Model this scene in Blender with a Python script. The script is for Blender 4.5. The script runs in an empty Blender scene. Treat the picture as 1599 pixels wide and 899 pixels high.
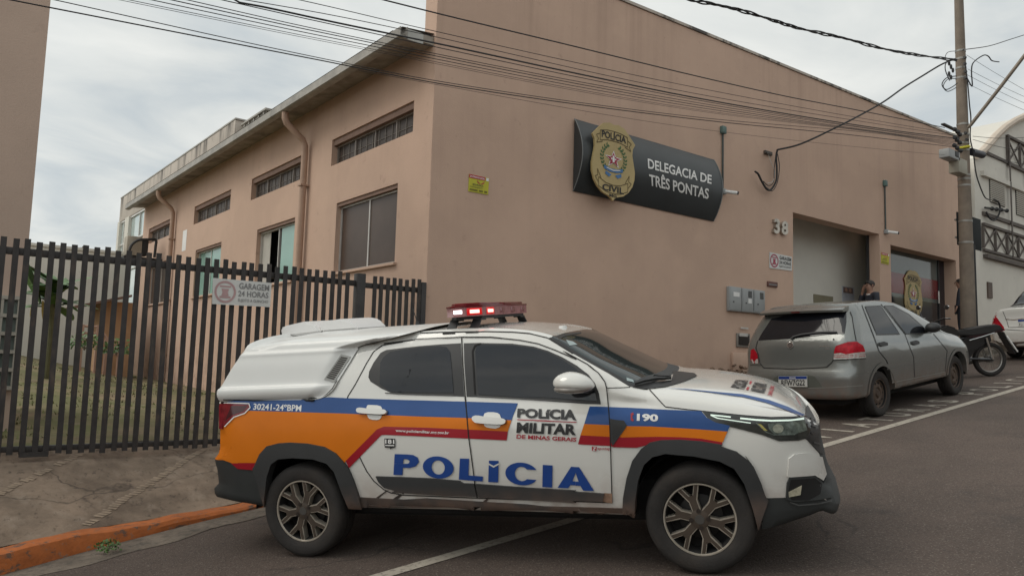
import bpy, bmesh, math, random
from mathutils import Vector, Matrix
from mathutils.bvhtree import BVHTree

random.seed(7)
SC = bpy.context.scene
COL = SC.collection

# ------------------------------------------------------------------ camera
IMG_W, IMG_H, FOC = 1599.0, 899.0, 1199.98
CAM = Vector((0, 0, 1.6229))
PITCH, ROLL, YAW = math.radians(5.5875), math.radians(1.6268), math.radians(52.06)
FWD = Vector((math.cos(YAW) * math.cos(PITCH), math.sin(YAW) * math.cos(PITCH), math.sin(PITCH)))
_r0 = Vector((math.sin(YAW), -math.cos(YAW), 0))
_u0 = _r0.cross(FWD)
RGT = _r0 * math.cos(ROLL) + _u0 * math.sin(ROLL)
UPV = -_r0 * math.sin(ROLL) + _u0 * math.cos(ROLL)
cam_data = bpy.data.cameras.new("camera")
cam_data.sensor_width = 36.0
cam_data.lens = FOC / IMG_W * 36.0
cam_data.clip_start = 0.05
cam_data.clip_end = 3000
cam = bpy.data.objects.new("camera", cam_data)
COL.objects.link(cam)
_m = Matrix.Identity(4)
for _i in range(3):
    _m[_i][0], _m[_i][1], _m[_i][2], _m[_i][3] = RGT[_i], UPV[_i], -FWD[_i], CAM[_i]
cam.matrix_world = _m
SC.camera = cam

# ------------------------------------------------------------------ world, sun, exposure
SUN_EL, SUN_AZ = math.radians(46), math.radians(150)      # azimuth of the sun, from +X towards +Y
world = bpy.data.worlds.new("World")
SC.world = world
world.use_nodes = True
_nt = world.node_tree
for n in list(_nt.nodes):
    _nt.nodes.remove(n)
def _wn(t, **k):
    n = _nt.nodes.new(t)
    for a, b in k.items():
        setattr(n, a, b)
    return n
_out = _wn("ShaderNodeOutputWorld")
_bg = _wn("ShaderNodeBackground")
_bg.inputs[1].default_value = 0.10
_sky = _wn("ShaderNodeTexSky", sky_type='NISHITA', sun_disc=False)
_sky.sun_elevation = SUN_EL
_sky.sun_rotation = math.pi / 2 - SUN_AZ
_sky.air_density = 1.0
_sky.dust_density = 2.0
_tc = _wn("ShaderNodeTexCoord")
_sep = _wn("ShaderNodeSeparateXYZ")
_nt.links.new(_tc.outputs["Generated"], _sep.inputs[0])
# project the view direction on a flat cloud deck: xy / (z + .12)
_zz = _wn("ShaderNodeMath", operation='MAXIMUM'); _zz.inputs[1].default_value = 0.0
_nt.links.new(_sep.outputs[2], _zz.inputs[0])
_za = _wn("ShaderNodeMath", operation='ADD'); _za.inputs[1].default_value = 0.16
_nt.links.new(_zz.outputs[0], _za.inputs[0])
_dx = _wn("ShaderNodeMath", operation='DIVIDE'); _dy = _wn("ShaderNodeMath", operation='DIVIDE')
_nt.links.new(_sep.outputs[0], _dx.inputs[0]); _nt.links.new(_za.outputs[0], _dx.inputs[1])
_nt.links.new(_sep.outputs[1], _dy.inputs[0]); _nt.links.new(_za.outputs[0], _dy.inputs[1])
_cmb = _wn("ShaderNodeCombineXYZ")
_nt.links.new(_dx.outputs[0], _cmb.inputs[0]); _nt.links.new(_dy.outputs[0], _cmb.inputs[1])
_n1 = _wn("ShaderNodeTexNoise"); _n1.inputs["Scale"].default_value = 1.5
_n1.inputs["Detail"].default_value = 7; _n1.inputs["Roughness"].default_value = 0.52
_n1.inputs["Distortion"].default_value = 0.5
_nt.links.new(_cmb.outputs[0], _n1.inputs["Vector"])
_cr = _wn("ShaderNodeValToRGB")
_cr.color_ramp.elements[0].position = 0.36; _cr.color_ramp.elements[0].color = (5.6, 6.15, 6.4, 1)
_cr.color_ramp.elements[1].position = 0.64; _cr.color_ramp.elements[1].color = (8.9, 9.0, 8.6, 1)
_e = _cr.color_ramp.elements.new(0.5); _e.color = (7.5, 7.75, 7.55, 1)
_nt.links.new(_n1.outputs["Fac"], _cr.inputs[0])
# the deck is brighter overhead than low down (overcast sky)
_lm = _wn("ShaderNodeMapRange"); _lm.inputs["From Min"].default_value = 0.35; _lm.inputs["From Max"].default_value = 1.0
_lm.inputs["To Min"].default_value = 1.0; _lm.inputs["To Max"].default_value = 1.25
_nt.links.new(_sep.outputs[2], _lm.inputs["Value"])
_ml = _wn("ShaderNodeMix", data_type='RGBA', blend_type='MULTIPLY'); _ml.inputs["Factor"].default_value = 1.0
_nt.links.new(_cr.outputs[0], _ml.inputs["A"]); _nt.links.new(_lm.outputs[0], _ml.inputs["B"])
_gr = _wn("ShaderNodeMapRange"); _gr.inputs["From Min"].default_value = 0.15; _gr.inputs["From Max"].default_value = -0.9
_gr.inputs["To Min"].default_value = 1.0; _gr.inputs["To Max"].default_value = 1.55
_nt.links.new(_sep.outputs[0], _gr.inputs["Value"])
_m3 = _wn("ShaderNodeMix", data_type='RGBA', blend_type='MULTIPLY'); _m3.inputs["Factor"].default_value = 1.0
_nt.links.new(_ml.outputs["Result"], _m3.inputs["A"]); _nt.links.new(_gr.outputs[0], _m3.inputs["B"])
_mx = _wn("ShaderNodeMix", data_type='RGBA'); _mx.inputs["Factor"].default_value = 0.93
_nt.links.new(_sky.outputs[0], _mx.inputs["A"]); _nt.links.new(_m3.outputs["Result"], _mx.inputs["B"])
_nt.links.new(_mx.outputs["Result"], _bg.inputs[0])
_nt.links.new(_bg.outputs[0], _out.inputs[0])

sun_data = bpy.data.lights.new("sun", 'SUN')
sun_data.energy = 1.1
sun_data.angle = math.radians(32)
sun_data.color = (1.0, 0.94, 0.83)
sun = bpy.data.objects.new("sun", sun_data)
COL.objects.link(sun)
_sd = Vector((math.cos(SUN_AZ) * math.cos(SUN_EL), math.sin(SUN_AZ) * math.cos(SUN_EL), math.sin(SUN_EL)))
sun.rotation_euler = _sd.to_track_quat('Z', 'Y').to_euler()
sun.location = (0, 0, 30)

SC.view_settings.view_transform = 'Standard'
SC.view_settings.look = 'None'
SC.view_settings.gamma = 1.0
SC.view_settings.exposure = 0.0
SC.view_settings.use_curve_mapping = False
SC.cycles.max_bounces = 6
SC.cycles.use_denoising = True

# ------------------------------------------------------------------ pixel rays (photo pixels -> points of real planes)
def ray(px, py):
    return (RGT * (px - IMG_W / 2) - UPV * (py - IMG_H / 2) + FWD * FOC).normalized()
def onaxis(px, py, axis, d):
    v = ray(px, py)
    return CAM + v * ((d - CAM[axis]) / v[axis])
YF, XS = 8.6, 5.3                      # plane of the street facade, plane of the yard facade
def fac(px, py, off=0.0):
    return onaxis(px, py, 1, YF - off)
def sid(px, py, off=0.0):
    return onaxis(px, py, 0, XS - off)
GX, GY = 0.112653, -0.0075512
def road_z(x, y):
    return GX * x + GY * y
def onroad(px, py, h=0.0):
    v = ray(px, py)
    n = Vector((-GX, -GY, 1))
    return CAM + v * ((h - n.dot(CAM)) / n.dot(v))

# ------------------------------------------------------------------ materials
MATS = {}
def mat(name, col, rough=0.6, metal=0.0, var=0.1, vs=3.0, bump=0.0, bs=60.0, coat=0.0, spec=0.5,
        emit=None, es=0.0, dirt=None, alpha=1.0, trans=0.0):
    """Procedural principled material. dirt = (colour, z_full, z_none, amount): dust that thins out upwards."""
    if name in MATS:
        return MATS[name]
    m = bpy.data.materials.new(name)
    m.use_nodes = True
    nt = m.node_tree
    b = nt.nodes["Principled BSDF"]
    b.inputs["Roughness"].default_value = rough
    b.inputs["Metallic"].default_value = metal
    b.inputs["Specular IOR Level"].default_value = spec
    b.inputs["Coat Weight"].default_value = coat
    b.inputs["Coat Roughness"].default_value = 0.08
    b.inputs["Transmission Weight"].default_value = trans
    if emit:
        b.inputs["Emission Color"].default_value = (*emit, 1)
        b.inputs["Emission Strength"].default_value = es
    tc = nt.nodes.new("ShaderNodeTexCoord")
    nz = nt.nodes.new("ShaderNodeTexNoise")
    nz.inputs["Scale"].default_value = vs
    nz.inputs["Detail"].default_value = 6
    nz.inputs["Roughness"].default_value = 0.62
    nt.links.new(tc.outputs["Object"], nz.inputs["Vector"])
    rp = nt.nodes.new("ShaderNodeValToRGB")
    lo = [max(0, c * (1 - var)) for c in col]
    hi = [min(1, c * (1 + var)) for c in col]
    rp.color_ramp.elements[0].position = 0.3
    rp.color_ramp.elements[1].position = 0.7
    rp.color_ramp.elements[0].color = (*lo, 1)
    rp.color_ramp.elements[1].color = (*hi, 1)
    nt.links.new(nz.outputs["Fac"], rp.inputs[0])
    last = rp.outputs[0]
    if dirt:
        dc, z0, z1, amt = dirt
        sp = nt.nodes.new("ShaderNodeSeparateXYZ")
        nt.links.new(tc.outputs["Object"], sp.inputs[0])
        nd = nt.nodes.new("ShaderNodeTexNoise")
        nd.inputs["Scale"].default_value = 9
        nd.inputs["Detail"].default_value = 6
        nt.links.new(tc.outputs["Object"], nd.inputs["Vector"])
        mr = nt.nodes.new("ShaderNodeMapRange")
        mr.inputs["From Min"].default_value = z0
        mr.inputs["From Max"].default_value = z1
        mr.inputs["To Min"].default_value = amt
        mr.inputs["To Max"].default_value = 0
        nt.links.new(sp.outputs[2], mr.inputs["Value"])
        mm = nt.nodes.new("ShaderNodeMath"); mm.operation = 'MULTIPLY'
        mr2 = nt.nodes.new("ShaderNodeMapRange")
        mr2.inputs["From Min"].default_value = 0.35; mr2.inputs["From Max"].default_value = 0.65
        mr2.inputs["To Min"].default_value = 0.25; mr2.inputs["To Max"].default_value = 1.0
        nt.links.new(nd.outputs["Fac"], mr2.inputs["Value"])
        nt.links.new(mr.outputs[0], mm.inputs[0]); nt.links.new(mr2.outputs[0], mm.inputs[1])
        mx = nt.nodes.new("ShaderNodeMix"); mx.data_type = 'RGBA'
        nt.links.new(mm.outputs[0], mx.inputs["Factor"])
        nt.links.new(last, mx.inputs["A"])
        mx.inputs["B"].default_value = (*dc, 1)
        last = mx.outputs["Result"]
        mr3 = nt.nodes.new("ShaderNodeMapRange")
        mr3.inputs["To Min"].default_value = rough; mr3.inputs["To Max"].default_value = 0.9
        nt.links.new(mm.outputs[0], mr3.inputs["Value"])
        nt.links.new(mr3.outputs[0], b.inputs["Roughness"])
    nt.links.new(last, b.inputs["Base Color"])
    if bump:
        nb = nt.nodes.new("ShaderNodeTexNoise")
        nb.inputs["Scale"].default_value = bs
        nb.inputs["Detail"].default_value = 4
        nt.links.new(tc.outputs["Object"], nb.inputs["Vector"])
        bp = nt.nodes.new("ShaderNodeBump")
        bp.inputs["Strength"].default_value = bump
        bp.inputs["Distance"].default_value = 0.01
        nt.links.new(nb.outputs["Fac"], bp.inputs["Height"])
        nt.links.new(bp.outputs[0], b.inputs["Normal"])
    MATS[name] = m
    return m

# ------------------------------------------------------------------ objects and tags
def tag(o, label=None, cat=None, group=None, kind=None):
    if label: o["label"] = label
    if cat: o["category"] = cat
    if group: o["group"] = group
    if kind: o["kind"] = kind
    return o
def empty(name, mw, label=None, cat=None, group=None):
    o = bpy.data.objects.new(name, None)
    o.empty_display_size = 0.2
    COL.objects.link(o)
    o.matrix_world = mw if isinstance(mw, Matrix) else Matrix.Translation(Vector(mw))
    return tag(o, label, cat, group)
def link_mesh(name, me, material, parent=None, smooth=None, label=None):
    o = bpy.data.objects.new(name, me)
    COL.objects.link(o)
    if material is not None:
        me.materials.append(material)
    if smooth is not None:
        me.polygons.foreach_set("use_smooth", [True] * len(me.polygons))
        if smooth < 179:
            me.set_sharp_from_angle(angle=math.radians(smooth))
    if parent is not None:
        o.parent = parent
    if label: o["label"] = label
    return o

class MB:
    """Mesh collector; build() links everything in it as ONE mesh object."""
    def __init__(self):
        self.bm = bmesh.new()
    def box(self, c, s, rot=None, bev=0.0, seg=2):
        M = Matrix.Translation(Vector(c)) @ (rot.to_4x4() if rot is not None else Matrix.Identity(4)) @ Matrix.Diagonal((s[0], s[1], s[2], 1))
        r = bmesh.ops.create_cube(self.bm, size=1.0, matrix=M)
        if bev > 0:
            vs = set(r['verts'])
            es = [e for e in self.bm.edges if e.verts[0] in vs and e.verts[1] in vs]
            bmesh.ops.bevel(self.bm, geom=es, offset=bev, segments=seg, affect='EDGES', profile=0.5)
        return self
    def bb(self, a, b, bev=0.0):
        a, b = Vector(a), Vector(b)
        return self.box((a + b) / 2, [abs(x) for x in (b - a)], bev=bev)
    def cyl(self, p0, p1, r0, r1=None, n=12, caps=True):
        p0, p1 = Vector(p0), Vector(p1)
        r1 = r0 if r1 is None else r1
        d = (p1 - p0)
        q = d.to_track_quat('Z', 'Y').to_matrix().to_4x4()
        M = Matrix.Translation((p0 + p1) / 2) @ q
        bmesh.ops.create_cone(self.bm, cap_ends=caps, segments=n, radius1=r0, radius2=r1, depth=d.length, matrix=M)
        return self
    def ball(self, c, s, rot=None, u=16, v=10):
        if not hasattr(s, '__len__'): s = (s, s, s)
        M = Matrix.Translation(Vector(c)) @ (rot.to_4x4() if rot is not None else Matrix.Identity(4)) @ Matrix.Diagonal((*s, 1))
        bmesh.ops.create_uvsphere(self.bm, u_segments=u, v_segments=v, radius=1, matrix=M)
        return self
    def tube(self, pts, r, n=6, closed=False):
        pts = [Vector(p) for p in pts]
        rs = r if hasattr(r, '__len__') else [r] * len(pts)
        rings = []
        N = len(pts)
        ref = None
        for i, p in enumerate(pts):
            a = pts[(i - 1) % N] if (closed or i > 0) else p
            b = pts[(i + 1) % N] if (closed or i < N - 1) else p
            t = (b - a)
            if t.length < 1e-9: t = Vector((0, 0, 1))
            t.normalize()
            if ref is None:
                ref = t.orthogonal().normalized()
            ref = (ref - t * ref.dot(t))
            if ref.length < 1e-6: ref = t.orthogonal()
            ref.normalize()
            s = t.cross(ref)
            rings.append([self.bm.verts.new(p + (ref * math.cos(2 * math.pi * k / n) + s * math.sin(2 * math.pi * k / n)) * rs[i]) for k in range(n)])
        for i in range(N if closed else N - 1):
            A, B = rings[i], rings[(i + 1) % N]
            for k in range(n):
                self.bm.faces.new((A[k], A[(k + 1) % n], B[(k + 1) % n], B[k]))
        if not closed:
            self.bm.faces.new(rings[0][::-1]); self.bm.faces.new(rings[-1])
        return self
    def lathe(self, prof, M, n=48):
        """prof: (radius, axial) pairs turned about the local Z of matrix M."""
        rings = []
        for r, z in prof:
            rings.append([self.bm.verts.new(M @ Vector((r * math.cos(2 * math.pi * k / n), r * math.sin(2 * math.pi * k / n), z))) for k in range(n)])
        for A, B in zip(rings, rings[1:]):
            for k in range(n):
                self.bm.faces.new((A[k], A[(k + 1) % n], B[(k + 1) % n], B[k]))
        return self
    def prism(self, poly, M, z0, z1, cap=True):
        """2D polygon (x, y) in the frame M, extruded along local z from z0 to z1."""
        a = [self.bm.verts.new(M @ Vector((x, y, z0))) for x, y in poly]
        b = [self.bm.verts.new(M @ Vector((x, y, z1))) for x, y in poly]
        n = len(poly)
        for k in range(n):
            self.bm.faces.new((a[k], a[(k + 1) % n], b[(k + 1) % n], b[k]))
        if cap:
            self.bm.faces.new(a[::-1]); self.bm.faces.new(b)
        return self
    def quad(self, *p):
        self.bm.faces.new([self.bm.verts.new(Vector(x)) for x in p])
        return self
    def build(self, name, material, parent=None, smooth=35, label=None, fix=True):
        if fix:
            bmesh.ops.recalc_face_normals(self.bm, faces=self.bm.faces[:])
        me = bpy.data.meshes.new(name)
        self.bm.to_mesh(me)
        self.bm.free()
        return link_mesh(name, me, material, parent, smooth, label)

def pch(tab):
    """Monotone cubic through a table of (x, y)."""
    xs = [t[0] for t in tab]; ys = [t[1] for t in tab]
    n = len(xs)
    h = [xs[i + 1] - xs[i] for i in range(n - 1)]
    d = [(ys[i + 1] - ys[i]) / h[i] for i in range(n - 1)]
    m = [0.0] * n
    for i in range(1, n - 1):
        if d[i - 1] * d[i] > 0:
            w1 = 2 * h[i] + h[i - 1]; w2 = h[i] + 2 * h[i - 1]
            m[i] = (w1 + w2) / (w1 / d[i - 1] + w2 / d[i])
    m[0] = d[0]; m[-1] = d[-1]
    def f(x):
        if x <= xs[0]: return ys[0]
        if x >= xs[-1]: return ys[-1]
        i = 0
        while x > xs[i + 1]: i += 1
        t = (x - xs[i]) / h[i]
        t2, t3 = t * t, t * t * t
        return (2*t3-3*t2+1)*ys[i] + (t3-2*t2+t)*h[i]*m[i] + (-2*t3+3*t2)*ys[i+1] + (t3-t2)*h[i]*m[i+1]
    return f
def crom(P, subs):
    """Catmull-Rom through points P (tuples); subs[i] pieces in segment i."""
    out = []
    n = len(P)
    for i in range(n - 1):
        p0 = P[max(0, i - 1)]; p1 = P[i]; p2 = P[i + 1]; p3 = P[min(n - 1, i + 2)]
        for k in range(subs[i]):
            t = k / subs[i]
            out.append(tuple(0.5 * (2*b + (c - a)*t + (2*a - 5*b + 4*c - d)*t*t + (3*b - a - 3*c + d)*t**3) for a, b, c, d in zip(p0, p1, p2, p3)))
    out.append(tuple(P[-1]))
    return out
def inside(x, z, poly):
    c = False
    n = len(poly)
    for i in range(n):
        x1, z1 = poly[i]; x2, z2 = poly[(i + 1) % n]
        if (z1 > z) != (z2 > z) and x < (x2 - x1) * (z - z1) / (z2 - z1) + x1:
            c = not c
    return c

# ------------------------------------------------------------------ text
def text_bm(s, bold=0.0, shear=0.0, space=1.0, align='LEFT'):
    cu = bpy.data.curves.new("lettering", 'FONT')
    cu.body = s
    cu.offset = bold
    cu.shear = shear
    cu.space_character = space
    cu.align_x = align
    cu.resolution_u = 3
    o = bpy.data.objects.new("lettering", cu)
    COL.objects.link(o)
    bpy.context.view_layer.update()
    dg = bpy.context.evaluated_depsgraph_get()
    me = bpy.data.meshes.new_from_object(o.evaluated_get(dg))
    bm = bmesh.new()
    bm.from_mesh(me)
    bpy.data.objects.remove(o); bpy.data.curves.remove(cu); bpy.data.meshes.remove(me)
    bmesh.ops.remove_doubles(bm, verts=bm.verts[:], dist=1e-5)
    return bm
def norm_bm(bm):
    """Scale the flat mesh into the unit square."""
    xs = [v.co.x for v in bm.verts]; ys = [v.co.y for v in bm.verts]
    x0, x1, y0, y1 = min(xs), max(xs), min(ys), max(ys)
    for v in bm.verts:
        v.co = Vector(((v.co.x - x0) / (x1 - x0), (v.co.y - y0) / (y1 - y0), 0))
    return bm
def cut_grid(bm, nx, ny):
    xs = [v.co.x for v in bm.verts]; ys = [v.co.y for v in bm.verts]
    x0, x1, y0, y1 = min(xs), max(xs), min(ys), max(ys)
    for k in range(1, nx):
        bmesh.ops.bisect_plane(bm, geom=bm.verts[:] + bm.edges[:] + bm.faces[:], plane_co=(x0 + (x1 - x0) * k / nx, 0, 0), plane_no=(1, 0, 0))
    for k in range(1, ny):
        bmesh.ops.bisect_plane(bm, geom=bm.verts[:] + bm.edges[:] + bm.faces[:], plane_co=(0, y0 + (y1 - y0) * k / ny, 0), plane_no=(0, 1, 0))
    return bm
def poly_bm(poly):
    bm = bmesh.new()
    vs = [bm.verts.new((x, y, 0)) for x, y in poly]
    f = bm.faces.new(vs)
    f.normal_update()
    bmesh.ops.triangulate(bm, faces=[f], ngon_method='EAR_CLIP')
    return bm
def bilin(q, u, v):
    """q = corners TL, TR, BR, BL; v up."""
    tl, tr, br, bl = q
    b = (bl[0] + (br[0] - bl[0]) * u, bl[1] + (br[1] - bl[1]) * u)
    t = (tl[0] + (tr[0] - tl[0]) * u, tl[1] + (tr[1] - tl[1]) * u)
    return b[0] + (t[0] - b[0]) * v, b[1] + (t[1] - b[1]) * v
def smooth_poly(pts, it=1):
    for _ in range(it):
        o = []
        n = len(pts)
        for i in range(n):
            a, b = pts[i], pts[(i + 1) % n]
            o.append((a[0] * .75 + b[0] * .25, a[1] * .75 + b[1] * .25))
            o.append((a[0] * .25 + b[0] * .75, a[1] * .25 + b[1] * .75))
        pts = o
    return pts

ZR = {'A': (4.493, 330, 480), 'B': (4.493, 330, 670), 'C': (4.493, 600, 460), 'D': (4.493, 600, 620), 'E': (4.493, 850, 500),
      'F': (4.493, 850, 660), 'G': (4.993, 1060, 560), 'H': (4.517, 1040, 700), 'a': (4.279, 1160, 450), 'b': (4.086, 1320, 420),
      'P': (1, 0, 0)}
def pxs(s):
    """'A 10,20 30,40 B 5,6' -> photo pixels (letters pick the survey sheet the numbers were read from)."""
    out = []; z = ZR['P']
    for t in s.split():
        if t in ZR:
            z = ZR[t]; continue
        a, b = map(float, t.split(','))
        out.append((z[1] + a / z[0], z[2] + b / z[0]))
    return out

class Body:
    """A lofted car body in the car's own frame (x forward, y left, z up), with pieces laid on its surface."""
    def __init__(self, root, mw):
        self.root = root; self.mw = mw; self.inv = mw.inverted()
        self.cam = self.inv @ CAM
        self.v = []; self.f = []
    def ray(self, px, py):
        return (self.inv.to_3x3() @ ray(px, py)).normalized()
    def at(self, px, py, y=None, x=None, z=None):
        d = self.ray(px, py)
        if y is not None: t = (y - self.cam.y) / d.y
        elif x is not None: t = (x - self.cam.x) / d.x
        else: t = (z - self.cam.z) / d.z
        return self.cam + d * t
    def add_grid(self, P):
        b = len(self.v); ni = len(P); nj = len(P[0])
        for row in P:
            self.v += [Vector(p) for p in row]
        for i in range(ni - 1):
            for j in range(nj - 1):
                a = b + i * nj + j
                self.f.append((a, a + 1, a + nj + 1, a + nj))
    def freeze(self):
        self.bvh = BVHTree.FromPolygons(self.v, self.f)
    def hit(self, px, py):
        d = self.ray(px, py)
        co, no, i, dist = self.bvh.ray_cast(self.cam, d)
        if co is None:
            dep = getattr(self, 'dep', 5.0)
            co, no, i, dist = self.bvh.find_nearest(self.cam + d * dep)
        else:
            self.dep = dist
        if no.dot(self.cam - co) < 0: no = -no
        return co, no
    def lay(self, name, bm, mapper, material, off=0.003, thick=0.0, parent=None, smooth=60, label=None):
        self.dep = self.mean_dep(bm, mapper)
        pos = {}
        for v in bm.verts:
            co, no = self.hit(*mapper(v.co))
            pos[v] = (co, no)
        for v, (co, no) in pos.items():
            v.co = co + no * off
        bm.normal_update()
        # face the camera
        fl = [f for f in bm.faces if f.calc_center_median() is not None and f.normal.dot(self.cam - f.calc_center_median()) < 0]
        if fl: bmesh.ops.reverse_faces(bm, faces=fl)
        if thick > 0:
            be = [e for e in bm.edges if e.is_boundary]
            low = {}
            for e in be:
                for v in e.verts:
                    if v not in low:
                        co, no = pos[v]
                        low[v] = bm.verts.new(co + no * (off - thick))
            for e in be:
                f = e.link_faces[0]
                a, b = e.verts
                # order along the face
                lv = list(f.verts); ia = lv.index(a)
                if lv[(ia + 1) % len(lv)] == b: a, b = b, a
                nf = bm.faces.new((a, b, low[b], low[a]))
        me = bpy.data.meshes.new(name)
        bm.to_mesh(me); bm.free()
        return link_mesh(name, me, material, parent or self.root, smooth, label)
    def mean_dep(self, bm, mapper):
        ds = []
        for v in list(bm.verts)[::max(1, len(bm.verts) // 12)]:
            d = self.ray(*mapper(v.co))
            h = self.bvh.ray_cast(self.cam, d)
            if h[0] is not None: ds.append(h[3])
        return sum(ds) / len(ds) if ds else 5.0
    def skin(self, name, poly, material, off=0.003, thick=0.0, step=11, parent=None, smooth=60, label=None, rnd=0):
        if isinstance(poly, str): poly = pxs(poly)
        if rnd: poly = smooth_poly(poly, rnd)
        bm = poly_bm(poly)
        xs = [p[0] for p in poly]; ys = [p[1] for p in poly]
        cut_grid(bm, max(1, int((max(xs) - min(xs)) / step)), max(1, int((max(ys) - min(ys)) / step)))
        return self.lay(name, bm, lambda c: (c.x, c.y), material, off, thick, parent, smooth, label)
    def line(self, name, path, width, material, off=0.002, parent=None, label=None, thick=0.0):
        """A strip of the given pixel width along a pixel path."""
        if isinstance(path, str): path = pxs(path)
        # densify
        pts = [path[0]]
        for a, b in zip(path, path[1:]):
            n = max(1, int(math.hypot(b[0] - a[0], b[1] - a[1]) / 6))
            for k in range(1, n + 1):
                pts.append((a[0] + (b[0] - a[0]) * k / n, a[1] + (b[1] - a[1]) * k / n))
        bm = bmesh.new()
        L = []; R = []
        for i, p in enumerate(pts):
            a = pts[max(0, i - 1)]; b = pts[min(len(pts) - 1, i + 1)]
            dx, dy = b[0] - a[0], b[1] - a[1]
            l = math.hypot(dx, dy) or 1
            nx, ny = -dy / l * width / 2, dx / l * width / 2
            L.append(bm.verts.new((p[0] + nx, p[1] + ny, 0))); R.append(bm.verts.new((p[0] - nx, p[1] - ny, 0)))
        for i in range(len(pts) - 1):
            bm.faces.new((L[i], L[i + 1], R[i + 1], R[i]))
        return self.lay(name, bm, lambda c: (c.x, c.y), material, off, thick, parent, 60, label)
    def text(self, name, s, quad, material, off=0.008, bold=0.0, parent=None, nx=None, space=1.0, label=None):
        if isinstance(quad, str): quad = pxs(quad)
        bm = norm_bm(text_bm(s, bold, 0, space))
        cut_grid(bm, nx or max(2, len(s)), 2)
        return self.lay(name, bm, lambda c: bilin(quad, c.x, c.y), material, off, 0.0, parent, 60, label)

# =====================================================================================================
#  SETTING
# =====================================================================================================
def nodes_of(m):
    nt = m.node_tree
    return nt, nt.nodes["Principled BSDF"], [n for n in nt.nodes if n.type == 'TEX_COORD'][0]
def add_layer(m, col, scale, lo, hi, amt, stretch=(1, 1, 1), detail=6, zr=None, rough=None):
    """Mix another colour over a material where a (stretched) noise is high; zr limits it to a height range."""
    nt, b, tc = nodes_of(m)
    mp = nt.nodes.new("ShaderNodeMapping"); mp.inputs["Scale"].default_value = stretch
    nt.links.new(tc.outputs["Object"], mp.inputs[0])
    nz = nt.nodes.new("ShaderNodeTexNoise"); nz.inputs["Scale"].default_value = scale; nz.inputs["Detail"].default_value = detail
    nz.inputs["Roughness"].default_value = 0.65
    nt.links.new(mp.outputs[0], nz.inputs["Vector"])
    mr = nt.nodes.new("ShaderNodeMapRange")
    mr.inputs["From Min"].default_value = lo; mr.inputs["From Max"].default_value = hi
    mr.inputs["To Min"].default_value = 0; mr.inputs["To Max"].default_value = amt
    nt.links.new(nz.outputs["Fac"], mr.inputs["Value"])
    fac = mr.outputs[0]
    if zr:
        sp = nt.nodes.new("ShaderNodeSeparateXYZ"); nt.links.new(tc.outputs["Object"], sp.inputs[0])
        m2 = nt.nodes.new("ShaderNodeMapRange")
        m2.inputs["From Min"].default_value = zr[0]; m2.inputs["From Max"].default_value = zr[1]
        nt.links.new(sp.outputs[2], m2.inputs["Value"])
        mu = nt.nodes.new("ShaderNodeMath"); mu.operation = 'MULTIPLY'
        nt.links.new(fac, mu.inputs[0]); nt.links.new(m2.outputs[0], mu.inputs[1]); fac = mu.outputs[0]
    mx = nt.nodes.new("ShaderNodeMix"); mx.data_type = 'RGBA'
    old = b.inputs["Base Color"].links[0].from_socket
    nt.links.new(fac, mx.inputs["Factor"]); nt.links.new(old, mx.inputs["A"]); mx.inputs["B"].default_value = (*col, 1)
    nt.links.new(mx.outputs["Result"], b.inputs["Base Color"])
    return m

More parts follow.
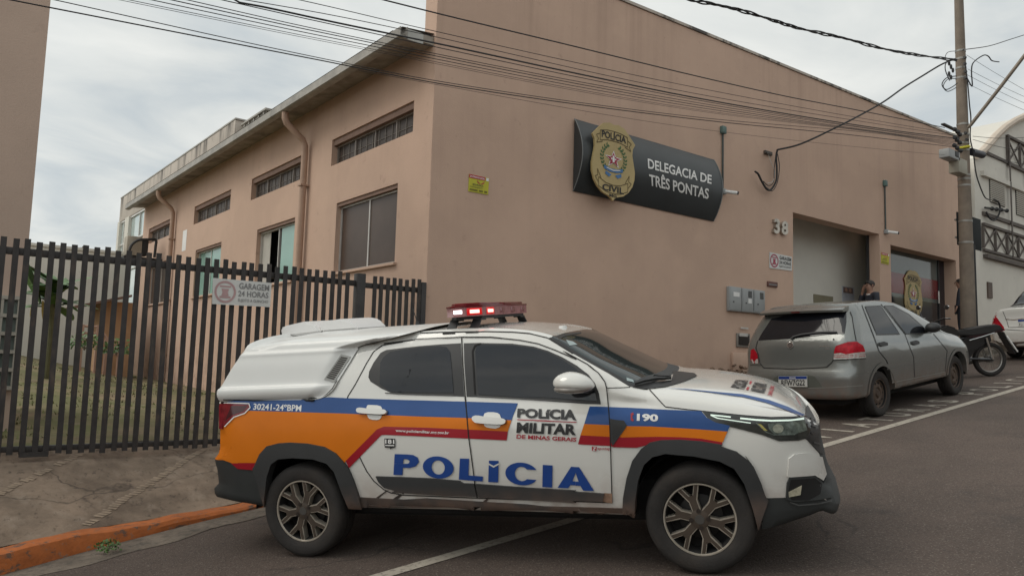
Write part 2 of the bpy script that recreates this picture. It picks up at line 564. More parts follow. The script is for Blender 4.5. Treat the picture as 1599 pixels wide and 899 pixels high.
M_ASPH = mat("asphalt", (0.079, 0.056, 0.045), 0.88, var=0.22, vs=0.8, bump=0.8, bs=75)
add_layer(M_ASPH, (0.19, 0.16, 0.135), 80, 0.57, 0.68, 0.85, detail=2)
add_layer(M_ASPH, (0.024, 0.019, 0.017), 45, 0.55, 0.68, 0.7, detail=3)
add_layer(M_ASPH, (0.028, 0.023, 0.021), 1.1, 0.60, 0.72, 0.55, detail=8)
add_layer(M_ASPH, (0.036, 0.029, 0.025), 0.55, 0.52, 0.75, 0.4)
add_layer(M_ASPH, (0.105, 0.08, 0.063), 1.7, 0.55, 0.8, 0.5, stretch=(0.35, 1.6, 1))
def add_cracks(m, col, scale, width, amt, lo=.5):
    nt, b, tc = nodes_of(m)
    nz = nt.nodes.new("ShaderNodeTexNoise"); nz.inputs["Scale"].default_value = 1.6; nz.inputs["Detail"].default_value = 5
    nt.links.new(tc.outputs["Object"], nz.inputs["Vector"])
    mx0 = nt.nodes.new("ShaderNodeMix"); mx0.data_type = 'RGBA'; mx0.blend_type = 'LINEAR_LIGHT'; mx0.inputs["Factor"].default_value = .35
    nt.links.new(tc.outputs["Object"], mx0.inputs["A"]); nt.links.new(nz.outputs["Color"], mx0.inputs["B"])
    vo = nt.nodes.new("ShaderNodeTexVoronoi"); vo.feature = 'DISTANCE_TO_EDGE'; vo.inputs["Scale"].default_value = scale
    nt.links.new(mx0.outputs["Result"], vo.inputs["Vector"])
    mr = nt.nodes.new("ShaderNodeMapRange"); mr.inputs["From Min"].default_value = 0; mr.inputs["From Max"].default_value = width
    mr.inputs["To Min"].default_value = amt; mr.inputs["To Max"].default_value = 0
    nt.links.new(vo.outputs["Distance"], mr.inputs["Value"])
    n2 = nt.nodes.new("ShaderNodeTexNoise"); n2.inputs["Scale"].default_value = .45
    nt.links.new(tc.outputs["Object"], n2.inputs["Vector"])
    m2 = nt.nodes.new("ShaderNodeMapRange"); m2.inputs["From Min"].default_value = lo; m2.inputs["From Max"].default_value = lo + .08
    nt.links.new(n2.outputs["Fac"], m2.inputs["Value"])
    mu = nt.nodes.new("ShaderNodeMath"); mu.operation = 'MULTIPLY'
    nt.links.new(mr.outputs[0], mu.inputs[0]); nt.links.new(m2.outputs[0], mu.inputs[1])
    mx = nt.nodes.new("ShaderNodeMix"); mx.data_type = 'RGBA'
    old = b.inputs["Base Color"].links[0].from_socket
    nt.links.new(mu.outputs[0], mx.inputs["Factor"]); nt.links.new(old, mx.inputs["A"]); mx.inputs["B"].default_value = (*col, 1)
    nt.links.new(mx.outputs["Result"], b.inputs["Base Color"])
add_cracks(M_ASPH, (0.022, 0.017, 0.015), 0.55, 0.012, 0.75, .5)
M_PAVE = mat("pavement_concrete", (0.205, 0.150, 0.108), 0.95, var=0.35, vs=2.2, bump=1.0, bs=16)
add_layer(M_PAVE, (0.088, 0.060, 0.042), 1.3, 0.48, 0.66, 0.85, stretch=(1.2, 0.6, 1))
add_layer(M_PAVE, (0.30, 0.235, 0.18), 5, 0.52, 0.72, 0.7, stretch=(1, 0.5, 1))
add_layer(M_PAVE, (0.05, 0.036, 0.026), 20, 0.57, 0.70, 0.75, stretch=(1, .45, 1))
add_cracks(M_PAVE, (0.045, 0.032, 0.024), 0.8, 0.014, 0.8, .42)
M_GUTR = mat("gutter_strip", (0.155, 0.125, 0.098), 0.95, var=0.35, vs=5, bump=0.9, bs=40)
add_layer(M_GUTR, (0.07, 0.06, 0.05), 12, 0.5, 0.65, 0.8)
M_KERB = mat("kerb_orange_paint", (0.40, 0.115, 0.028), 0.85, var=0.2, vs=6, bump=0.5, bs=40)
add_layer(M_KERB, (0.11, 0.075, 0.055), 9, 0.56, 0.63, 0.9, stretch=(1, 2.2, 1.5))
add_layer(M_KERB, (0.05, 0.042, 0.036), 3, 0.56, 0.7, 0.6)
add_layer(M_KERB, (0.20, 0.16, 0.125), 22, 0.60, 0.68, 0.8)
add_layer(M_KERB, (0.24, 0.06, 0.018), 1.2, 0.5, 0.7, 0.5)
M_KERBC = mat("kerb_concrete", (0.16, 0.135, 0.11), 0.95, var=0.3, vs=6, bump=0.6, bs=40)
M_LINE = mat("road_paint", (0.36, 0.32, 0.265), 0.8, var=0.12, vs=8)
add_layer(M_LINE, (0.12, 0.105, 0.095), 26, 0.52, 0.66, 0.75)
M_YARD = mat("yard_earth", (0.20, 0.150, 0.088), 1.0, var=0.35, vs=1.2, bump=0.8, bs=12)
add_layer(M_YARD, (0.115, 0.125, 0.042), 0.8, 0.38, 0.58, 0.85)
add_layer(M_YARD, (0.24, 0.19, 0.14), 2.6, 0.55, 0.72, 0.8, stretch=(0.6, 2.5, 1))

def wall_mat(name, col, dark, streak=True):
    m = mat(name, col, 0.88, var=0.07, vs=0.7, bump=0.28, bs=55)
    add_layer(m, [c * 0.86 for c in col], 0.9, 0.5, 0.75, 0.7)
    add_layer(m, [c * 1.12 for c in col], 2.2, 0.56, 0.8, 0.5)
    if streak:
        add_layer(m, dark, 1.0, 0.55, 0.85, 0.22, stretch=(2.6, 2.6, 0.12))
        add_layer(m, dark, 1.0, 0.64, 0.8, 0.22, stretch=(9, 9, 0.22))
    add_layer(m, dark, 5, 0.62, 0.72, 0.4)
    add_layer(m, [c * 1.1 for c in col], 0.45, 0.52, 0.60, 0.35, detail=3)
    add_layer(m, [c * .9 for c in col], 0.33, 0.55, 0.60, 0.4, stretch=(1, 1, 1.6), detail=2)
    return m
M_WALL = wall_mat("salmon_wall_paint", (0.522, 0.362, 0.276), (0.30, 0.195, 0.15))
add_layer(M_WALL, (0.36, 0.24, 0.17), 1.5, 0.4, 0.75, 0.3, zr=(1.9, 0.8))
M_WALLB = wall_mat("neighbour_wall_paint", (0.47, 0.35, 0.28), (0.26, 0.19, 0.155))
M_WHITEW = wall_mat("white_wall_paint", (0.66, 0.64, 0.58), (0.36, 0.33, 0.29))
M_RWHITE = wall_mat("off_white_wall_paint", (0.60, 0.57, 0.51), (0.33, 0.30, 0.27))
M_CONC = wall_mat("stained_concrete", (0.44, 0.39, 0.34), (0.09, 0.08, 0.07))
add_layer(M_CONC, (0.05, 0.045, 0.042), 1.0, 0.5, 0.62, 0.9, stretch=(2.5, 2.5, 0.2), zr=(6.2, 6.95))
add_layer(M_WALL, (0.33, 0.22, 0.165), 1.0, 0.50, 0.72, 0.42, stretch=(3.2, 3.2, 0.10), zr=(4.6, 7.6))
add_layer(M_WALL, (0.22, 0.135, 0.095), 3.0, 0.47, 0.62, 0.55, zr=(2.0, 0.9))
M_JAMB = mat("window_jamb_paint", (0.20, 0.125, 0.095), 0.85, var=0.15)
M_DGLASS = mat("dark_window_glass", (0.022, 0.020, 0.019), 0.12, var=0.3, vs=1.2, spec=0.5)
M_DRAPE = mat("window_behind_blinds", (0.062, 0.047, 0.039), 0.45, var=0.3, vs=5, spec=.2)
M_GGLASS = mat("green_glass", (0.20, 0.36, 0.31), 0.15, var=0.12, vs=1)
M_ALU = mat("pale_aluminium", (0.55, 0.53, 0.50), 0.45, metal=0.3, var=0.1)
M_BARS = mat("dull_brown_bars", (0.23, 0.20, 0.175), 0.6, var=0.15)
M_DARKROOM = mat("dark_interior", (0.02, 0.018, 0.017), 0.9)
M_METALROOF = mat("grey_roof_metal", (0.33, 0.31, 0.28), 0.6, metal=0.3, var=0.25, vs=2)
M_SOFFIT = mat("stained_soffit_boards", (0.30, 0.265, 0.225), 0.9, var=0.3, vs=3)
add_layer(M_SOFFIT, (0.09, 0.075, 0.065), 1.6, 0.5, 0.68, 0.7)
M_GUTM = mat("gutter_metal", (0.30, 0.28, 0.25), 0.55, metal=0.2, var=0.3, vs=3)
M_PIPE = mat("downpipe_paint", (0.40, 0.27, 0.20), 0.7, var=0.12)
M_FENCE = mat("black_fence_paint", (0.030, 0.026, 0.025), 0.55, var=0.35, vs=7, bump=0.15, bs=50)
add_layer(M_FENCE, (0.10, 0.07, 0.05), 7, 0.55, 0.72, 0.75, stretch=(2, 2, 0.5))
M_BLACK = mat("black_plastic", (0.022, 0.022, 0.023), 0.55, var=0.2)
M_CABLE = mat("cable_sheath", (0.018, 0.017, 0.018), 0.7)
M_POLE = mat("pole_concrete", (0.175, 0.14, 0.11), 0.9, var=0.2, vs=4, bump=0.4, bs=60)
add_layer(M_POLE, (0.12, 0.10, 0.08), 1.0, 0.5, 0.7, 0.6, stretch=(6, 6, 0.4))
M_WHITE = mat("white_enamel", (0.72, 0.71, 0.69), 0.5, var=0.05)
M_RED = mat("red_enamel", (0.40, 0.03, 0.04), 0.5, var=0.1)
M_GREY = mat("grey_box_paint", (0.30, 0.31, 0.31), 0.55, var=0.1)
M_TXT = mat("dark_grey_lettering", (0.05, 0.05, 0.05), 0.6)

# ---------------------------------------------------------------- ground, road, kerb, pavement, yard
def sheet(name, xs, ys, zf, material, kind='structure', smooth=60):
    bm = bmesh.new()
    g = [[bm.verts.new((x, y, zf(x, y))) for y in ys] for x in xs]
    for i in range(len(xs) - 1):
        for j in range(len(ys) - 1):
            bm.faces.new((g[i][j], g[i + 1][j], g[i + 1][j + 1], g[i][j + 1]))
    me = bpy.data.meshes.new(name); bm.to_mesh(me); bm.free()
    return tag(link_mesh(name, me, material, None, smooth), kind=kind)
def lin(a, b, n): return [a + (b - a) * i / n for i in range(n + 1)]
def near_dips(x, y):
    return 0.006 * math.sin(x * 1.3 + 0.7 * y) * math.sin(y * 0.9)
sheet("ground", lin(-500, 500, 20), lin(-500, 500, 20), lambda x, y: max(-30, min(30, GX * x)) - 1.2 - 0.0 * y, M_YARD)
KERB = [(-14, 2.6), (-6, 4.9), (-1.5, 6.05), (0.645, 6.627), (1.306, 6.807), (2.48, 6.997), (4.0, 7.06), (9, 7.06), (20, 7.06), (60, 7.06)]
kerb_y = pch(KERB)
_xs = lin(-14, -2, 12) + lin(-1.75, 6, 31) + lin(7, 60, 53)
bm = bmesh.new()
prev = None
for x in _xs:
    yk = kerb_y(x)
    row = [bm.verts.new((x, y, road_z(x, y))) for y in (-60, -20, -8, -2, 1, 3, 4.6, yk - 0.9, yk - 0.02)]
    if prev:
        for a in range(len(row) - 1):
            bm.faces.new((prev[a], row[a], row[a + 1], prev[a + 1]))
    prev = row
me = bpy.data.meshes.new("road"); bm.to_mesh(me); bm.free()
tag(link_mesh("road", me, M_ASPH, None, 60), kind='structure')

def pave_back(x):                       # height of the pavement against the building line
    if x < 3.0: return 0.655
    if x < 6.5: return 0.655 + (x - 3.0) / 3.5 * (GX * 6.5 + 0.30 - 0.655)
    return GX * x + 0.30
KHF, KW = pch([(-3, .2), (0.6, .165), (2.5, .055), (4.2, .06), (6.5, .12), (60, .125)]), 0.17
def ribbon(name, rows, material, kind='structure', smooth=30):
    bm = bmesh.new()
    prev = None
    for pts in rows:
        row = [bm.verts.new(p) for p in pts]
        if prev:
            for a in range(len(row) - 1):
                bm.faces.new((prev[a], row[a], row[a + 1], prev[a + 1]))
        prev = row
    bmesh.ops.recalc_face_normals(bm, faces=bm.faces[:])
    me = bpy.data.meshes.new(name); bm.to_mesh(me); bm.free()
    return tag(link_mesh(name, me, material, None, smooth), kind=kind)
_kx = lin(-14, -2, 24) + lin(-1.9, 6.5, 84) + lin(7, 60, 106)
def kerb_row(x):
    yk = kerb_y(x); z = road_z(x, yk)
    j = 0.006 * math.sin(x * 7.1) + 0.004 * math.sin(x * 17.3)
    h = KHF(x) + j
    return [(x, yk - 0.0 + j, z - 0.06), (x, yk + 0.004 + j, z + h * 0.55), (x, yk + 0.025 + j, z + h * 0.92), (x, yk + 0.05, z + h), (x, yk + KW, z + h + 0.004), (x, yk + KW + 0.01, z + h - 0.05)]
ribbon("kerb", [kerb_row(x) for x in _kx if x < 5.2], M_KERB)
ribbon("kerb", [kerb_row(x) for x in _kx if x > 5.0], M_KERBC)
ribbon("gutter_strip", [[(x, kerb_y(x) - 0.34 + 0.05 * math.sin(x * 3.1) + 0.03 * math.sin(x * 9.7), road_z(x, 6.5) + 0.004), (x, kerb_y(x) - 0.15, road_z(x, 6.6) + 0.008), (x, kerb_y(x) - 0.003, road_z(x, 6.6) + 0.006)] for x in _kx], M_GUTR)
PV, PF = [], []
def pave_row(x):
    y0 = kerb_y(x) + KW + 0.008; z0 = road_z(x, y0) + KHF(x) + 0.002
    y1, z1 = YF + 0.45, pave_back(x)
    out = []
    for k in range(9):
        t = k / 8
        s = t if x > 6 else t * (1.15 - 0.15 * t)
        bump = 0.008 * math.sin(x * 3.3 + k * 1.7) * math.sin(k * 2.1 + x)
        out.append((x, y0 + (y1 - y0) * t, z0 + (z1 - z0) * min(1, s) + (bump if 0 < k < 8 else 0)))
    return out
_rows = [pave_row(x) for x in _kx]
ribbon("pavement", _rows, M_PAVE, smooth=60)
pv = [Vector(p) for r in _rows for p in r]
pf = [(i * 9 + k, (i + 1) * 9 + k, (i + 1) * 9 + k + 1, i * 9 + k + 1) for i in range(len(_rows) - 1) for k in range(8)]
PAVE_BVH = BVHTree.FromPolygons(pv, pf)
def onpave(px, py):
    co = PAVE_BVH.ray_cast(CAM, ray(px, py))[0]
    return co if co is not None else onroad(px, py, 0.3)

# light mosaic tile bands set across the drive apron
bm = bmesh.new()
def tile_band(p0, p1, n, w):
    a, b = onpave(*p0), onpave(*p1)
    for k in range(n):
        t0, t1 = (k + 0.08) / n, (k + 0.86 + random.uniform(-.12, .1)) / n
        if random.random() < 0.1: continue
        d = (b - a).normalized(); s = d.cross(Vector((0, 0, 1))).normalized()
        q = []
        j = random.uniform(-.012, .012)
        for t, sg in ((t0, -1), (t1, -1), (t1, 1), (t0, 1)):
            p = onpave(p0[0] + (p1[0] - p0[0]) * t, p0[1] + (p1[1] - p0[1]) * t) + s * (sg * w * random.uniform(.8, 1.1) + j)
            h = PAVE_BVH.ray_cast(p + Vector((0, 0, 1)), Vector((0, 0, -1)))[0]
            if h is not None: q.append(h + Vector((0, 0, 0.006)))
        if len(q) == 4: bm.faces.new([bm.verts.new(v) for v in q])
tile_band((98, 842), (322, 698), 46, 0.038)
tile_band((-30, 785), (125, 709), 30, 0.038)
me = bpy.data.meshes.new("pavement_tiles"); bm.to_mesh(me); bm.free()
M_TILE = mat("pale_tiles", (0.28, 0.21, 0.15), 0.8, var=0.3, vs=14)
tag(link_mesh("pavement_tiles", me, M_TILE, None, 30), kind='structure')

# parking line and letters painted on the road
def road_patch(bm, pts):
    bm.faces.new([bm.verts.new((x, y, road_z(x, y) + 0.005)) for x, y in pts])
bm = bmesh.new()
for i in range(120):
    x0, x1 = 0.5 + i * 0.4, 0.9 + i * 0.4
    road_patch(bm, [(x0, 4.42), (x1, 4.42), (x1, 4.535), (x0, 4.535)])
me = bpy.data.meshes.new("road_line"); bm.to_mesh(me); bm.free()
tag(link_mesh("road_line", me, M_LINE, None, 30), kind='structure')
_x = 8.22
bm_all = bmesh.new()
for ch in "VIATURAS POLICIAL":
    if ch != ' ':
        b = norm_bm(text_bm(ch, 0.02))
        w = 0.07 if ch == 'I' else 0.26
        for v in b.verts:
            x, y = _x + (v.co.x - 0.5) * w, 4.64 + v.co.y * 0.40
            v.co = Vector((x, y, road_z(x, y) + 0.005))
        tmp = bpy.data.meshes.new("t"); b.to_mesh(tmp); b.free(); bm_all.from_mesh(tmp); bpy.data.meshes.remove(tmp)
    _x += 0.47
me = bpy.data.meshes.new("road_lettering"); bm_all.to_mesh(me); bm_all.free()
tag(link_mesh("road_lettering", me, M_LINE, None, 30), kind='structure')

def yard_z(x, y):
    base = 0.655 + 0.019 * (y - 8.6)
    t = max(0.0, min(1.0, (5.0 - x) / 3.5)) * max(0.0, (y - 9.5) / 15.5)
    return base + 0.62 * t + 0.02 * math.sin(x * 2.3) * math.sin(y * 1.9)
sheet("yard_ground", lin(-12, 5.6, 44), lin(9.05, 32, 50), yard_z, M_YARD)
# grass tufts of the yard
bm = bmesh.new()
for _ in range(2600):
    x, y = random.uniform(-1.5, 5.25), 9.4 + 14.5 * random.random() ** 1.1
    if math.sin(x * 1.7 + 1) * math.sin(y * 0.8) + random.uniform(-.8, .8) < -0.1: continue
    z = yard_z(x, y)
    for _k in range(3):
        a = random.uniform(0, 6.28); h = random.uniform(.02, .06); w = random.uniform(.006, .014)
        dx, dy = math.cos(a), math.sin(a)
        l = random.uniform(.01, .06)
        p = Vector((x + random.uniform(-.04, .04), y + random.uniform(-.04, .04), z - .005))
        s = Vector((-dy * w, dx * w, 0)); t = Vector((dx * l, dy * l, h))
        bm.faces.new([bm.verts.new(q) for q in (p - s, p + s, p + t)])
me = bpy.data.meshes.new("grass"); bm.to_mesh(me); bm.free()
M_GRASS = mat("grass_blades", (0.13, 0.14, 0.05), 0.8, var=0.45, vs=1.5)
tag(link_mesh("grass", me, M_GRASS), "short patchy grass in the yard behind the black gate", "grass", kind='stuff')

# ---------------------------------------------------------------- walls with openings
def wall_bm(us, vs, holes, f, depth, top=None):
    """us, vs: extents; holes (u0, u1, v0, v1); f(u, v, d) -> point; d runs inwards."""
    U = sorted(set([us[0], us[1]] + [h[0] for h in holes] + [h[1] for h in holes]))
    V = sorted(set([vs[0], vs[1]] + [h[2] for h in holes] + [h[3] for h in holes]))
    # extra splits so the noise-free faces stay small
    bm = bmesh.new()
    cache = {}
    def vert(i, j, d):
        k = (i, j, d)
        if k not in cache:
            v = V[j] if (j < len(V) - 1 or top is None) else top(U[i])
            cache[k] = bm.verts.new(f(U[i], v, d))
        return cache[k]
    def solid(i, j):
        if i < 0 or j < 0 or i >= len(U) - 1 or j >= len(V) - 1: return False
        u, v = (U[i] + U[i + 1]) / 2, (V[j] + V[j + 1]) / 2
        return not any(h[0] < u < h[1] and h[2] < v < h[3] for h in holes)
    for i in range(len(U) - 1):
        for j in range(len(V) - 1):
            if not solid(i, j): continue
            c = [(i, j), (i + 1, j), (i + 1, j + 1), (i, j + 1)]
            bm.faces.new([vert(a, b, 0) for a, b in c])
            bm.faces.new([vert(a, b, depth) for a, b in c][::-1])
            for (a, b), (ni, nj) in zip(zip(c, c[1:] + c[:1]), [(i, j - 1), (i + 1, j), (i, j + 1), (i - 1, j)]):
                if not solid(ni, nj):
                    bm.faces.new([vert(*b, 0), vert(*a, 0), vert(*a, depth), vert(*b, depth)])
    bmesh.ops.recalc_face_normals(bm, faces=bm.faces[:])
    return bm
def bm_obj(name, bm, material, parent=None, smooth=30, label=None):
    me = bpy.data.meshes.new(name); bm.to_mesh(me); bm.free()
    return link_mesh(name, me, material, parent, smooth, label)

station = empty("police_station", (XS, YF, 0.6), "salmon painted police station with a sloping gable front and four high slot windows", "building")
IN = station.matrix_world.inverted()
def reparent(o, p):
    o.parent = p
    o.matrix_parent_inverse = p.matrix_world.inverted()
    return o
def S(o, p=None):
    return reparent(o, p or station)

g1a, g1b = fac(1238, 332), fac(1373, 365)
g2a, g2b = fac(1390.4, 383), fac(1492.6, 405.9)
ta, tb = fac(965, 0), fac(1490, 213)
def fac_top(x): return ta.z + (tb.z - ta.z) * (x - ta.x) / (tb.x - ta.x)
XR = fac(1500, 300).x
G1 = (g1a.x, g1b.x, 1.0, (g1a.z + g1b.z) / 2)
G2 = (g2a.x, g2b.x, 1.0, (g2a.z + g2b.z) / 2)
FD = 0.30
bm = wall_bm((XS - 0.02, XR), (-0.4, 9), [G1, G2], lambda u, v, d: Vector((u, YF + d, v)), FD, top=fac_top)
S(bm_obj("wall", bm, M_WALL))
# parapet capping
mb = MB()
a, b = Vector((XS - 0.03, YF + FD / 2, fac_top(XS))), Vector((XR + 0.02, YF + FD / 2, fac_top(XR)))
d = b - a
rot = Matrix.Rotation(-math.atan2(d.z, d.x), 3, 'Y')
mb.box((a + b) / 2 + Vector((0, 0, 0.03)), (d.length, FD + 0.05, 0.05), rot)
S(mb.build("coping", M_CONC))

# garage recess 1 : return walls, ceiling, white gate panel
def recess(H, dep, wallm):
    mb = MB()
    x0, x1, z0, z1 = H
    mb.bb((x0 - 0.12, YF + FD, z0), (x0, YF + dep, z1 + 0.12))
    mb.bb((x1, YF + FD, z0), (x1 + 0.12, YF + dep, z1 + 0.12))
    mb.bb((x0, YF + FD, z1), (x1, YF + dep, z1 + 0.12))
    return S(mb.build("recess", wallm))
R1 = onaxis(1353, 365, 0, G1[1]).y - YF
R2 = onaxis(1486.3, 405, 0, G2[1]).y - YF
print('recess', R1, R2)
recess(G2, max(R2, .35) + .1, M_WALL)
RD = 0.95                                   # the bay runs back into a white room
M_ROOM = mat("white_room_paint", (0.62, 0.60, 0.545), 0.85, var=0.06, vs=1.0)
rx0, rx1, rz0, rz1 = G1[0] - .25, XR - .35, 1.55, G1[3] + .25
mb = MB()
mb.bb((rx0, YF + RD, rz0), (rx1, YF + RD + .1, rz1))
mb.bb((rx0 - .1, YF + FD + .002, rz0), (rx0, YF + RD + .1, rz1)); mb.bb((rx1, YF + .7, rz0), (rx1 + .1, YF + RD + .1, rz1))
mb.bb((rx0 - .1, YF + FD + .002, rz1 + .001), (G1[1] + .6, YF + RD + .1, rz1 + .1)); mb.bb((G1[1] + .601, YF + .7, rz1 + .001), (rx1 + .1, YF + RD + .1, rz1 + .1))
mb.bb((G1[1] + .85, YF + .6, rz0), (rx1, YF + .69, rz1))
gate = S(mb.build("garage_room", M_ROOM))
mb = MB(); mb.bb((G1[1] - .045, YF + FD - .06, 1.0), (G1[1] - .002, YF + FD - .001, G1[3] - .002)); S(mb.build("jamb_strip", M_BLACK))  # thin black strip down the jamb's inner edge
mb = MB(); mb.bb((rx0, YF + 0.012, 1.0), (rx1, YF + RD, GX * 15 + 0.3)); S(mb.build("floor", M_PAVE))
R1 = RD
# vent and poster on the white panel
def rect_on(y, p, q, t):              # box on a Y plane between two pixel corners
    a, b = onaxis(*p, 1, y), onaxis(*q, 1, y)
    m = MB(); m.bb((a.x, y - t, a.z), (b.x, y + 0.001, b.z)); return m
S(rect_on(YF + R1, (1270, 459), (1300, 492), 0.02).build("vent", mat("vent_khaki", (0.20, 0.18, 0.12), 0.8)), gate)
a, b = onaxis(1314.5, 446.5, 1, YF + R1), onaxis(1333, 474, 1, YF + R1)
poster = empty("poster", (a.x, YF + R1 - .01, b.z), "paper poster with a photograph of two faces taped to the white garage panel", "poster")
mb = MB(); mb.bb((a.x, YF + R1 - .015, a.z), (b.x, YF + R1 - .001, b.z)); reparent(mb.build("sheet", mat("poster_paper", (0.40, 0.42, 0.47), 0.7, var=0.2, vs=9)), poster)
mb = MB()
w = b.x - a.x; h = a.z - b.z
mb.bb((a.x + .06 * w, YF + R1 - .020, a.z - 0.04 * h), (b.x - .12 * w, YF + R1 - .016, a.z - 0.40 * h))
reparent(mb.build("photograph", mat("poster_photo", (0.16, 0.11, 0.10), 0.6, var=0.5, vs=14)), poster)
mb = MB()
for k in range(2):
    c = Vector((a.x + w * (0.3 + 0.35 * k), YF + R1 - .022, a.z - 0.2 * h))
    mb.ball(c, (0.11 * w, 0.002, 0.13 * h), u=12, v=8)
reparent(mb.build("portrait", mat("poster_skin", (0.42, 0.26, 0.2), 0.6)), poster)

# glass entrance (recess 2)
yg = YF + max(R2, .32)
xs_ = onaxis(1464, 420, 1, yg).x
mb = MB(); mb.bb((G2[0] - .1, yg, 1.0), (xs_, yg + 0.02, G2[3] + .1))
entr = S(mb.build("glass_front", mat("entrance_glass", (0.10, 0.115, 0.11), 0.08, var=0.15, vs=0.8)))
z1 = onaxis(1391, 424, 1, yg).z; z2 = onaxis(1391, 456, 1, yg).z
mb = MB(); mb.bb((G2[0] - .1, yg - 0.005, z2), (xs_, yg - 0.001, z1)); S(mb.build("red_film", mat("red_film", (0.13, 0.012, 0.018), 0.15, var=0.3, vs=2)), entr)
mb = MB(); mb.bb((G2[0] - .1, yg - 0.005, 1.0), (xs_, yg - 0.001, z2 - .1)); S(mb.build("lower_glass", mat("dim_glass", (0.02, 0.021, 0.024), 0.08, var=0.5, vs=2)), entr)
mb = MB(); mb.bb((xs_, yg - 0.02, 1.0), (G2[1] + .02, yg + 0.03, G2[3] + .1)); S(mb.build("entrance_door", mat("navy_glass", (0.006, 0.008, 0.016), 0.1, var=0.3)))
mb = MB(); mb.bb((xs_ - .03, yg - 0.03, 1.0), (xs_ + .03, yg + 0.03, G2[3] + .1)); S(mb.build("door_frame", M_BLACK))
mb = MB(); p = onaxis(1466, 464, 1, yg - .06); mb.bb(p + Vector((-.03, -.01, -.16)), p + Vector((.03, .01, .16)), bev=.005); S(mb.build("handle", M_ALU))

# ---- yard side
YE = 25.0
def yz(h): return h
win_hi = [(9.15, 11.8), (13.05, 15.63), (16.93, 19.67), (21.61, 24.27)]
zl0, zl1 = 4.80, 5.25
low = [(9.51, 11.50), (13.21, 15.13), (17.36, 19.32), (21.7, 23.9)]
zb0, zb1 = 2.99, 4.13
holes = [(a, b, zl0, zl1) for a, b in win_hi] + [(a, b, zb0, zb1) for a, b in low]
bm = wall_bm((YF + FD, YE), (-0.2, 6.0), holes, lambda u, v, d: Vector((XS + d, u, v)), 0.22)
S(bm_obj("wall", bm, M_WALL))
def side_rect(y0, y1, z0, z1, x0, x1):
    m = MB(); m.bb((x0, y0, z0), (x1, y1, z1)); return m
for wi, (y0, y1) in enumerate(win_hi):
    m = MB()
    t = 0.03
    for yy in (y0 + .001, y1 - t - .001): m.bb((XS + .10, yy, zl0 + .001), (XS + .16, yy + t, zl1 - .001))
    for zz in (zl0 + .001, zl1 - t - .09): m.bb((XS + .10, y0 + t + .001, zz), (XS + .16, y1 - t - .001, zz + t))
    n = 4
    for k in range(1, n): yy = y0 + (y1 - y0) * k / n; m.bb((XS + .105, yy - .012, zl0 + .03), (XS + .15, yy + .012, zl1 - .12))
    fr = S(m.build("window_frame", M_BARS))
    m = MB()
    for k in range(1, 13):
        yy = y0 + (y1 - y0) * k / 13
        m.bb((XS + .118, yy - .004, zl0 + .03), (XS + .126, yy + .004, zl1 - .12))
    m.bb((XS + .119, y0 + .03, zl0 + .16), (XS + .125, y1 - .03, zl0 + .165))
    S(m.build("grille", M_BARS), fr)
    S(side_rect(y0, y1, zl0, zl1, XS + .13, XS + .14).build("pane", M_DRAPE), fr)
    S(side_rect(y0 + .002, y1 - .002, zl1 - .10, zl1 - .002, XS + .03, XS + .12).build("lintel", M_JAMB), fr)
for wi, (y0, y1) in enumerate(low):
    m = MB(); t = 0.035
    for yy in (y0 + .001, y1 - t - .001): m.bb((XS + .08, yy, zb0 + .001), (XS + .14, yy + t, zb1 - .001))
    for zz in (zb0 + .001, zb1 - t - .05): m.bb((XS + .08, y0 + t + .001, zz), (XS + .14, y1 - t - .001, zz + t))
    mid = (y0 + y1) / 2
    m.bb((XS + .085, mid - .015, zb0 + .03), (XS + .13, mid + .015, zb1 - .06))
    fr = S(m.build("window_frame", M_ALU))
    if wi in (0, 3):
        S(side_rect(y0, y1, zb0, zb1, XS + .10, XS + .11).build("pane", mat("brown_tinted_glass", (0.072, 0.048, 0.037), 0.35, var=0.2, vs=1.5, spec=.22)), fr)
    elif wi == 1:
        S(side_rect(y0, y0 + .85, zb0 - 0, zb1 - .05, XS + .10, XS + .11).build("pane", M_GGLASS), fr)
        S(side_rect(y1 - .45, y1, zb0 - 0, zb1 - .05, XS + .12, XS + .13).build("curtain", mat("pale_curtain", (0.42, 0.40, 0.36), 0.9)), fr)
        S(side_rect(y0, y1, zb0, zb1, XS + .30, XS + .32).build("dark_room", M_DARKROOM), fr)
    else:
        S(side_rect(y0, mid, zb0, zb1 - .05, XS + .10, XS + .11).build("pane", M_GGLASS), fr)
        S(side_rect(mid, y1, zb0, zb1 - .05, XS + .12, XS + .13).build("pane", M_GGLASS), fr)
    S(side_rect(y0 + .002, y1 - .002, zb1 - .06, zb1 - .002, XS + .02, XS + .09).build("lintel", M_JAMB), fr)
    S(side_rect(y0 - .06, y1 + .06, zb0 - .04, zb0 - .002, XS - .05, XS + .10).build("sill", M_WALL), fr)
# floor of rooms : dark back so nothing shows through
m = MB(); m.bb((XS + .5, YF + 1.4, 0), (XS + .55, YE, 6)); S(m.build("inner_wall", M_DARKROOM))
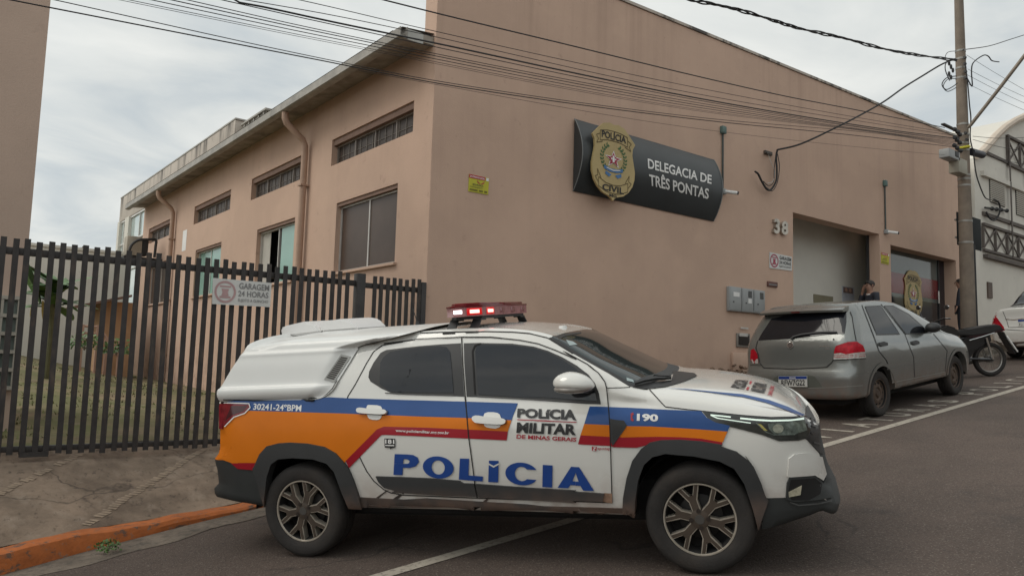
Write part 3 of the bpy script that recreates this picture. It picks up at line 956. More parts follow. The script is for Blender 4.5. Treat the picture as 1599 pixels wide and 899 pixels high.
# roof, soffit, gutter
GXE = 4.80
m = MB(); m.quad((GXE + .06, YF + FD + .003, 5.93), (GXE + .06, YE, 5.93), (XS + .25, YE, 6.02), (XS + .25, YF + FD + .003, 6.02))
S(m.build("soffit", M_SOFFIT))
m = MB()
pr = [(GXE - .06, 5.98), (GXE - .06, 5.86), (GXE - .03, 5.84), (GXE + .055, 5.84), (GXE + .055, 6.0), (GXE + .04, 6.0), (GXE + .04, 5.855), (GXE - .02, 5.855), (GXE - .045, 5.87), (GXE - .045, 5.98)]
m.prism([(x, z) for x, z in pr], Matrix(((1, 0, 0, 0), (0, 0, 1, 0), (0, 1, 0, 0), (0, 0, 0, 1))), YF + FD - .28, YE - .1)
S(m.build("gutter", M_GUTM))
m = MB(); m.quad((GXE - .02, YF + FD - .26, 5.995), (GXE - .02, YE, 5.995), (14, YE, 7.0), (14, YF + FD - .0, 7.0)); m.quad((GXE - .02, YF + FD + .003, 6.03), (GXE - .02, YE, 6.03), (14, YE, 7.05), (14, YF + FD + .003, 7.05))
S(m.build("roof", M_METALROOF))
m = MB(); m.bb((GXE + .056, YF + FD - .25, 5.88), (XS - .025, YF + FD + .02, 5.99)); S(m.build("eave_end", M_SOFFIT))
m = MB(); m.bb((GXE + .05, YF + FD - .27, 5.84), (GXE + .30, YF + FD - .255, 5.985)); S(m.build("gutter_bracket", mat("galvanised", (0.42, 0.41, 0.38), 0.5, var=0.2)))
for yp in (12.72, 21.32):
    m = MB()
    m.tube([(GXE + .02, yp, 5.84), (GXE + .02, yp, 5.74), (GXE + .05, yp, 5.66), (XS - .14, yp, 5.42), (XS - .095, yp, 5.32), (XS - .09, yp, 5.2), (XS - .09, yp, 2.2), (XS - .09, yp, .7)], 0.058, 12)
    for z in (4.6, 3.0, 1.6): m.bb((XS - .16, yp - .07, z), (XS - .002, yp + .07, z + .03))
    S(m.build("downpipe", M_PIPE))
m = MB(); m.bb((XS - .004, 20.2, 4.22), (XS - .001, 20.55, 4.75)); S(m.build("paint_patch", M_WHITE))

# ---- taller block behind the eave
blk = empty("rear_block", (5.45, 17.43, 6.0), "stained grey concrete block with tall glazing behind the far end of the salmon building", "building")
m = MB(); m.bb((5.45, 17.43, 6.12), (12, 29.45, 6.97), bev=.01); reparent(m.build("parapet", M_CONC), blk)
m = MB(); m.bb((5.44, 17.40, 6.975), (12.02, 29.47, 7.01)); reparent(m.build("coping", M_METALROOF), blk)
m = MB()
yp0, yp1 = onaxis(203, 350, 0, 5.45).y, onaxis(197.5, 350, 0, 5.45).y
for y, y_ in ((yp0, yp1), (29.1, 29.4)): m.bb((5.40, y, 0.4), (5.6, y_, 6.11))
reparent(m.build("pillars", M_RWHITE), blk)
fr = MB()
for z in (4.3, 5.25, 6.05): fr.bb((5.455, 25.1, z), (5.5, 29.1, z + .05))
for y in (25.05, (25.05 + yp0) / 2, (yp1 + 29.1) / 2): fr.bb((5.46, y, 3.2), (5.5, y + .05, 6.1))
fr = reparent(fr.build("window_frame", M_ALU), blk)
m = MB(); m.bb((5.50, 25.05, 3.2), (5.52, 29.4, 6.1)); reparent(m.build("pane", mat("painted_sky_reflection", (0.42, 0.50, 0.49), 0.05, var=0.1, vs=.6, spec=.9), None), fr)  # the sky's reflection is painted into this pale pane colour
m = MB(); m.bb((5.55, 25.02, 0.2), (12, 29.4, 3.2)); reparent(m.build("wall", M_RWHITE), blk)
m = MB(); m.bb((5.6, 15.9, 6.3), (7.6, 17.38, 6.82)); m.bb((5.55, 15.8, 6.83), (7.7, 17.36, 6.87))
for k in range(5): m.bb((5.57, 15.95 + k * .3, 6.3), (5.595, 16.0 + k * .3, 6.82))
reparent(m.build("roof_hatch", M_METALROOF), blk)

# ---- white back wall, neighbour
m = MB(); m.bb((-12, 26.0, 0), (5.25, 26.2, 4.62)); m.bb((-12, 25.95, 4.622), (5.25, 26.25, 4.70))
tag(m.build("boundary_wall", M_WHITEW), "tall white boundary wall across the back of the grassy yard", "wall")
nb = empty("neighbour_building", (0.95, 10.2, 0.7), "plain brown rendered building at the left edge behind the black gate", "building")
m = MB(); m.bb((-10, 10.2, -1), (0.98, 12.4, 8.2)); reparent(m.build("wall", M_WALLB), nb)
a, b = onaxis(31, 466, 1, 10.2), onaxis(-40, 605, 1, 10.2)
m = MB()
x0, x1, z0, z1 = b.x, a.x, b.z, a.z
for k in range(6): z = z0 + (z1 - z0) * k / 5; m.bb((x0, 10.12, z - .02), (x1, 10.19, z + .02))
for k in range(5): x = x0 + (x1 - x0) * k / 4; m.bb((x - .02, 10.125, z0), (x + .02, 10.185, z1))
fr = reparent(m.build("window", mat("beige_window_frame", (.36, .33, .28), .7)), nb)
m = MB(); m.bb((x0, 10.17, z0), (x1, 10.198, z1)); reparent(m.build("pane", mat("grey_glass_blocks", (0.20, 0.24, 0.22), 0.25, var=0.2)), fr)

# ---- small porch at the back of the yard
pc = empty("porch", (4.2, 22.0, 1.0), "small orange walled porch with a thin sloping roof at the back of the yard", "porch")
pa, pb = onaxis(166, 470, 1, 22.0), onaxis(208, 560, 1, 22.0)
m = MB(); m.bb((pa.x, 22.0, .5), (pb.x, 22.15, pa.z)); m.bb((pa.x, 22.15, .5), (pa.x + .12, 24, pa.z)); reparent(m.build("wall", mat("orange_wall_paint", (0.43, 0.265, 0.155), 0.9, var=0.12)), pc)
p1, p2 = onaxis(116, 479, 1, 21.6), onaxis(205, 462, 1, 21.6)
m = MB(); m.prism([(p1.x, p1.z - .03), (p2.x, p2.z - .03), (p2.x, p2.z + .03), (p1.x, p1.z + .03)], Matrix(((1, 0, 0, 0), (0, 0, 1, 0), (0, 1, 0, 0), (0, 0, 0, 1))), 21.5, 24.5)
reparent(m.build("roof", mat("roof_tile_brown", (0.17, 0.10, 0.075), 0.9, var=.3, vs=8)), pc)
rl = empty("handrail", (3.2, 19.5, 1.1), "low pinkish masonry handrail with slots beside the porch steps", "railing")
p1, p2 = onaxis(145, 530, 1, 21.3), onaxis(166, 545, 1, 21.3)
m = MB()
for k in range(3):
    z = p1.z + .32 - k * .17
    m.tube([(p1.x - .25, 21.3, z), (p1.x + .1, 21.3, z), (p2.x, 21.3, z - .28), (p2.x + .3, 21.3, z - .36)], .03, 6)
for x, dz in ((p1.x - .25, .0), (p1.x + .1, 0), (p2.x, -.28), (p2.x + .3, -.36)):
    m.bb((x - .04, 21.26, .7), (x + .04, 21.34, p1.z + .36 + dz))
reparent(m.build("rails", mat("pink_masonry", (0.42, 0.27, 0.21), 0.9)), rl)
# ---- air conditioner on the wall
ac = empty("air_conditioner", (4.9, 23.4, 4.2), "weathered outdoor air conditioning unit on a wall bracket above the gate", "air conditioner")
aw = onaxis(213, 384, 1, 22.5)
ax0, ax1 = onaxis(198, 384, 1, 22.5).x, onaxis(222, 384, 1, 22.5).x
az0, az1 = onaxis(213, 399, 1, 22.5).z, onaxis(213, 369, 1, 22.5).z
m = MB(); m.bb((ax0, 22.5, az0), (ax1, 22.9, az1), bev=.02); reparent(m.build("casing", mat("weathered_casing", (0.36, 0.32, 0.26), 0.7, var=.25, vs=3)), ac)
m = MB(); m.bb((ax1 - .04, 22.52, az0 + .03), (ax1 + .16, 22.88, az1 - .03), bev=.01); reparent(m.build("service_side", M_BLACK), ac)
m = MB(); m.bb((ax0 - .06, 22.45, az0 - .12), (XS - .002, 22.95, az0 - .03)); m.bb((ax0, 22.6, az0 - .25), (XS - .002, 22.7, az0 - .122)); reparent(m.build("bracket", M_BLACK), ac)
P_ = [onaxis(a, b, 1, 22.4) for a, b in crom([(202, 391), (206, 382), (216, 375), (230, 374), (243, 374.5), (243, 385), (241, 402)], [5] * 6)]
m = MB(); m.tube(P_, .035, 8); reparent(m.build("hose", M_BLACK), ac)

# ---------------------------------------------------------------- fence and gate
def fX(px, py): return fac(px, py).x
YG = YF - 0.02
sl_px = [6.3, 26, 44.4, 62.7, 80.9, 98.7, 116.2, 133.1, 150.4, 167.1, 184.4]
xa = fX(6.3, 371); xb = fX(184.4, 389)
dX = (xb - xa) / 10
ztop = (fac(6.3, 370.7).z + fac(659.8, 439.5).z) / 2
zbot = fac(100, 707).z
gate_f = empty("sliding_gate", (2, YG, 0.66), "black metal sliding gate of upright slats across the drive", "gate")
xpost = fX(562, 430)
def slat_panel(x0, x1, step, name, root, w=0.050):
    m = MB()
    x = x0
    while x < x1:
        z0_, z1_ = zbot + random.uniform(-.012, .012), ztop + random.uniform(-.014, .014)
        m.box((x + random.uniform(-.004, .004), YG - .0135, (z0_ + z1_) / 2), (w, .017, z1_ - z0_), Matrix.Rotation(random.uniform(-.0045, .0045), 3, 'Y') @ Matrix.Rotation(random.uniform(-.10, .10), 3, 'Z'))
        x += step
    reparent(m.build(name, M_FENCE), root)
slat_panel(xa - 14 * dX, xpost - 0.09, dX, "slat_panel", gate_f)
zr1, zr0 = fac(50, 389).z, fac(50, 400).z
zq1, zq0 = fac(200, 690).z, fac(200, 698).z
def rail(x0, x1, z0, z1, root, y0=0.0):
    m = MB(); m.bb((x0, YG + y0, z0), (x1, YG + y0 + .05, z1), bev=.004); reparent(m.build("rail", M_FENCE), root)
rail(xa - 14 * dX, xpost - .06, zr0, zr1, gate_f); rail(xa - 14 * dX, xpost - .06, zq0, zq1, gate_f)
m = MB(); m.bb((fX(30, 700), YG - .03, zbot - .02), (fX(75, 700), YG + .03, zq0 - .003)); reparent(m.build("roller_box", M_FENCE), gate_f)
fen = empty("slat_fence", (4.6, YG, 0.7), "short fixed black slat fence panel beside the building corner", "fence")
slat_panel(xpost + 0.19, XS - 0.07, dX * 0.95, "slat_panel", fen, 0.050)
zf1, zf0 = fac(600, 444).z, fac(600, 452).z
rail(xpost + .06, XS - .03, zf0, zf1, fen); rail(xpost + .06, XS - .03, zq0 + .02, zq1 + .02, fen)
m = MB(); m.bb((xpost - .055, YG - .04, .4), (xpost + .055, YG + .07, ztop + .01), bev=.005); reparent(m.build("post", M_FENCE), fen)
m = MB(); m.bb((XS - .115, YG - .03, .4), (XS - .045, YG + .04, ztop - .02), bev=.005); reparent(m.build("post", M_FENCE), fen)

# ---------------------------------------------------------------- flat signs on a Y plane
def quad_sign(root, name, q, y, t, material):
    """Thin plate whose four pixel corners (TL TR BR BL) are carried to the plane Y = y."""
    P = [onaxis(*c, 1, y) for c in q]
    m = MB()
    a = [m.bm.verts.new(p) for p in P]
    b = [m.bm.verts.new(p + Vector((0, t, 0))) for p in P]
    m.bm.faces.new(a); m.bm.faces.new(b[::-1])
    for k in range(4): m.bm.faces.new((a[k], a[(k + 1) % 4], b[(k + 1) % 4], b[k]))
    return reparent(m.build(name, material), root)
def quad_text(root, name, s, q, y, material, bold=0.0, space=1.0, t=0.0):
    bm = norm_bm(text_bm(s, bold, 0, space))
    for v in bm.verts:
        v.co = onaxis(*bilin(q, v.co.x, v.co.y), 1, y)
    bmesh.ops.recalc_face_normals(bm, faces=bm.faces[:])
    if t:
        r = bmesh.ops.extrude_face_region(bm, geom=bm.faces[:])
        for v in [e for e in r['geom'] if isinstance(e, bmesh.types.BMVert)]:
            v.co.y += t
        bmesh.ops.recalc_face_normals(bm, faces=bm.faces[:])
    return reparent(bm_obj(name, bm, material, None, 20), root)
def quad_poly(root, name, pts, q, y, material, t=0.0):
    """Polygon given in the unit square of the quad (u right, v up)."""
    bm = poly_bm(pts)
    for v in bm.verts: v.co = onaxis(*bilin(q, v.co.x, v.co.y), 1, y)
    bmesh.ops.recalc_face_normals(bm, faces=bm.faces[:])
    return reparent(bm_obj(name, bm, material, None, 20), root)
def sub(q, u0, v0, u1, v1):
    return [bilin(q, u0, v1), bilin(q, u1, v1), bilin(q, u1, v0), bilin(q, u0, v0)]
def circ(cu, cv, ru, rv, n=28): return [(cu + ru * math.cos(2 * math.pi * k / n), cv + rv * math.sin(2 * math.pi * k / n)) for k in range(n)]
def ring_poly(cu, cv, ru, rv, k=0.84, n=36):
    o = circ(cu, cv, ru, rv, n); i = circ(cu, cv, ru * k, rv * k, n)
    return o + [o[0]] + [i[0]] + i[::-1]
def ring_obj(root, name, cu, cv, ru, rv, k, q, y, material, n=36):
    bm = bmesh.new()
    o = [bm.verts.new(onaxis(*bilin(q, *p), 1, y)) for p in circ(cu, cv, ru, rv, n)]
    i = [bm.verts.new(onaxis(*bilin(q, *p), 1, y)) for p in circ(cu, cv, ru * k, rv * k, n)]
    for a in range(n): bm.faces.new((o[a], o[(a + 1) % n], i[(a + 1) % n], i[a]))
    bmesh.ops.recalc_face_normals(bm, faces=bm.faces[:])
    return reparent(bm_obj(name, bm, material, None, 20), root)
M_PINK = mat("faded_red_print", (0.42, 0.27, 0.27), 0.7, var=.1)
M_PINK2 = mat("magenta_print", (0.35, 0.06, 0.10), 0.7, var=.1)
M_SIGNW = mat("sign_white", (0.58, 0.58, 0.56), 0.6, var=.06)
M_GTXT = mat("faded_grey_print", (0.20, 0.20, 0.20), 0.7)
def garage_sign(q, y, label, ink, txt, root_name="garage_sign"):
    c = onaxis(*q[3], 1, y)
    r = empty(root_name, c, label, "sign")
    quad_sign(r, "plate", q, y, 0.008, M_SIGNW)
    ring_obj(r, "ring", .215, .5, .185, .43, .80, q, y - .003, ink)
    for nm, pts in (("barrier", [(.12, .68), (.31, .68), (.31, .74), (.12, .74)]), ("barrier", [(.12, .26), (.31, .26), (.31, .33), (.12, .33)]),
                    ("car_mark", [(.15, .34), (.17, .48), (.15, .62), (.28, .62), (.26, .48), (.28, .34)])):
        quad_poly(r, nm, pts, q, y - .003, ink)
    quad_text(r, "lettering", "GARAGEM", sub(q, .45, .66, .965, .90), y - .004, txt, .02)
    quad_text(r, "lettering", "24 HORAS", sub(q, .44, .36, .96, .59), y - .004, txt, .02)
    quad_text(r, "lettering", "SUJEITO A GUINCHO", sub(q, .44, .12, .96, .27), y - .004, txt, .01)
    return r
def zq(s, ox, oy, pts): return [(ox + x / s, oy + y / s) for x, y in pts]
garage_sign(zq(4.497, 200, 360, [(598, 332), (1008, 367), (998, 537), (590, 515)]), YG - .06, "faded white garage sign hung on the slats of the black gate", M_PINK, M_GTXT)
garage_sign(zq(5.618, 1180, 320, [(122, 412), (318, 455), (318, 578), (122, 552)]), YF - .012, "small white garage sign with a magenta circle on the salmon wall below the house number", M_PINK2, M_TXT)

# alarm company signs
M_YEL = mat("sign_yellow", (0.47, 0.44, 0.03), 0.6, var=.08)
def alarm_sign(q, y, label):
    r = empty("alarm_sign", onaxis(*q[3], 1, y), label, "sign")
    quad_sign(r, "plate", q, y, .006, M_YEL)
    quad_poly(r, "band", [(0.0, .79), (.82, .79), (.82, 1), (0, 1)], q, y - .003, M_RED)
    quad_text(r, "lettering", "24 HORAS NO LOCAL", sub(q, .05, .84, .79, .94), y - .005, M_WHITE, .02)
    quad_poly(r, "corner_label", [(.86, .8), (.99, .8), (.99, .98), (.86, .98)], q, y - .003, M_WHITE)
    for s_ in (-1, 1):
        quad_poly(r, "wing", [(.60, .52), (.60 + s_ * .06, .60), (.60 + s_ * .2, .73), (.60 + s_ * .17, .62), (.60 + s_ * .1, .55)], q, y - .003, M_RED)
    quad_text(r, "lettering", "SEGURANCA", sub(q, .2, .40, .74, .50), y - .004, M_TXT, .01)
    quad_text(r, "lettering", "MONITORAMENTO", sub(q, .06, .26, .70, .34), y - .004, M_TXT)
    for a, b in ((.06, .46), (.53, .73), (.80, .95)):
        quad_poly(r, "mark", [(a, .08), (b, .08), (b, .18), (a, .18)], q, y - .004, mat("olive_ink", (0.16, 0.14, 0.02), .7))
    return r
alarm_sign(zq(11.236, 690, 250, [(480, 243), (828, 318), (812, 608), (465, 545)]), YF - .01, "yellow alarm sign with a red band on bare wall left of the charcoal signboard")
alarm_sign(zq(5.618, 1180, 320, [(1103, 415), (1172, 432), (1168, 525), (1103, 510)]), YF - .01, "yellow alarm sign with a red band on the pier between the two door openings")

# ---------------------------------------------------------------- black signboard with badge
M_BOARD = mat("charcoal_board", (0.035, 0.040, 0.043), 0.42, var=.15, vs=1.5)
sb = zq(3.745, 860, 160, [(137, 98), (945, 336), (945, 698), (122, 517)])
bx0 = (fac(*sb[0]).x + fac(*sb[3]).x) / 2
bx1 = fac(*sb[2]).x
bz1, bz0 = fac(*sb[0]).z, fac(*sb[3]).z
zr_ = fac(*sb[2]).z
bz0 = (bz0 + zr_) / 2
board = empty("signboard", (bx0, YF, bz0), "long charcoal bowed signboard of the police station with white lettering", "sign")
BUL = 0.20
def bowed(n=20):
    return [(YF - .02 - BUL * math.sin(math.pi * k / n) ** 0.9, bz0 + (bz1 - bz0) * k / n) for k in range(n + 1)]
m = MB()
prof = bowed()
L = [m.bm.verts.new((bx0, y, z)) for y, z in prof]; R = [m.bm.verts.new((bx1, y, z)) for y, z in prof]
for k in range(len(prof) - 1): m.bm.faces.new((L[k], R[k], R[k + 1], L[k + 1]))
m.bm.faces.new(L[::-1]); m.bm.faces.new(R); m.bm.faces.new((L[0], L[-1], R[-1], R[0]))
board_ob = reparent(m.build("panel", M_BOARD), board)
m = MB(); m.tube([(bx0 - .004, y - .004, z) for y, z in prof], .008, 6); m.tube([(bx1 + .004, y - .004, z) for y, z in prof], .008, 6); reparent(m.build("edge_trim", mat("trim_grey", (.16, .17, .17), .4)), board)
def on_board(px, py):
    # march along the ray to the bowed front
    v = ray(px, py)
    lo, hi = 0, None
    p = CAM + v * ((YF - .02 - BUL - CAM.y) / v.y)
    for _ in range(40):
        t = (p.z - bz0) / (bz1 - bz0); t = min(max(t, 0), 1)
        y = YF - .02 - BUL * math.sin(math.pi * t) ** 0.9 - .006
        p = CAM + v * ((y - CAM.y) / v.y)
    return p
def board_text(s, q, bold, space=1.0):
    bm = norm_bm(text_bm(s, bold, 0, space)); cut_grid(bm, 8, 4)
    for v in bm.verts: v.co = on_board(*bilin(q, v.co.x, v.co.y))
    bmesh.ops.recalc_face_normals(bm, faces=bm.faces[:])
    reparent(bm_obj("lettering", bm, M_WHITE, None, 60), board)
board_text("DELEGACIA DE", zq(3.745, 860, 160, [(567, 327), (942, 425), (940, 478), (570, 386)]), .022)
board_text("TRÊS PONTAS", zq(3.745, 860, 160, [(574, 402), (927, 490), (923, 566), (578, 486)]), .022)

def half(pts): return pts + [(-x, y) for x, y in pts[::-1] if abs(x) > 1e-6]
BADGE = half([(0, 0.985), (.10, 1.0), (.24, .975), (.36, .90), (.50, .80), (.445, .735), (.435, .65), (.465, .55), (.50, .43), (.49, .33), (.445, .235), (.36, .15), (.24, .085), (.10, .055), (.04, .03), (0, 0.0)])
M_GOLD = mat("badge_gold", (0.43, 0.325, 0.145), 0.5, var=.08, vs=2)
M_GREEN = mat("badge_green", (0.05, 0.12, 0.04), .6); M_BLUE = mat("badge_blue", (0.06, 0.16, 0.34), .6); M_INK = mat("badge_ink", (0.02, 0.017, 0.015), .6)
M_BRED = mat("badge_red", (0.36, 0.03, 0.06), .6); M_LINEGOLD = mat("badge_line", (0.12, 0.085, 0.03), .6)
def badge(root, q, y, t, small=False):
    """q: pixel corners of the badge's bounding box."""
    def uv(p): return (p[0] + .5, p[1])
    bm = poly_bm([uv(p) for p in BADGE])
    for v in bm.verts: v.co = onaxis(*bilin(q, v.co.x, v.co.y), 1, y)
    bmesh.ops.recalc_face_normals(bm, faces=bm.faces[:])
    r = bmesh.ops.extrude_face_region(bm, geom=bm.faces[:])
    for v in [e for e in r['geom'] if isinstance(e, bmesh.types.BMVert)]: v.co.y += t
    bmesh.ops.recalc_face_normals(bm, faces=bm.faces[:])
    reparent(bm_obj("shield", bm, M_GOLD, None, 20), root)
    d = 0.004
    def P(name, pts, mt, k=1): return quad_poly(root, name, [uv(p) for p in pts], q, y - d * k, mt)
    # ribbon outlines (thin dark lines)
    def ln(pts, w=.006):
        bm = bmesh.new()
        for a, b in zip(pts, pts[1:]):
            dx, dy = b[0] - a[0], b[1] - a[1]; l = math.hypot(dx, dy) or 1
            n = (-dy / l * w, dx / l * w)
            bm.faces.new([bm.verts.new(onaxis(*bilin(q, *uv(p)), 1, y - d)) for p in ((a[0] + n[0], a[1] + n[1]), (b[0] + n[0], b[1] + n[1]), (b[0] - n[0], b[1] - n[1]), (a[0] - n[0], a[1] - n[1]))])
        bmesh.ops.recalc_face_normals(bm, faces=bm.faces[:])
        reparent(bm_obj("line", bm, M_LINEGOLD, None, 20), root)
    ln([(-.32, .87), (-.16, .895), (0, .90), (.16, .895), (.32, .87), (.32, .745), (.16, .77), (0, .775), (-.16, .77), (-.32, .745), (-.32, .87)])
    for s_ in (-1, 1):
        ln([(s_ * .32, .83), (s_ * .41, .80), (s_ * .36, .755), (s_ * .40, .70), (s_ * .26, .735)])
        ln([(s_ * .34, .20), (s_ * .42, .27), (s_ * .36, .29), (s_ * .37, .37), (s_ * .28, .26)])
    ln([(-.34, .27), (-.17, .215), (0, .20), (.17, .215), (.34, .27), (.34, .155), (.17, .105), (0, .09), (-.17, .105), (-.34, .155), (-.34, .27)])
    def T(s, a, b, c, e, bold=.015): quad_text(root, "lettering", s, sub(q, a + .5, b, c + .5, e), y - d * 1.5, M_INK, bold)
    T("POLÍCIA", -.285, .787, .285, .90, .03); T("CIVIL", -.25, .112, .25, .195, .03); T("MG", -.085, .045, .085, .083, .03)
    # five pointed star
    def star(r0, r1, cx, cy, asp): return [(cx + (r0 if k % 2 == 0 else r1) * math.sin(math.pi * k / 5), cy + (r0 if k % 2 == 0 else r1) * asp * math.cos(math.pi * k / 5)) for k in range(10)]
    asp = .56
    P("star", star(.21, .085, 0, .535, asp), M_WHITE, 1)
    P("star", star(.17, .066, 0, .535, asp), M_BRED, 2)
    P("star", circ(0, .535, .085, .085 * asp, 20), M_BRED, 2.5)
    P("figure", [(-.02, .50), (.02, .50), (.03, .55), (.012, .585), (-.012, .585), (-.03, .55)], M_WHITE, 3)
    P("figure", [(-.06, .555), (-.02, .545), (-.03, .53), (-.06, .535)], M_WHITE, 3); P("figure", [(.06, .555), (.02, .545), (.03, .53), (.06, .535)], M_WHITE, 3)
    bm = bmesh.new()
    for s_ in (-1, 1):
        for k in range(9):
            th = math.radians(-60 + k * 14)
            cx, cy = s_ * .27 * math.cos(th), .535 + .30 * .60 * math.sin(th) + .02
            for o in (-1, 1):
                an = th + math.pi / 2 + o * .7
                ex, ey = cx + s_ * .075 * math.cos(an), cy + .075 * .62 * math.sin(an)
                nx, ny = -(ey - cy) * .35, (ex - cx) * .25
                mx_, my_ = (cx + ex) / 2, (cy + ey) / 2
                bm.faces.new([bm.verts.new(onaxis(*bilin(q, *uv(p)), 1, y - d)) for p in ((cx, cy), (mx_ + nx, my_ + ny), (ex, ey), (mx_ - nx, my_ - ny))])
    bmesh.ops.recalc_face_normals(bm, faces=bm.faces[:])
    reparent(bm_obj("branches", bm, M_GREEN, None, 20), root)
    P("ribbon", [(-.22, .44), (-.08, .415), (.08, .415), (.22, .44), (.22, .395), (.08, .37), (-.08, .37), (-.22, .395)], M_BLUE, 2)
    P("ribbon", [(-.18, .37), (-.04, .335), (-.10, .30), (-.19, .33)], M_BLUE, 2); P("ribbon", [(.18, .37), (.04, .335), (.10, .30), (.19, .33)], M_BLUE, 2)
    P("ribbon_text", [(-.16, .418), (0, .400), (.16, .418), (.16, .408), (0, .388), (-.16, .408)], M_WHITE, 3)
yb = YF - .02 - BUL - .05
bq_l, bq_r = 924.5, 992.0
# bounding box of the badge carried on its plane: vertical sides, horizontal edges along the wall
pb_t = onaxis(957, 193, 1, yb); pb_b = onaxis(957.3, 313.5, 1, yb)
xl, xr = onaxis(924.5, 255, 1, yb).x, onaxis(991.5, 270, 1, yb).x
def to_px(p):
    d = Vector(p) - CAM
    return (IMG_W / 2 + FOC * d.dot(RGT) / d.dot(FWD), IMG_H / 2 - FOC * d.dot(UPV) / d.dot(FWD))
bq = [to_px((xl, yb, pb_t.z)), to_px((xr, yb, pb_t.z)), to_px((xr, yb, pb_b.z)), to_px((xl, yb, pb_b.z))]
bd = empty("police_badge", (xl, yb, pb_b.z), "gold shield shaped police badge mounted on the front of the charcoal signboard", "badge")
badge(bd, bq, yb, .035)
m = MB(); m.cyl(((xl + xr) / 2, yb + .036, (bz0 + bz1) / 2), ((xl + xr) / 2, YF - BUL, (bz0 + bz1) / 2), .03); reparent(m.build("spacer", M_BLACK), bd)
# second badge stuck on the glass entrance
yb2 = yg - .03
tl_, br_ = onaxis(1412, 424, 1, yb2), onaxis(1441, 496, 1, yb2)
t2 = onaxis(1425, 422, 1, yb2).z; b2 = onaxis(1427, 500, 1, yb2).z
bq2 = [to_px((tl_.x, yb2, t2)), to_px((br_.x, yb2, t2)), to_px((br_.x, yb2, b2)), to_px((tl_.x, yb2, b2))]
bd2 = empty("police_badge", (tl_.x, yb2, b2), "gold shield shaped police badge on the glass entrance behind the grey hatchback", "badge")
badge(bd2, bq2, yb2, .02)

# ---------------------------------------------------------------- small things on the street wall
hn = empty("house_number", fac(1207, 366), "raised chrome house number 38 beside the garage opening", "house number")
M_CHROME = mat("number_metal", (0.42, 0.38, 0.33), 0.3, metal=0.7, var=.25, vs=12)
quad_text(hn, "digit", "3", zq(5.618, 1180, 320, [(165, 118), (215, 124), (212, 258), (162, 246)]), YF - .06, M_CHROME, .035, t=.055)
quad_text(hn, "digit", "8", zq(5.618, 1180, 320, [(232, 136), (288, 146), (286, 266), (228, 258)]), YF - .06, M_CHROME, .035, t=.055)
def wall_box(name, q, dep, material, label, cat, group=None, bev=.01):
    P = [fac(*c) for c in q]
    x0, x1 = (P[0].x + P[3].x) / 2, (P[1].x + P[2].x) / 2
    z1, z0 = (P[0].z + P[1].z) / 2, (P[2].z + P[3].z) / 2
    r = empty(name, ((x0 + x1) / 2, YF, z0), label, cat, group)
    m = MB(); m.bb((x0, YF - dep, z0), (x1, YF - .001, z1), bev=bev)
    reparent(m.build("case", material), r)
    return r, x0, x1, z0, z1
mq = [[(65, 122), (148, 130), (148, 300), (62, 292)], [(155, 135), (232, 142), (232, 308), (152, 300)], [(238, 148), (315, 152), (312, 316), (236, 308)]]
mlab = ["leftmost grey electricity meter box with a white sticker and no window", "middle grey electricity meter box with a dark window and white label", "rightmost grey electricity meter box with a small dark window"]
for k, c in enumerate(mq):
    r, x0, x1, z0, z1 = wall_box("meter_box", zq(4.494, 1120, 420, c), .07, M_GREY, mlab[k], "meter box", "meter boxes on the salmon wall")
    w, h = x1 - x0, z1 - z0
    y = YF - .071
    m = MB(); m.bb((x0 + .05 * w, y - .006, z0 + .04 * h), (x1 - .05 * w, y, z1 - .04 * h), bev=.003); reparent(m.build("door", M_GREY), r)
    y -= .0065
    if k:
        m = MB(); m.bb((x0 + .5 * w, y - .003, z0 + .62 * h), (x0 + .82 * w, y, z0 + .90 * h)); reparent(m.build("window", M_DGLASS), r)
    if k < 2:
        m = MB(); m.bb((x0 + (.3 if k == 0 else .5) * w, y - .003, z0 + (.6 if k == 0 else .38) * h), (x0 + .8 * w, y, z0 + (.78 if k == 0 else .58) * h)); reparent(m.build("sticker", M_WHITE), r)
    m = MB(); m.cyl((x0 + .3 * w, y - .012, z0 + .38 * h), (x0 + .3 * w, y, z0 + .38 * h), .012); reparent(m.build("knob", M_BLACK), r)
r, x0, x1, z0, z1 = wall_box("meter_hatch", zq(4.494, 1120, 420, [(132, 447), (222, 455), (222, 552), (128, 545)]), .03, mat("hatch_frame", (.20, .18, .16), .7, var=.2), "low metal water meter hatch in a frame near the pavement", "hatch")
m = MB(); m.bb((x0 + .04, YF - .036, z0 + .04), (x1 - .04, YF - .031, z1 - .04)); reparent(m.build("glass", M_DGLASS), r)
m = MB(); m.bb((x0 + .06, YF - .040, z0 + .2), (x1 - .09, YF - .0365, z0 + .26)); m.bb((x0 + .1, YF - .040, z0 + .34), (x1 - .07, YF - .0365, z0 + .37)); reparent(m.build("plate", M_ALU), r)
r, x0, x1, z0, z1 = wall_box("letter_slot", zq(5.618, 1180, 320, [(97, 668), (186, 678), (180, 723), (97, 714)]), .03, mat("slot_brown", (.13, .06, .05), .7, var=.25), "small dark red letter slot plate below the garage sign", "letter slot")
m = MB(); m.bb((x0 + .03, YF - .034, z0 + .03), (x1 - .03, YF - .0305, z1 - .05)); reparent(m.build("flap", M_GTXT), r)
r, *_ = wall_box("wall_plinth", zq(4.494, 1120, 420, [(95, 585), (250, 590), (250, 720), (95, 720)]), .06, M_WALL, "low rendered plinth at the foot of the salmon wall behind the hatchback", "plinth")

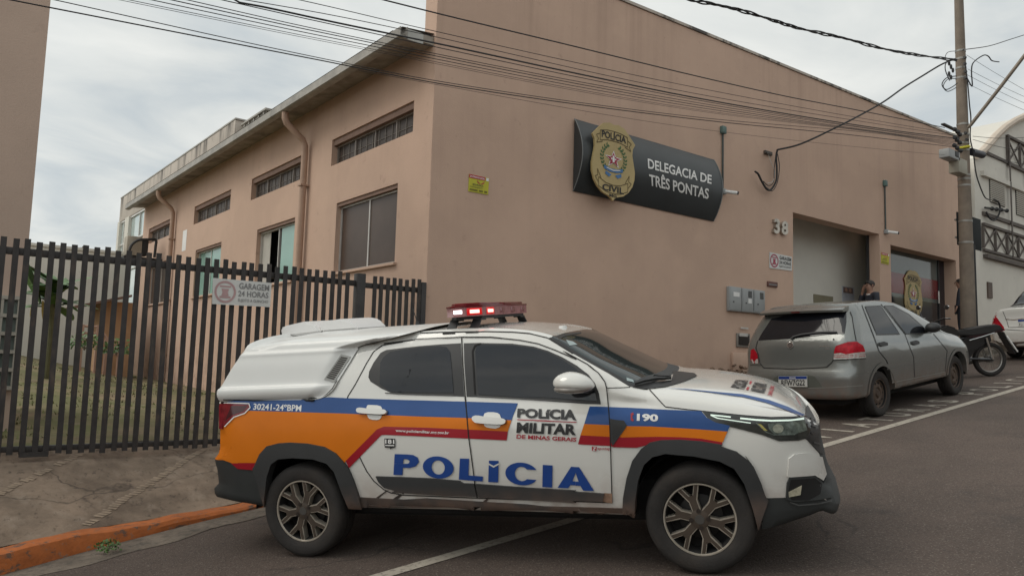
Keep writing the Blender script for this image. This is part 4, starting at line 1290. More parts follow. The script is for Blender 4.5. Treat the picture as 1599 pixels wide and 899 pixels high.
def camera_unit(px, py0, py1, label, capm):
    a, b = fac(px, py0), fac(px + .7, py1)
    r = empty("security_camera", b, label, "security camera", "security cameras on conduits")
    m = MB(); m.tube([(a.x, YF - .025, a.z), (a.x, YF - .025, b.z)], .018, 8); reparent(m.build("conduit", M_GREY if capm is None else capm), r)
    m = MB(); m.bb((a.x - .06, YF - .07, a.z - .02), (a.x + .06, YF - .001, a.z + .12), bev=.01); reparent(m.build("junction_cap", mat("teal_cap", (.10, .16, .145), .6)), r)
    m = MB(); m.bb((a.x - .05, YF - .08, b.z - .05), (a.x + .05, YF - .001, b.z + .05), bev=.01); reparent(m.build("mount", M_GREY), r)
    m = MB(); m.cyl((a.x + .02, YF - .06, b.z), (a.x + .16, YF - .22, b.z - .03), .035, n=14); reparent(m.build("body", M_WHITE), r)
    m = MB(); m.cyl((a.x + .16, YF - .22, b.z - .03), (a.x + .18, YF - .243, b.z - .0345), .030, n=14); reparent(m.build("lens", M_BLACK), r)
M_COND = mat("conduit_green_grey", (.06, .07, .065), .6)
camera_unit(1127, 208, 300, "small security camera on a conduit at the right end of the charcoal signboard", M_COND)
camera_unit(1380, 290, 362, "small security camera on a conduit above the pier between the openings", M_COND)

# broken soil and stones at the foot of the wall
bm = bmesh.new()
for k in range(110):
    t = random.random(); 
    x = fac(1135, 575).x + random.uniform(-.9, 1.5); y = YF - random.random() ** 1.5 * .7 - .03
    z = PAVE_BVH.ray_cast(Vector((x, y, 9)), Vector((0, 0, -1)))[0].z
    s = random.uniform(.02, .07)
    r = bmesh.ops.create_icosphere(bm, subdivisions=1, radius=s, matrix=Matrix.Translation((x, y, z + s * .2 + max(0, .16 - (YF - y) * .35) * random.random())) @ Matrix.Diagonal((1.3, 1, .6, 1)) @ Matrix.Rotation(random.uniform(0, 3), 4, 'Z'))
    for v in r['verts']: v.co += Vector((random.uniform(-.2, .2), random.uniform(-.2, .2), random.uniform(-.2, .2))) * s
tag(bm_obj("rubble", bm, mat("brown_rubble", (.17, .11, .075), 1.0, var=.45, vs=5), None, 20), "brown soil and broken stones heaped at the foot of the salmon wall", "rubble", kind='stuff')

# =====================================================================================================
#  CARS
# =====================================================================================================
def shell_rows(stations, keys, subs, m, shear, bow=None, jtop=None):
    rows = []
    for s in stations:
        ks = crom(keys(s), subs)
        row = []
        for j, (w, z) in enumerate(ks):
            w = max(0.0, w)
            x = s + shear(s, z)
            if bow and j >= jtop:
                w7 = ks[jtop][0] or 1
                x += bow(s) * (1 - (w / w7) ** 2)
            row.append(Vector((x, -w * m(s), z)))
        rows.append(row)
    return rows
def emit(name, rows, i0, i1, j0, j1, material, root, cut=None, smooth=50, mirror=True, label=None):
    if mirror == 'pair':
        for q in (False, -1): emit(name, rows, i0, i1, j0, j1, material, root, cut, smooth, q, label)
        return
    bm = bmesh.new()
    for sg in ((-1,) if mirror == -1 else (1, -1) if mirror else (1,)):
        g = [[bm.verts.new((p.x, p.y * sg, p.z)) for p in r[j0:j1 + 1]] for r in rows[i0:i1 + 1]]
        for i in range(len(g) - 1):
            for j in range(len(g[0]) - 1):
                q = (g[i][j], g[i + 1][j], g[i + 1][j + 1], g[i][j + 1])
                if cut:
                    c = (q[0].co + q[1].co + q[2].co + q[3].co) / 4
                    if abs(c.y) > 0.5 and any(inside(c.x, c.z, k) for k in cut): continue
                bm.faces.new(q if sg > 0 else q[::-1])
    bmesh.ops.remove_doubles(bm, verts=bm.verts[:], dist=1e-5)
    bmesh.ops.dissolve_degenerate(bm, edges=bm.edges[:], dist=1e-5)
    loose = [v for v in bm.verts if not v.link_faces]
    if loose: bmesh.ops.delete(bm, geom=loose, context='VERTS')
    me = bpy.data.meshes.new(name); bm.to_mesh(me); bm.free()
    return link_mesh(name, me, material, root, smooth, label)
def frame_matrix(o, hx, left, n):
    M = Matrix.Identity(4)
    for i in range(3):
        M[i][0], M[i][1], M[i][2], M[i][3] = hx[i], left[i], n[i], o[i]
    return M
def on_road_frame(x, y, heading, back=0.0):
    n = Vector((-GX, -GY, 1)).normalized()
    h = Vector((math.cos(heading), math.sin(heading), 0)); h = (h - n * h.dot(n)).normalized()
    return frame_matrix(Vector((x, y, road_z(x, y))), h, n.cross(h), n)
def dense(vals, step):
    out = []
    for a, b in zip(vals, vals[1:]):
        n = max(1, int(round((b - a) / step)))
        out += [a + (b - a) * k / n for k in range(n)]
    return out + [vals[-1]]

DUST = (0.23, 0.13, 0.085)
M_PAINT = mat("white_car_paint", (0.63, 0.62, 0.585), 0.2, var=0.03, vs=1.5, coat=0.8, dirt=(DUST, 0.40, 0.66, 0.5))
M_PAINT2 = mat("white_canopy_gelcoat", (0.66, 0.66, 0.64), 0.38, var=0.025, vs=2, coat=0.25)
M_TRIM = mat("black_trim_plastic", (0.030, 0.031, 0.032), 0.6, var=0.15, bump=0.1, bs=300, dirt=(DUST, 0.33, 0.52, 0.55))
M_BUMP = mat("bumper_plastic", (0.026, 0.029, 0.029), 0.6, var=0.15, bump=0.1, bs=300)
M_PILLAR = mat("black_pillar_trim", (0.020, 0.019, 0.019), 0.45, var=0.1)
M_TINT = mat("tinted_car_glass", (0.010, 0.011, 0.014), 0.05, var=0.3, vs=1.5, spec=0.45, bump=.04, bs=3)
M_SHIELDG = mat("windscreen_glass", (0.022, 0.030, 0.030), 0.05, var=0.2, vs=1.2, spec=0.6)
M_TYRE = mat("tyre_rubber", (0.022, 0.019, 0.0175), 0.85, var=0.25, vs=8, bump=0.3, bs=120)
add_layer(M_TYRE, (0.06, 0.045, 0.034), 3, 0.5, 0.8, 0.6)
M_RIMD = mat("bronze_rim_paint", (0.062, 0.045, 0.033), 0.5, metal=0.2, var=0.2, vs=8)
M_RIML = mat("machined_rim_edge", (0.50, 0.45, 0.38), 0.35, metal=0.6, var=0.15, vs=8)
M_WELL = mat("wheel_well", (0.010, 0.009, 0.009), 0.95)
M_SBLUE = mat("stripe_blue", (0.018, 0.066, 0.215), 0.32, var=0.06, coat=0.1, spec=.3)
M_SORG = mat("stripe_orange", (0.60, 0.158, 0.006), 0.42, var=0.05, coat=0.05, spec=.2)
M_SRED = mat("stripe_red", (0.29, 0.008, 0.018), 0.32, var=0.08, coat=0.1, spec=.3)
M_TBLUE = mat("lettering_blue", (0.008, 0.05, 0.235), 0.35, coat=0.2)
M_TBLACK = mat("lettering_black", (0.012, 0.012, 0.013), 0.4)
M_TRED = mat("lettering_red", (0.33, 0.015, 0.03), 0.4)
M_TWHITE = mat("lettering_white", (0.70, 0.69, 0.67), 0.4)
M_GAP = mat("panel_gap", (0.015, 0.014, 0.014), 0.9)
M_LAMPB = mat("dark_lamp_housing", (0.030, 0.032, 0.030), 0.12, var=0.3, vs=20)
M_LENS = mat("lamp_reflector", (0.16, 0.19, 0.17), 0.1, metal=0.4, var=0.6, vs=30)
M_DRL = mat("daytime_running_light", (0.75, 0.85, 0.78), 0.3, emit=(0.75, 0.95, 0.8), es=0.35)
M_TAILR = mat("tail_lamp_red", (0.17, 0.008, 0.015), 0.12, var=0.4, vs=16)
M_CHR = mat("chrome", (0.55, 0.55, 0.54), 0.15, metal=0.9)

def wheel(root, c, side, R, rim_r, half_w, spokes, name="wheel", steel=False, rot0=0.0):
    """side = -1 for the right-hand wheels; local Z of the lathe points outwards."""
    wm = Matrix.Translation(Vector(c)) @ Matrix.Rotation(math.radians(90) * (1 if side < 0 else -1), 4, 'X')
    w = empty(name, Matrix.Identity(4)); w.parent = root; w.matrix_local = Matrix.Identity(4)
    k = half_w
    m = MB()
    m.lathe([(rim_r * .99, k * .72), (rim_r * 1.02, k * .92), (rim_r * 1.10, k * 1.02), (R * .88, k * 1.06), (R * .935, k * .98), (R * .975, k * .82), (R, k * .55), (R, k * .24), (R - .008, k * .22), (R - .008, k * .16), (R, k * .14),
             (R, -k * .14), (R - .008, -k * .16), (R - .008, -k * .22), (R, -k * .24), (R, -k * .62), (R * .985, -k * .88), (R * .9, -k * 1.04), (rim_r, -k * .9)], wm, 64)
    t = m.build("tyre", M_TYRE, w, 40)
    m = MB()
    m.lathe([(rim_r * 1.02, k * .80), (rim_r * 1.0, k * .90), (rim_r * .965, k * .90), (rim_r * .945, k * .82)], wm, 64)
    m.build("rim", M_RIML if not steel else M_STEEL, w, 40)
    m = MB(); m.lathe([(rim_r * .947, k * .83), (rim_r * .90, k * .2), (rim_r * .90, -k * .15), (.0, -k * .15)], wm, 40); m.build("rim_back", M_WELL, w, 40)
    if steel:
        m = MB(); m.lathe([(rim_r * .93, k * .55), (rim_r * .80, k * .42), (rim_r * .62, k * .60), (rim_r * .45, k * .62), (rim_r * .36, k * .45), (rim_r * .26, k * .50), (rim_r * .2, k * .72), (0, k * .74)], wm, 48)
        m.build("steel_disc", M_STEEL, w, 40)
        m = MB()
        for q in range(10):
            a = 2 * math.pi * q / 10
            p = wm @ Vector((rim_r * .72 * math.cos(a), rim_r * .72 * math.sin(a), k * .48)); p2 = wm @ Vector((rim_r * .72 * math.cos(a), rim_r * .72 * math.sin(a), k * .58))
            m.cyl(p, p2, rim_r * .075, n=10)
        m.build("vent_holes", M_WELL, w, 40)
        return w
    m = MB(); m.lathe([(rim_r * .62, k * .02), (rim_r * .60, k * .05), (.0, k * .05)], wm, 40); m.build("brake_disc", mat("brake_disc", (.022, .020, .019), .6, metal=.3), w, 40)
    def spoke_polys(sc, grow):
        out = []
        r0, r1, r2 = rim_r * .16, rim_r * .60, rim_r * .955
        for q in range(spokes):
            a = rot0 + 2 * math.pi * q / spokes
            ca, sa = math.cos(a), math.sin(a)
            def P(r, t): return (r * ca - t * sa, r * sa + t * ca)
            hw = rim_r * .118 - grow
            d = math.radians(15)
            aw = rim_r * .068 - grow
            for s_ in (-1, 1):
                b = s_ * d
                e = (r2 * math.cos(b), r2 * math.sin(b))
                st = (r1 * .92, s_ * (hw * .55))
                dx, dy = e[0] - st[0], e[1] - st[1]; l = math.hypot(dx, dy)
                n = (-dy / l * aw, dx / l * aw)
                out.append([P(st[0] + n[0], st[1] + n[1]), P(st[0] - n[0], st[1] - n[1]), P(e[0] - n[0], e[1] - n[1]), P(e[0] + n[0], e[1] + n[1])])
            out.append([P(r0, -hw * 1.0), P(r1 * 1.12, -hw * 1.02), P(r1 * 1.12, hw * 1.02), P(r0, hw * 1.0)])
        return out
    m = MB()
    for i, pl in enumerate(spoke_polys(1, 0)): m.prism(pl, wm, k * .30, k * (.80 - .004 * (i % 3)))
    m.build("spokes", M_RIML, w, 20)
    m = MB()
    for i, pl in enumerate(spoke_polys(1, .0050)): m.prism(pl, wm, k * .5, k * (.835 - .006 * (i % 3)))
    m.lathe([(rim_r * .27, k * .5), (rim_r * .27, k * .82), (rim_r * .2, k * .86), (0, k * .86)], wm, 24)
    m.build("spoke_faces", M_RIMD, w, 20)
    m = MB()
    for q in range(4):
        a = rot0 + .3 + math.pi / 2 * q
        p = (rim_r * .235 * math.cos(a), rim_r * .235 * math.sin(a))
        m.cyl(wm @ Vector((*p, k * .7)), wm @ Vector((*p, k * .90)), .014, n=6)
    m.build("lug_nuts", mat("lug_nut", (.05, .04, .035), .4, metal=.6), w, 20)
    m = MB(); m.cyl(wm @ Vector((0, 0, k * .8)), wm @ Vector((0, 0, k * .885)), rim_r * .13, n=24); m.build("hub_cap", mat("hub_cap", (.06, .055, .05), .4), w, 30)
    return w

# ----------------------------------------------------------------------------------------------- police pickup
_n = Vector((-GX, -GY, 1)).normalized()
TX, TY, TH = 2.33021, 5.26323, -0.983826
_h = Vector((math.cos(TH), math.sin(TH), 0)); _h = (_h - _n * _h.dot(_n)).normalized()
_l = _n.cross(_h)
_o = Vector((TX, TY, GX * TX + GY * TY)) + _l * 0.805
TM = frame_matrix(_o, _h, _l, _n)
truck = empty("police_pickup", TM, "white police pickup with blue orange and red stripes and a red light bar", "pickup truck")
T = Body(truck, TM)
zs_ = pch([(-.9, .40), (-.68, .40), (-.5, .376), (-.28, .35), (.6, .355), (2.4, .34), (2.95, .30), (3.08, .275), (3.26, .335), (3.45, .40), (3.55, .42)])
zb_ = pch([(-.9, 1.115), (0, 1.100), (1.0, 1.068), (2.0, 1.035), (2.4, 1.015), (2.58, .997), (2.79, .969), (3.03, .942), (3.18, .927), (3.3, .915), (3.38, .88), (3.45, .82), (3.5, .78)])
zr_t = pch([(.29, 1.46), (.46, 1.49), (.8, 1.508), (1.149, 1.516), (1.391, 1.507), (1.576, 1.493), (1.698, 1.478), (1.831, 1.443), (1.998, 1.339), (2.232, 1.207), (2.37, 1.122), (2.48, 1.092), (2.6, 1.078), (2.8, 1.05), (3.0, 1.012), (3.15, .975), (3.25, .945), (3.32, .915), (3.38, .87), (3.44, .815), (3.5, .77)])
zc_t = pch([(.29, 1.50), (.6, 1.548), (.9, 1.556), (1.2, 1.558), (1.489, 1.545), (1.70, 1.505), (1.83, 1.475), (1.92, 1.445), (2.147, 1.318), (2.326, 1.222), (2.45, 1.168), (2.54, 1.142), (2.8, 1.114), (3.0, 1.080), (3.18, 1.032), (3.298, .970), (3.375, .908), (3.41, .86), (3.46, .80), (3.52, .76)])
wr_t = pch([(.29, .62), (1.15, .612), (1.55, .618), (1.83, .64), (2.0, .68), (2.232, .735), (2.37, .758), (2.5, .745), (2.8, .735), (3.0, .728), (3.2, .71), (3.35, .68), (3.5, .64)])
wb_t = pch([(-.9, .80), (.2, .80), (.5, .79), (2.2, .79), (2.45, .80), (2.6, .822), (3.1, .822), (3.5, .80)])
m_t = pch([(-.80, .0), (-.797, .30), (-.79, .55), (-.775, .74), (-.75, .86), (-.70, .94), (-.62, .98), (-.5, 1.0), (2.9, 1.0), (3.1, .985), (3.22, .955), (3.31, .905), (3.37, .84), (3.41, .76), (3.44, .66), (3.46, .5), (3.472, .3), (3.478, .0)])
bow_t = pch([(1.6, 0), (1.85, .02), (2.38, .11), (2.5, .10), (3.0, .05), (3.3, .03), (3.45, 0)])
def tkeys(x):
    zb, wb, zs = zb_(x), wb_(x) if False else wb_t(x), zs_(x)
    dz = .115 * max(0, min(1, (x - 3.34) / .12))
    zs -= dz
    K = [(.66, zs - .02), (.80, zs), (.828, zs + .10 if x < 2.95 else zs + .10 + (max(.458 - dz, zs + .02) - zs - .10) * min(1, (x - 2.95) / .12)), (.846, .62), (.850, .76), (.838, .93 if zb > .99 else zb - .055), (wb, zb)]
    if x < .125:
        K += [(wb - .03, zb + .006), (.6, zb + .006), (.45, zb + .006), (.2, zb + .006), (0, zb + .006)]
    else:
        wr, zr = wr_t(x), zr_t(x)
        b = bow_t(x)
        if x < 2.38: mid = ((wb + wr) / 2 + .022, (zb + zr) / 2)
        else:
            t = min(1, (x - 2.38) / .2)
            mid = ((wb + wr) / 2 + .022 * (1 - t) + .016 * t, (zb + zr) / 2 + .012 * t)
        def zc_at(f): return zc_t(x + b * (1 - f * f))
        K += [mid, (wr, zr), (wr * .82, zr + (zc_at(.82) - zr) * .50 if x < 1.9 or x > 2.5 else zr + (zc_at(.82) - zr) * .62), (wr * .45, zr + (zc_at(.45) - zr) * .90), (0, zc_at(0))]
    return K
tsub = [2, 3, 4, 4, 4, 3, 4, 4, 4, 4, 4]
def tshear(x, z):
    f = max(0, min(1, (x - 2.95) / .45)); f = f * f * (3 - 2 * f)
    r = max(0, min(1, (-.35 - x) / .35)); r = r * r * (3 - 2 * r)
    nose = pch([(.24, .0), (.30, .06), (.345, .085), (.40, .075), (.46, .05), (.50, .03), (.62, .015), (.75, .0), (1.2, 0)])(z)
    tail = pch([(.3, -.03), (.39, -.075), (.455, -.08), (.495, -.03), (.6, -.022), (.68, -.038), (.712, -.012), (.74, .012), (.92, .022), (1.06, .01), (1.2, .01)])(z)
    return f * nose + r * tail
tst = dense([-.80, -.797, -.79, -.775, -.75, -.70, -.60, -.285, .12, .13, 1.85, 2.38, 2.47, 3.2, 3.37], .02) + [3.385, 3.40, 3.415, 3.43, 3.44, 3.45, 3.46, 3.466, 3.472, 3.476, 3.478]
jt = sum(tsub[:8]); jb = sum(tsub[:6])
trow = shell_rows(tst, tkeys, tsub, m_t, tshear, bow_t, jt)
T.add_grid(trow); T.add_grid([[Vector((p.x, -p.y, p.z)) for p in r] for r in trow]); T.freeze()
def ix(x): return min(range(len(tst)), key=lambda i: abs(tst[i] - x))
ARCH_R = [(-.31, .2), (-.29, .50), (-.245, .63), (-.19, .715), (-.12, .745), (0, .75), (.14, .742), (.25, .71), (.315, .65), (.35, .56), (.39, .45), (.45, .30), (.45, .2)]
ARCH_F = [(2.33, .2), (2.345, .45), (2.37, .575), (2.41, .675), (2.465, .735), (2.55, .76), (2.69, .758), (2.80, .745), (2.90, .71), (2.985, .65), (3.035, .56), (3.055, .48), (3.08, .38), (3.09, .2)]
RB = ix(-.285); jk = sum(tsub[:2]); jr = sum(tsub[:3]) + 2
emit("body", trow, RB, ix(2.47), 0, jt, M_PAINT, truck, [ARCH_R, ARCH_F])
RC = ix(-.60); jo = sum(tsub[:5])
emit("body", trow, RC, RB, jr, jt, M_PAINT, truck, [ARCH_R, ARCH_F])
emit("body", trow, 0, RC, jo, jt, M_PAINT, truck)
emit("tailgate", trow, 0, RC, jr, jo, M_SORG, truck)
emit("rear_bumper", trow, 0, RB, 0, jr, M_BUMP, truck, [ARCH_R])
emit("front_fender", trow, ix(2.47), ix(3.05), 0, jb, M_PAINT, truck, [ARCH_R, ARCH_F], mirror="pair")
jm = sum(tsub[:4])
emit("bumper_corner", trow, ix(3.05), ix(3.385), jk, jb, M_PAINT, truck, [ARCH_R, ARCH_F], mirror="pair")
emit("bumper_corner", trow, ix(3.385), ix(3.43), sum(tsub[:3]), jb, M_PAINT, truck, mirror="pair")
emit("fog_surround", trow, ix(3.385), ix(3.43), jk, sum(tsub[:3]), M_BUMP, truck, mirror="pair")
emit("lower_grille", trow, ix(3.43), len(tst) - 1, jk, jm, M_BUMP, truck)
emit("grille", trow, ix(3.43), len(tst) - 1, jm, jb, M_PILLAR, truck)
emit("front_bumper", trow, ix(3.05), len(tst) - 1, 0, jk, M_BUMP, truck, [ARCH_R, ARCH_F])
emit("hood", trow, ix(2.47), len(tst) - 1, jb, len(trow[0]) - 1, M_PAINT, truck)
emit("roof", trow, 0, ix(1.85), jt, len(trow[0]) - 1, M_PAINT, truck)
emit("windscreen", trow, ix(1.85), ix(2.38), jt, len(trow[0]) - 1, M_SHIELDG, truck)
emit("cowl", trow, ix(2.38), ix(2.47), jt, len(trow[0]) - 1, M_TRIM, truck)
m = MB()
m.bb((-.30, -.60, .25), (3.15, .60, .52), bev=.03)
m.bb((.44, -.72, .31), (2.28, .72, .40))  # unseen underbody slab added low and wide to darken the ground beneath
m.build("underbody", M_WELL, truck)
for cx, nm in ((0.0, 'r'), (2.737, 'f')):
    for sg in (-1, 1):
        m = MB()
        n = 20
        pr = [(cx + .40 * math.cos(math.pi * k / n), .33 + .40 * math.sin(math.pi * k / n)) for k in range(n + 1)]
        a = [m.bm.verts.new((x, sg * .80, z)) for x, z in pr]; b = [m.bm.verts.new((x, sg * .48, z)) for x, z in pr]
        for k in range(n): m.bm.faces.new((a[k], a[k + 1], b[k + 1], b[k]))
        m.bm.faces.new(b)
        m.build("wheel_arch_liner", M_WELL, truck)
        wheel(truck, (cx, sg * .725, .3253), sg, .3253, .214, .100, 6, rot0=.18 + cx)

# canopy shell over the bed
CK = [(0.77, 1.1, -0.65, 0.1), (0.8, 1.112, -0.66, 0.19), (0.824, 1.15, -0.665, 0.265), (0.822, 1.195, -0.66, 0.3), (0.795, 1.222, -0.645, 0.312), (0.764, 1.345, -0.57, 0.38), (0.742, 1.412, -0.525, 0.415), (0.738, 1.436, -0.51, 0.43), (0.722, 1.462, -0.49, 0.462), (0.682, 1.52, -0.46, 0.8), (0.5, 1.556, -0.435, 0.93), (0.26, 1.574, -0.425, 0.985), (0, 1.579, -0.425, 1.0)]
csub = [2, 3, 3, 4, 5, 4, 3, 3, 4, 4, 4, 4]
cprof = crom(CK, csub)
crow = []
for k in range(13):
    th = math.pi / 2 * k / 12
    crow.append([Vector((xr - .075 * math.cos(th) + (.03 * (1 - math.sin(th) ** 2)), -w * math.sin(th) ** .42, z)) for w, z, xr, xf in cprof])
for k in range(1, 61):
    s = k / 60
    row = []
    for w, z, xr, xf in cprof:
        x = xr + (xf - xr) * s
        if z < 1.535:
            h_ = T.bvh.ray_cast(Vector((x, -3, z)), Vector((0, 1, 0)))[0]
            bw = (-h_.y if h_ is not None else .84 - .40 * (z - .93)) + .012
            f = max(0, min(1, (x - (xf - .16)) / .16)); f = f * f * (3 - 2 * f) * max(0, min(1, (1.53 - z) / .09))
            w = w + (bw - w) * f
        row.append(Vector((x, -w, z - (.03 * max(0, .25 - s) / .25 if z > 1.48 else 0))))
    crow.append(row)
CP = Body(truck, TM); CP.add_grid(crow); CP.add_grid([[Vector((p.x, -p.y, p.z)) for p in r] for r in crow]); CP.freeze()
canopy = emit("canopy", crow, 0, len(crow) - 1, 0, len(cprof) - 1, M_PAINT2, truck, smooth=70)
m = MB()
m.tube([Vector((p.x, p.y * 1.0 - .004, p.z - .004)) for p in [r[1] for r in crow]], .008, 6)
m.build("seal", M_GAP, canopy)
CP.line("seal", "A 88,640 300,645 500,647 700,647 792,634 834,609 873,574 908,524 963,434 1023,334 1063,274 1083,249 1348,213 C 160,298 262,253 347,237", 1.6, M_GAP, off=.010, parent=canopy)
CP.skin("vent_frame", "A 792,503 910,327 980,345 864,524", mat("vent_frame_grey", (.36, .36, .34), .5), off=.006, thick=.008, step=8, parent=canopy)
vp = pxs("A 808,492 912,342 962,352 862,508")
CP.skin("vent_backing", vp, mat("vent_grey", (.30, .29, .27), .7), off=.007, step=8, parent=canopy)
for k in range(12):
    t0, t1 = (k + .15) / 12, (k + .70) / 12
    q = [tuple(vp[0][i] + (vp[1][i] - vp[0][i]) * t for i in (0, 1)) for t in (t0, t1)] + [tuple(vp[3][i] + (vp[2][i] - vp[3][i]) * t for i in (0, 1)) for t in (t1, t0)]
    CP.skin("vent_slot", q, mat("vent_slot_grey", (.06, .057, .052), .8), off=.009, step=8, parent=canopy)
# two white roof vents on the canopy
def roof_vent(x0, x1, zb0, zb1, h):
    m = MB()
    pr = [(x0, zb0), (x0 - .012, zb0 + h * .75), (x0 + .02, zb0 + h * .92), (x1 - .15, zb1 + h * 1.02), (x1 - .07, zb1 + h * .80), (x1, zb1)]
    m.prism(pr, Matrix(((1, 0, 0, 0), (0, 0, 1, 0), (0, 1, 0, 0), (0, 0, 0, 1))), -.24, .24)
    bmesh.ops.bevel(m.bm, geom=m.bm.edges[:], offset=.014, segments=2, affect='EDGES')
    m.build("roof_vent", mat("vent_white", (.72, .71, .70), .35, var=.03), canopy, 50)
roof_vent(-.50, -.13, 1.548, 1.567, .095); roof_vent(-.14, .20, 1.567, 1.573, .09)

# doors, glass
fd = "C 552,300 750,300 950,320 1080,345 1200,390 1348,455 E 130,218 300,312 380,372 425,432 438,480 452,650 458,740 F 463,200 474,552 D 660,704 645,620 630,500 600,280 D 578,0 C 578,720 560,480"
rd = "A 1348,246 1205,270 1143,315 1094,394 1014,543 964,623 940,690 940,760 955,830 975,899 B 995,90 1045,190 1095,290 1143,357 1212,416 1262,440 1348,455 D 652,700 637,620 622,500 592,280 D 564,0 C 566,720 548,480 540,304 250,318 0,350"
doorR = T.skin("door", rd, M_PAINT, off=.004, thick=.006)
doorF = T.skin("door", fd, M_PAINT, off=.004, thick=.006)
T.line("door_gap", "A 1348,243 1202,267 1141,312 1092,392 1012,541 962,621 937,690 937,760 952,830 972,899 B 992,90 1042,190 1092,290 1141,358 1211,418 1261,442 1348,458 D 656,704 F 476,556", 1.5, M_GAP, off=.0062)
T.line("door_gap", "C 546,298 554,480 572,720 587,890 D 571,0 596,280 626,500 641,620 656,702", 1.7, M_GAP, off=.0095)
T.line("door_gap", "C 0,347 250,315 548,301 750,301 950,321 1080,346 1200,391 1348,456 E 130,217 300,311 380,371 426,431 440,480 455,650 461,740 F 467,200 477,556", 1.5, M_GAP, off=.0095)
T.skin("window_surround", "A 1105,490 1110,450 1140,390 1190,320 1230,300 1348,285 C 250,362 400,350 539,342 547,480 564,715 300,705 100,698 A 1348,612 1280,605 1200,570 1120,520", M_PILLAR, off=.0065, parent=doorR)
T.skin("window_glass", "A 1185,535 1190,390 1212,350 1262,312 1348,297 C 250,372 390,362 440,370 465,405 475,500 490,688 100,685 A 1348,598 1260,588", M_TINT, off=.0105, thick=.003, parent=doorR)
T.skin("window_surround", "C 560,342 670,340 900,345 1050,365 1150,395 1250,440 1348,500 E 120,255 230,320 310,380 355,440 385,510 398,590 300,588 0,565 C 1000,735 650,718 581,716 564,480", M_PILLAR, off=.0065, parent=doorF)
T.skin("window_glass", "C 642,400 652,365 692,351 900,357 1050,377 1150,407 1250,457 1348,522 E 230,350 320,425 360,505 372,565 200,555 0,540 C 1000,722 665,700 650,560", M_TINT, off=.0105, thick=.003, parent=doorF)
T.line("window_seal", "C 640,700 632,560 622,400 640,360 680,345", 2.2, M_GAP, off=.0108, parent=doorF)
T.line("waist_strip", "C 10,690 100,696 300,703 490,706", 1.6, mat("waist_trim", (.05, .047, .045), .4), off=.011, parent=doorR)
T.line("waist_strip", "C 655,712 1000,732 1348,752", 2.0, mat("waist_trim", (.05, .047, .045), .4), off=.011, parent=doorF)

# livery
T.skin("blue_stripe", "A 90,652 500,650 700,648 790,634 830,629 940,635 1348,648 C 300,742 570,750 940,762 D 895,162 570,145 A 1348,760 1040,748 900,742 245,722 85,710", M_SBLUE, off=.0075)
T.skin("orange_stripe", "A 30,700 245,722 900,742 1040,748 1348,760 D 300,137 570,145 895,162 870,238 595,225 300,212 0,205 B 1165,0 945,220 930,245 880,190 800,145 680,122 560,116 480,120 412,140 362,195 320,250 300,238 150,235 20,190 A 30,840", M_SORG, off=.0075)
T.skin("red_stripe", "B 945,220 1165,0 D 0,205 300,212 595,225 870,238 862,300 595,288 300,274 0,262 B 1195,40 970,268", M_SRED, off=.0078)
T.skin("red_stripe", "B 140,233 320,233 310,285 190,275", M_SRED, off=.0078)
T.skin("blue_stripe", "E 320,605 440,608 880,628 1100,638 1140,682 1200,714 1302,738 1285,778 1050,760 745,742 600,740 450,733 282,725", M_SBLUE, off=.0075)
T.skin("orange_stripe", "E 282,725 450,733 600,740 745,742 1050,760 1285,778 1255,848 F 1250,134 1100,108 950,98 800,95 545,100 450,95 255,85", M_SORG, off=.0075)
T.skin("red_stripe", "F 255,85 450,95 545,100 800,95 950,98 1100,108 1250,134 1244,162 1100,140 950,130 820,132 740,148 650,172 490,168 465,160 238,148", M_SRED, off=.0078)
T.skin("blue_stripe", "E 850,477 1000,484 1348,518 G 250,257 500,279 700,323 850,376 980,438 938,446 820,396 685,346 500,300 250,272 E 1348,530 1000,489", M_SBLUE, off=.004)
LT = dict(off=.0105)
T.text("unit_number", "30241-24ºBPM", "A 302,673 638,684 634,728 298,716", M_TWHITE, bold=.018, nx=16, off=.0085)
def ell(cx, cy, rx, ry, a0, a1, n, sl=.07):
    out = []
    for k in range(n + 1):
        a = math.radians(a0 + (a1 - a0) * k / n)
        x = rx * math.cos(a); out.append((600 + (cx + x) / 4.493, 620 + (cy + ry * math.sin(a) + sl * x) / 4.493))
    return out
LETTERS = [pxs("D 78,395 160,397 207,402 240,420 248,450 225,480 185,492 135,490 132,542 69,540 74,462 137,463 163,463 180,457 183,443 168,432 140,430 137,462 74,461"),
           ell(383, 488, 108, 77, 0, 360, 36) + ell(383, 488, 46, 49, 360, 0, 30),
           pxs("D 535,426 600,427 594,543 697,551 694,586 527,572"), pxs("D 738,440 806,442 803,592 733,590"),
           ell(968, 533, 115, 79, -26, -334, 36) + ell(968, 533, 48, 50, -318, -42, 26),
           pxs("D 1115,470 1184,473 1181,628 1112,624"),
           pxs("F 95,450 190,303 247,306 351,472 275,470 256,436 222,434 222,406 243,407 222,345 200,404 221,405 221,433 186,431 170,453")]
for q in LETTERS:
    T.skin("side_lettering", q, M_TBLUE, step=9, **LT)
T.skin("letter_notch", "D 734,456 772,476 812,456 812,466 772,489 734,467", M_PAINT, off=.0125)
T.text("side_lettering", "POLíCIA", "D 938,80 P 900.5,640.2 E 226,702 D 935,143", M_TBLACK, bold=.045, nx=14, **LT)
T.text("side_lettering", "MILITAR", "D 936,174 E 228,728 224,803 D 930,248", M_TBLACK, bold=.045, nx=14, **LT)
T.text("side_lettering", "DE MINAS GERAIS", "D 932,258 E 228,820 226,848 D 930,287", M_TRED, bold=.03, nx=14, **LT)
T.line("lettering_rule", "D 935,158 E 228,714", 1.5, M_TRED, off=.0105)
T.text("emergency_number", "190", "E 652,655 802,659 799,710 650,704", M_TWHITE, bold=.045, nx=8, **LT)
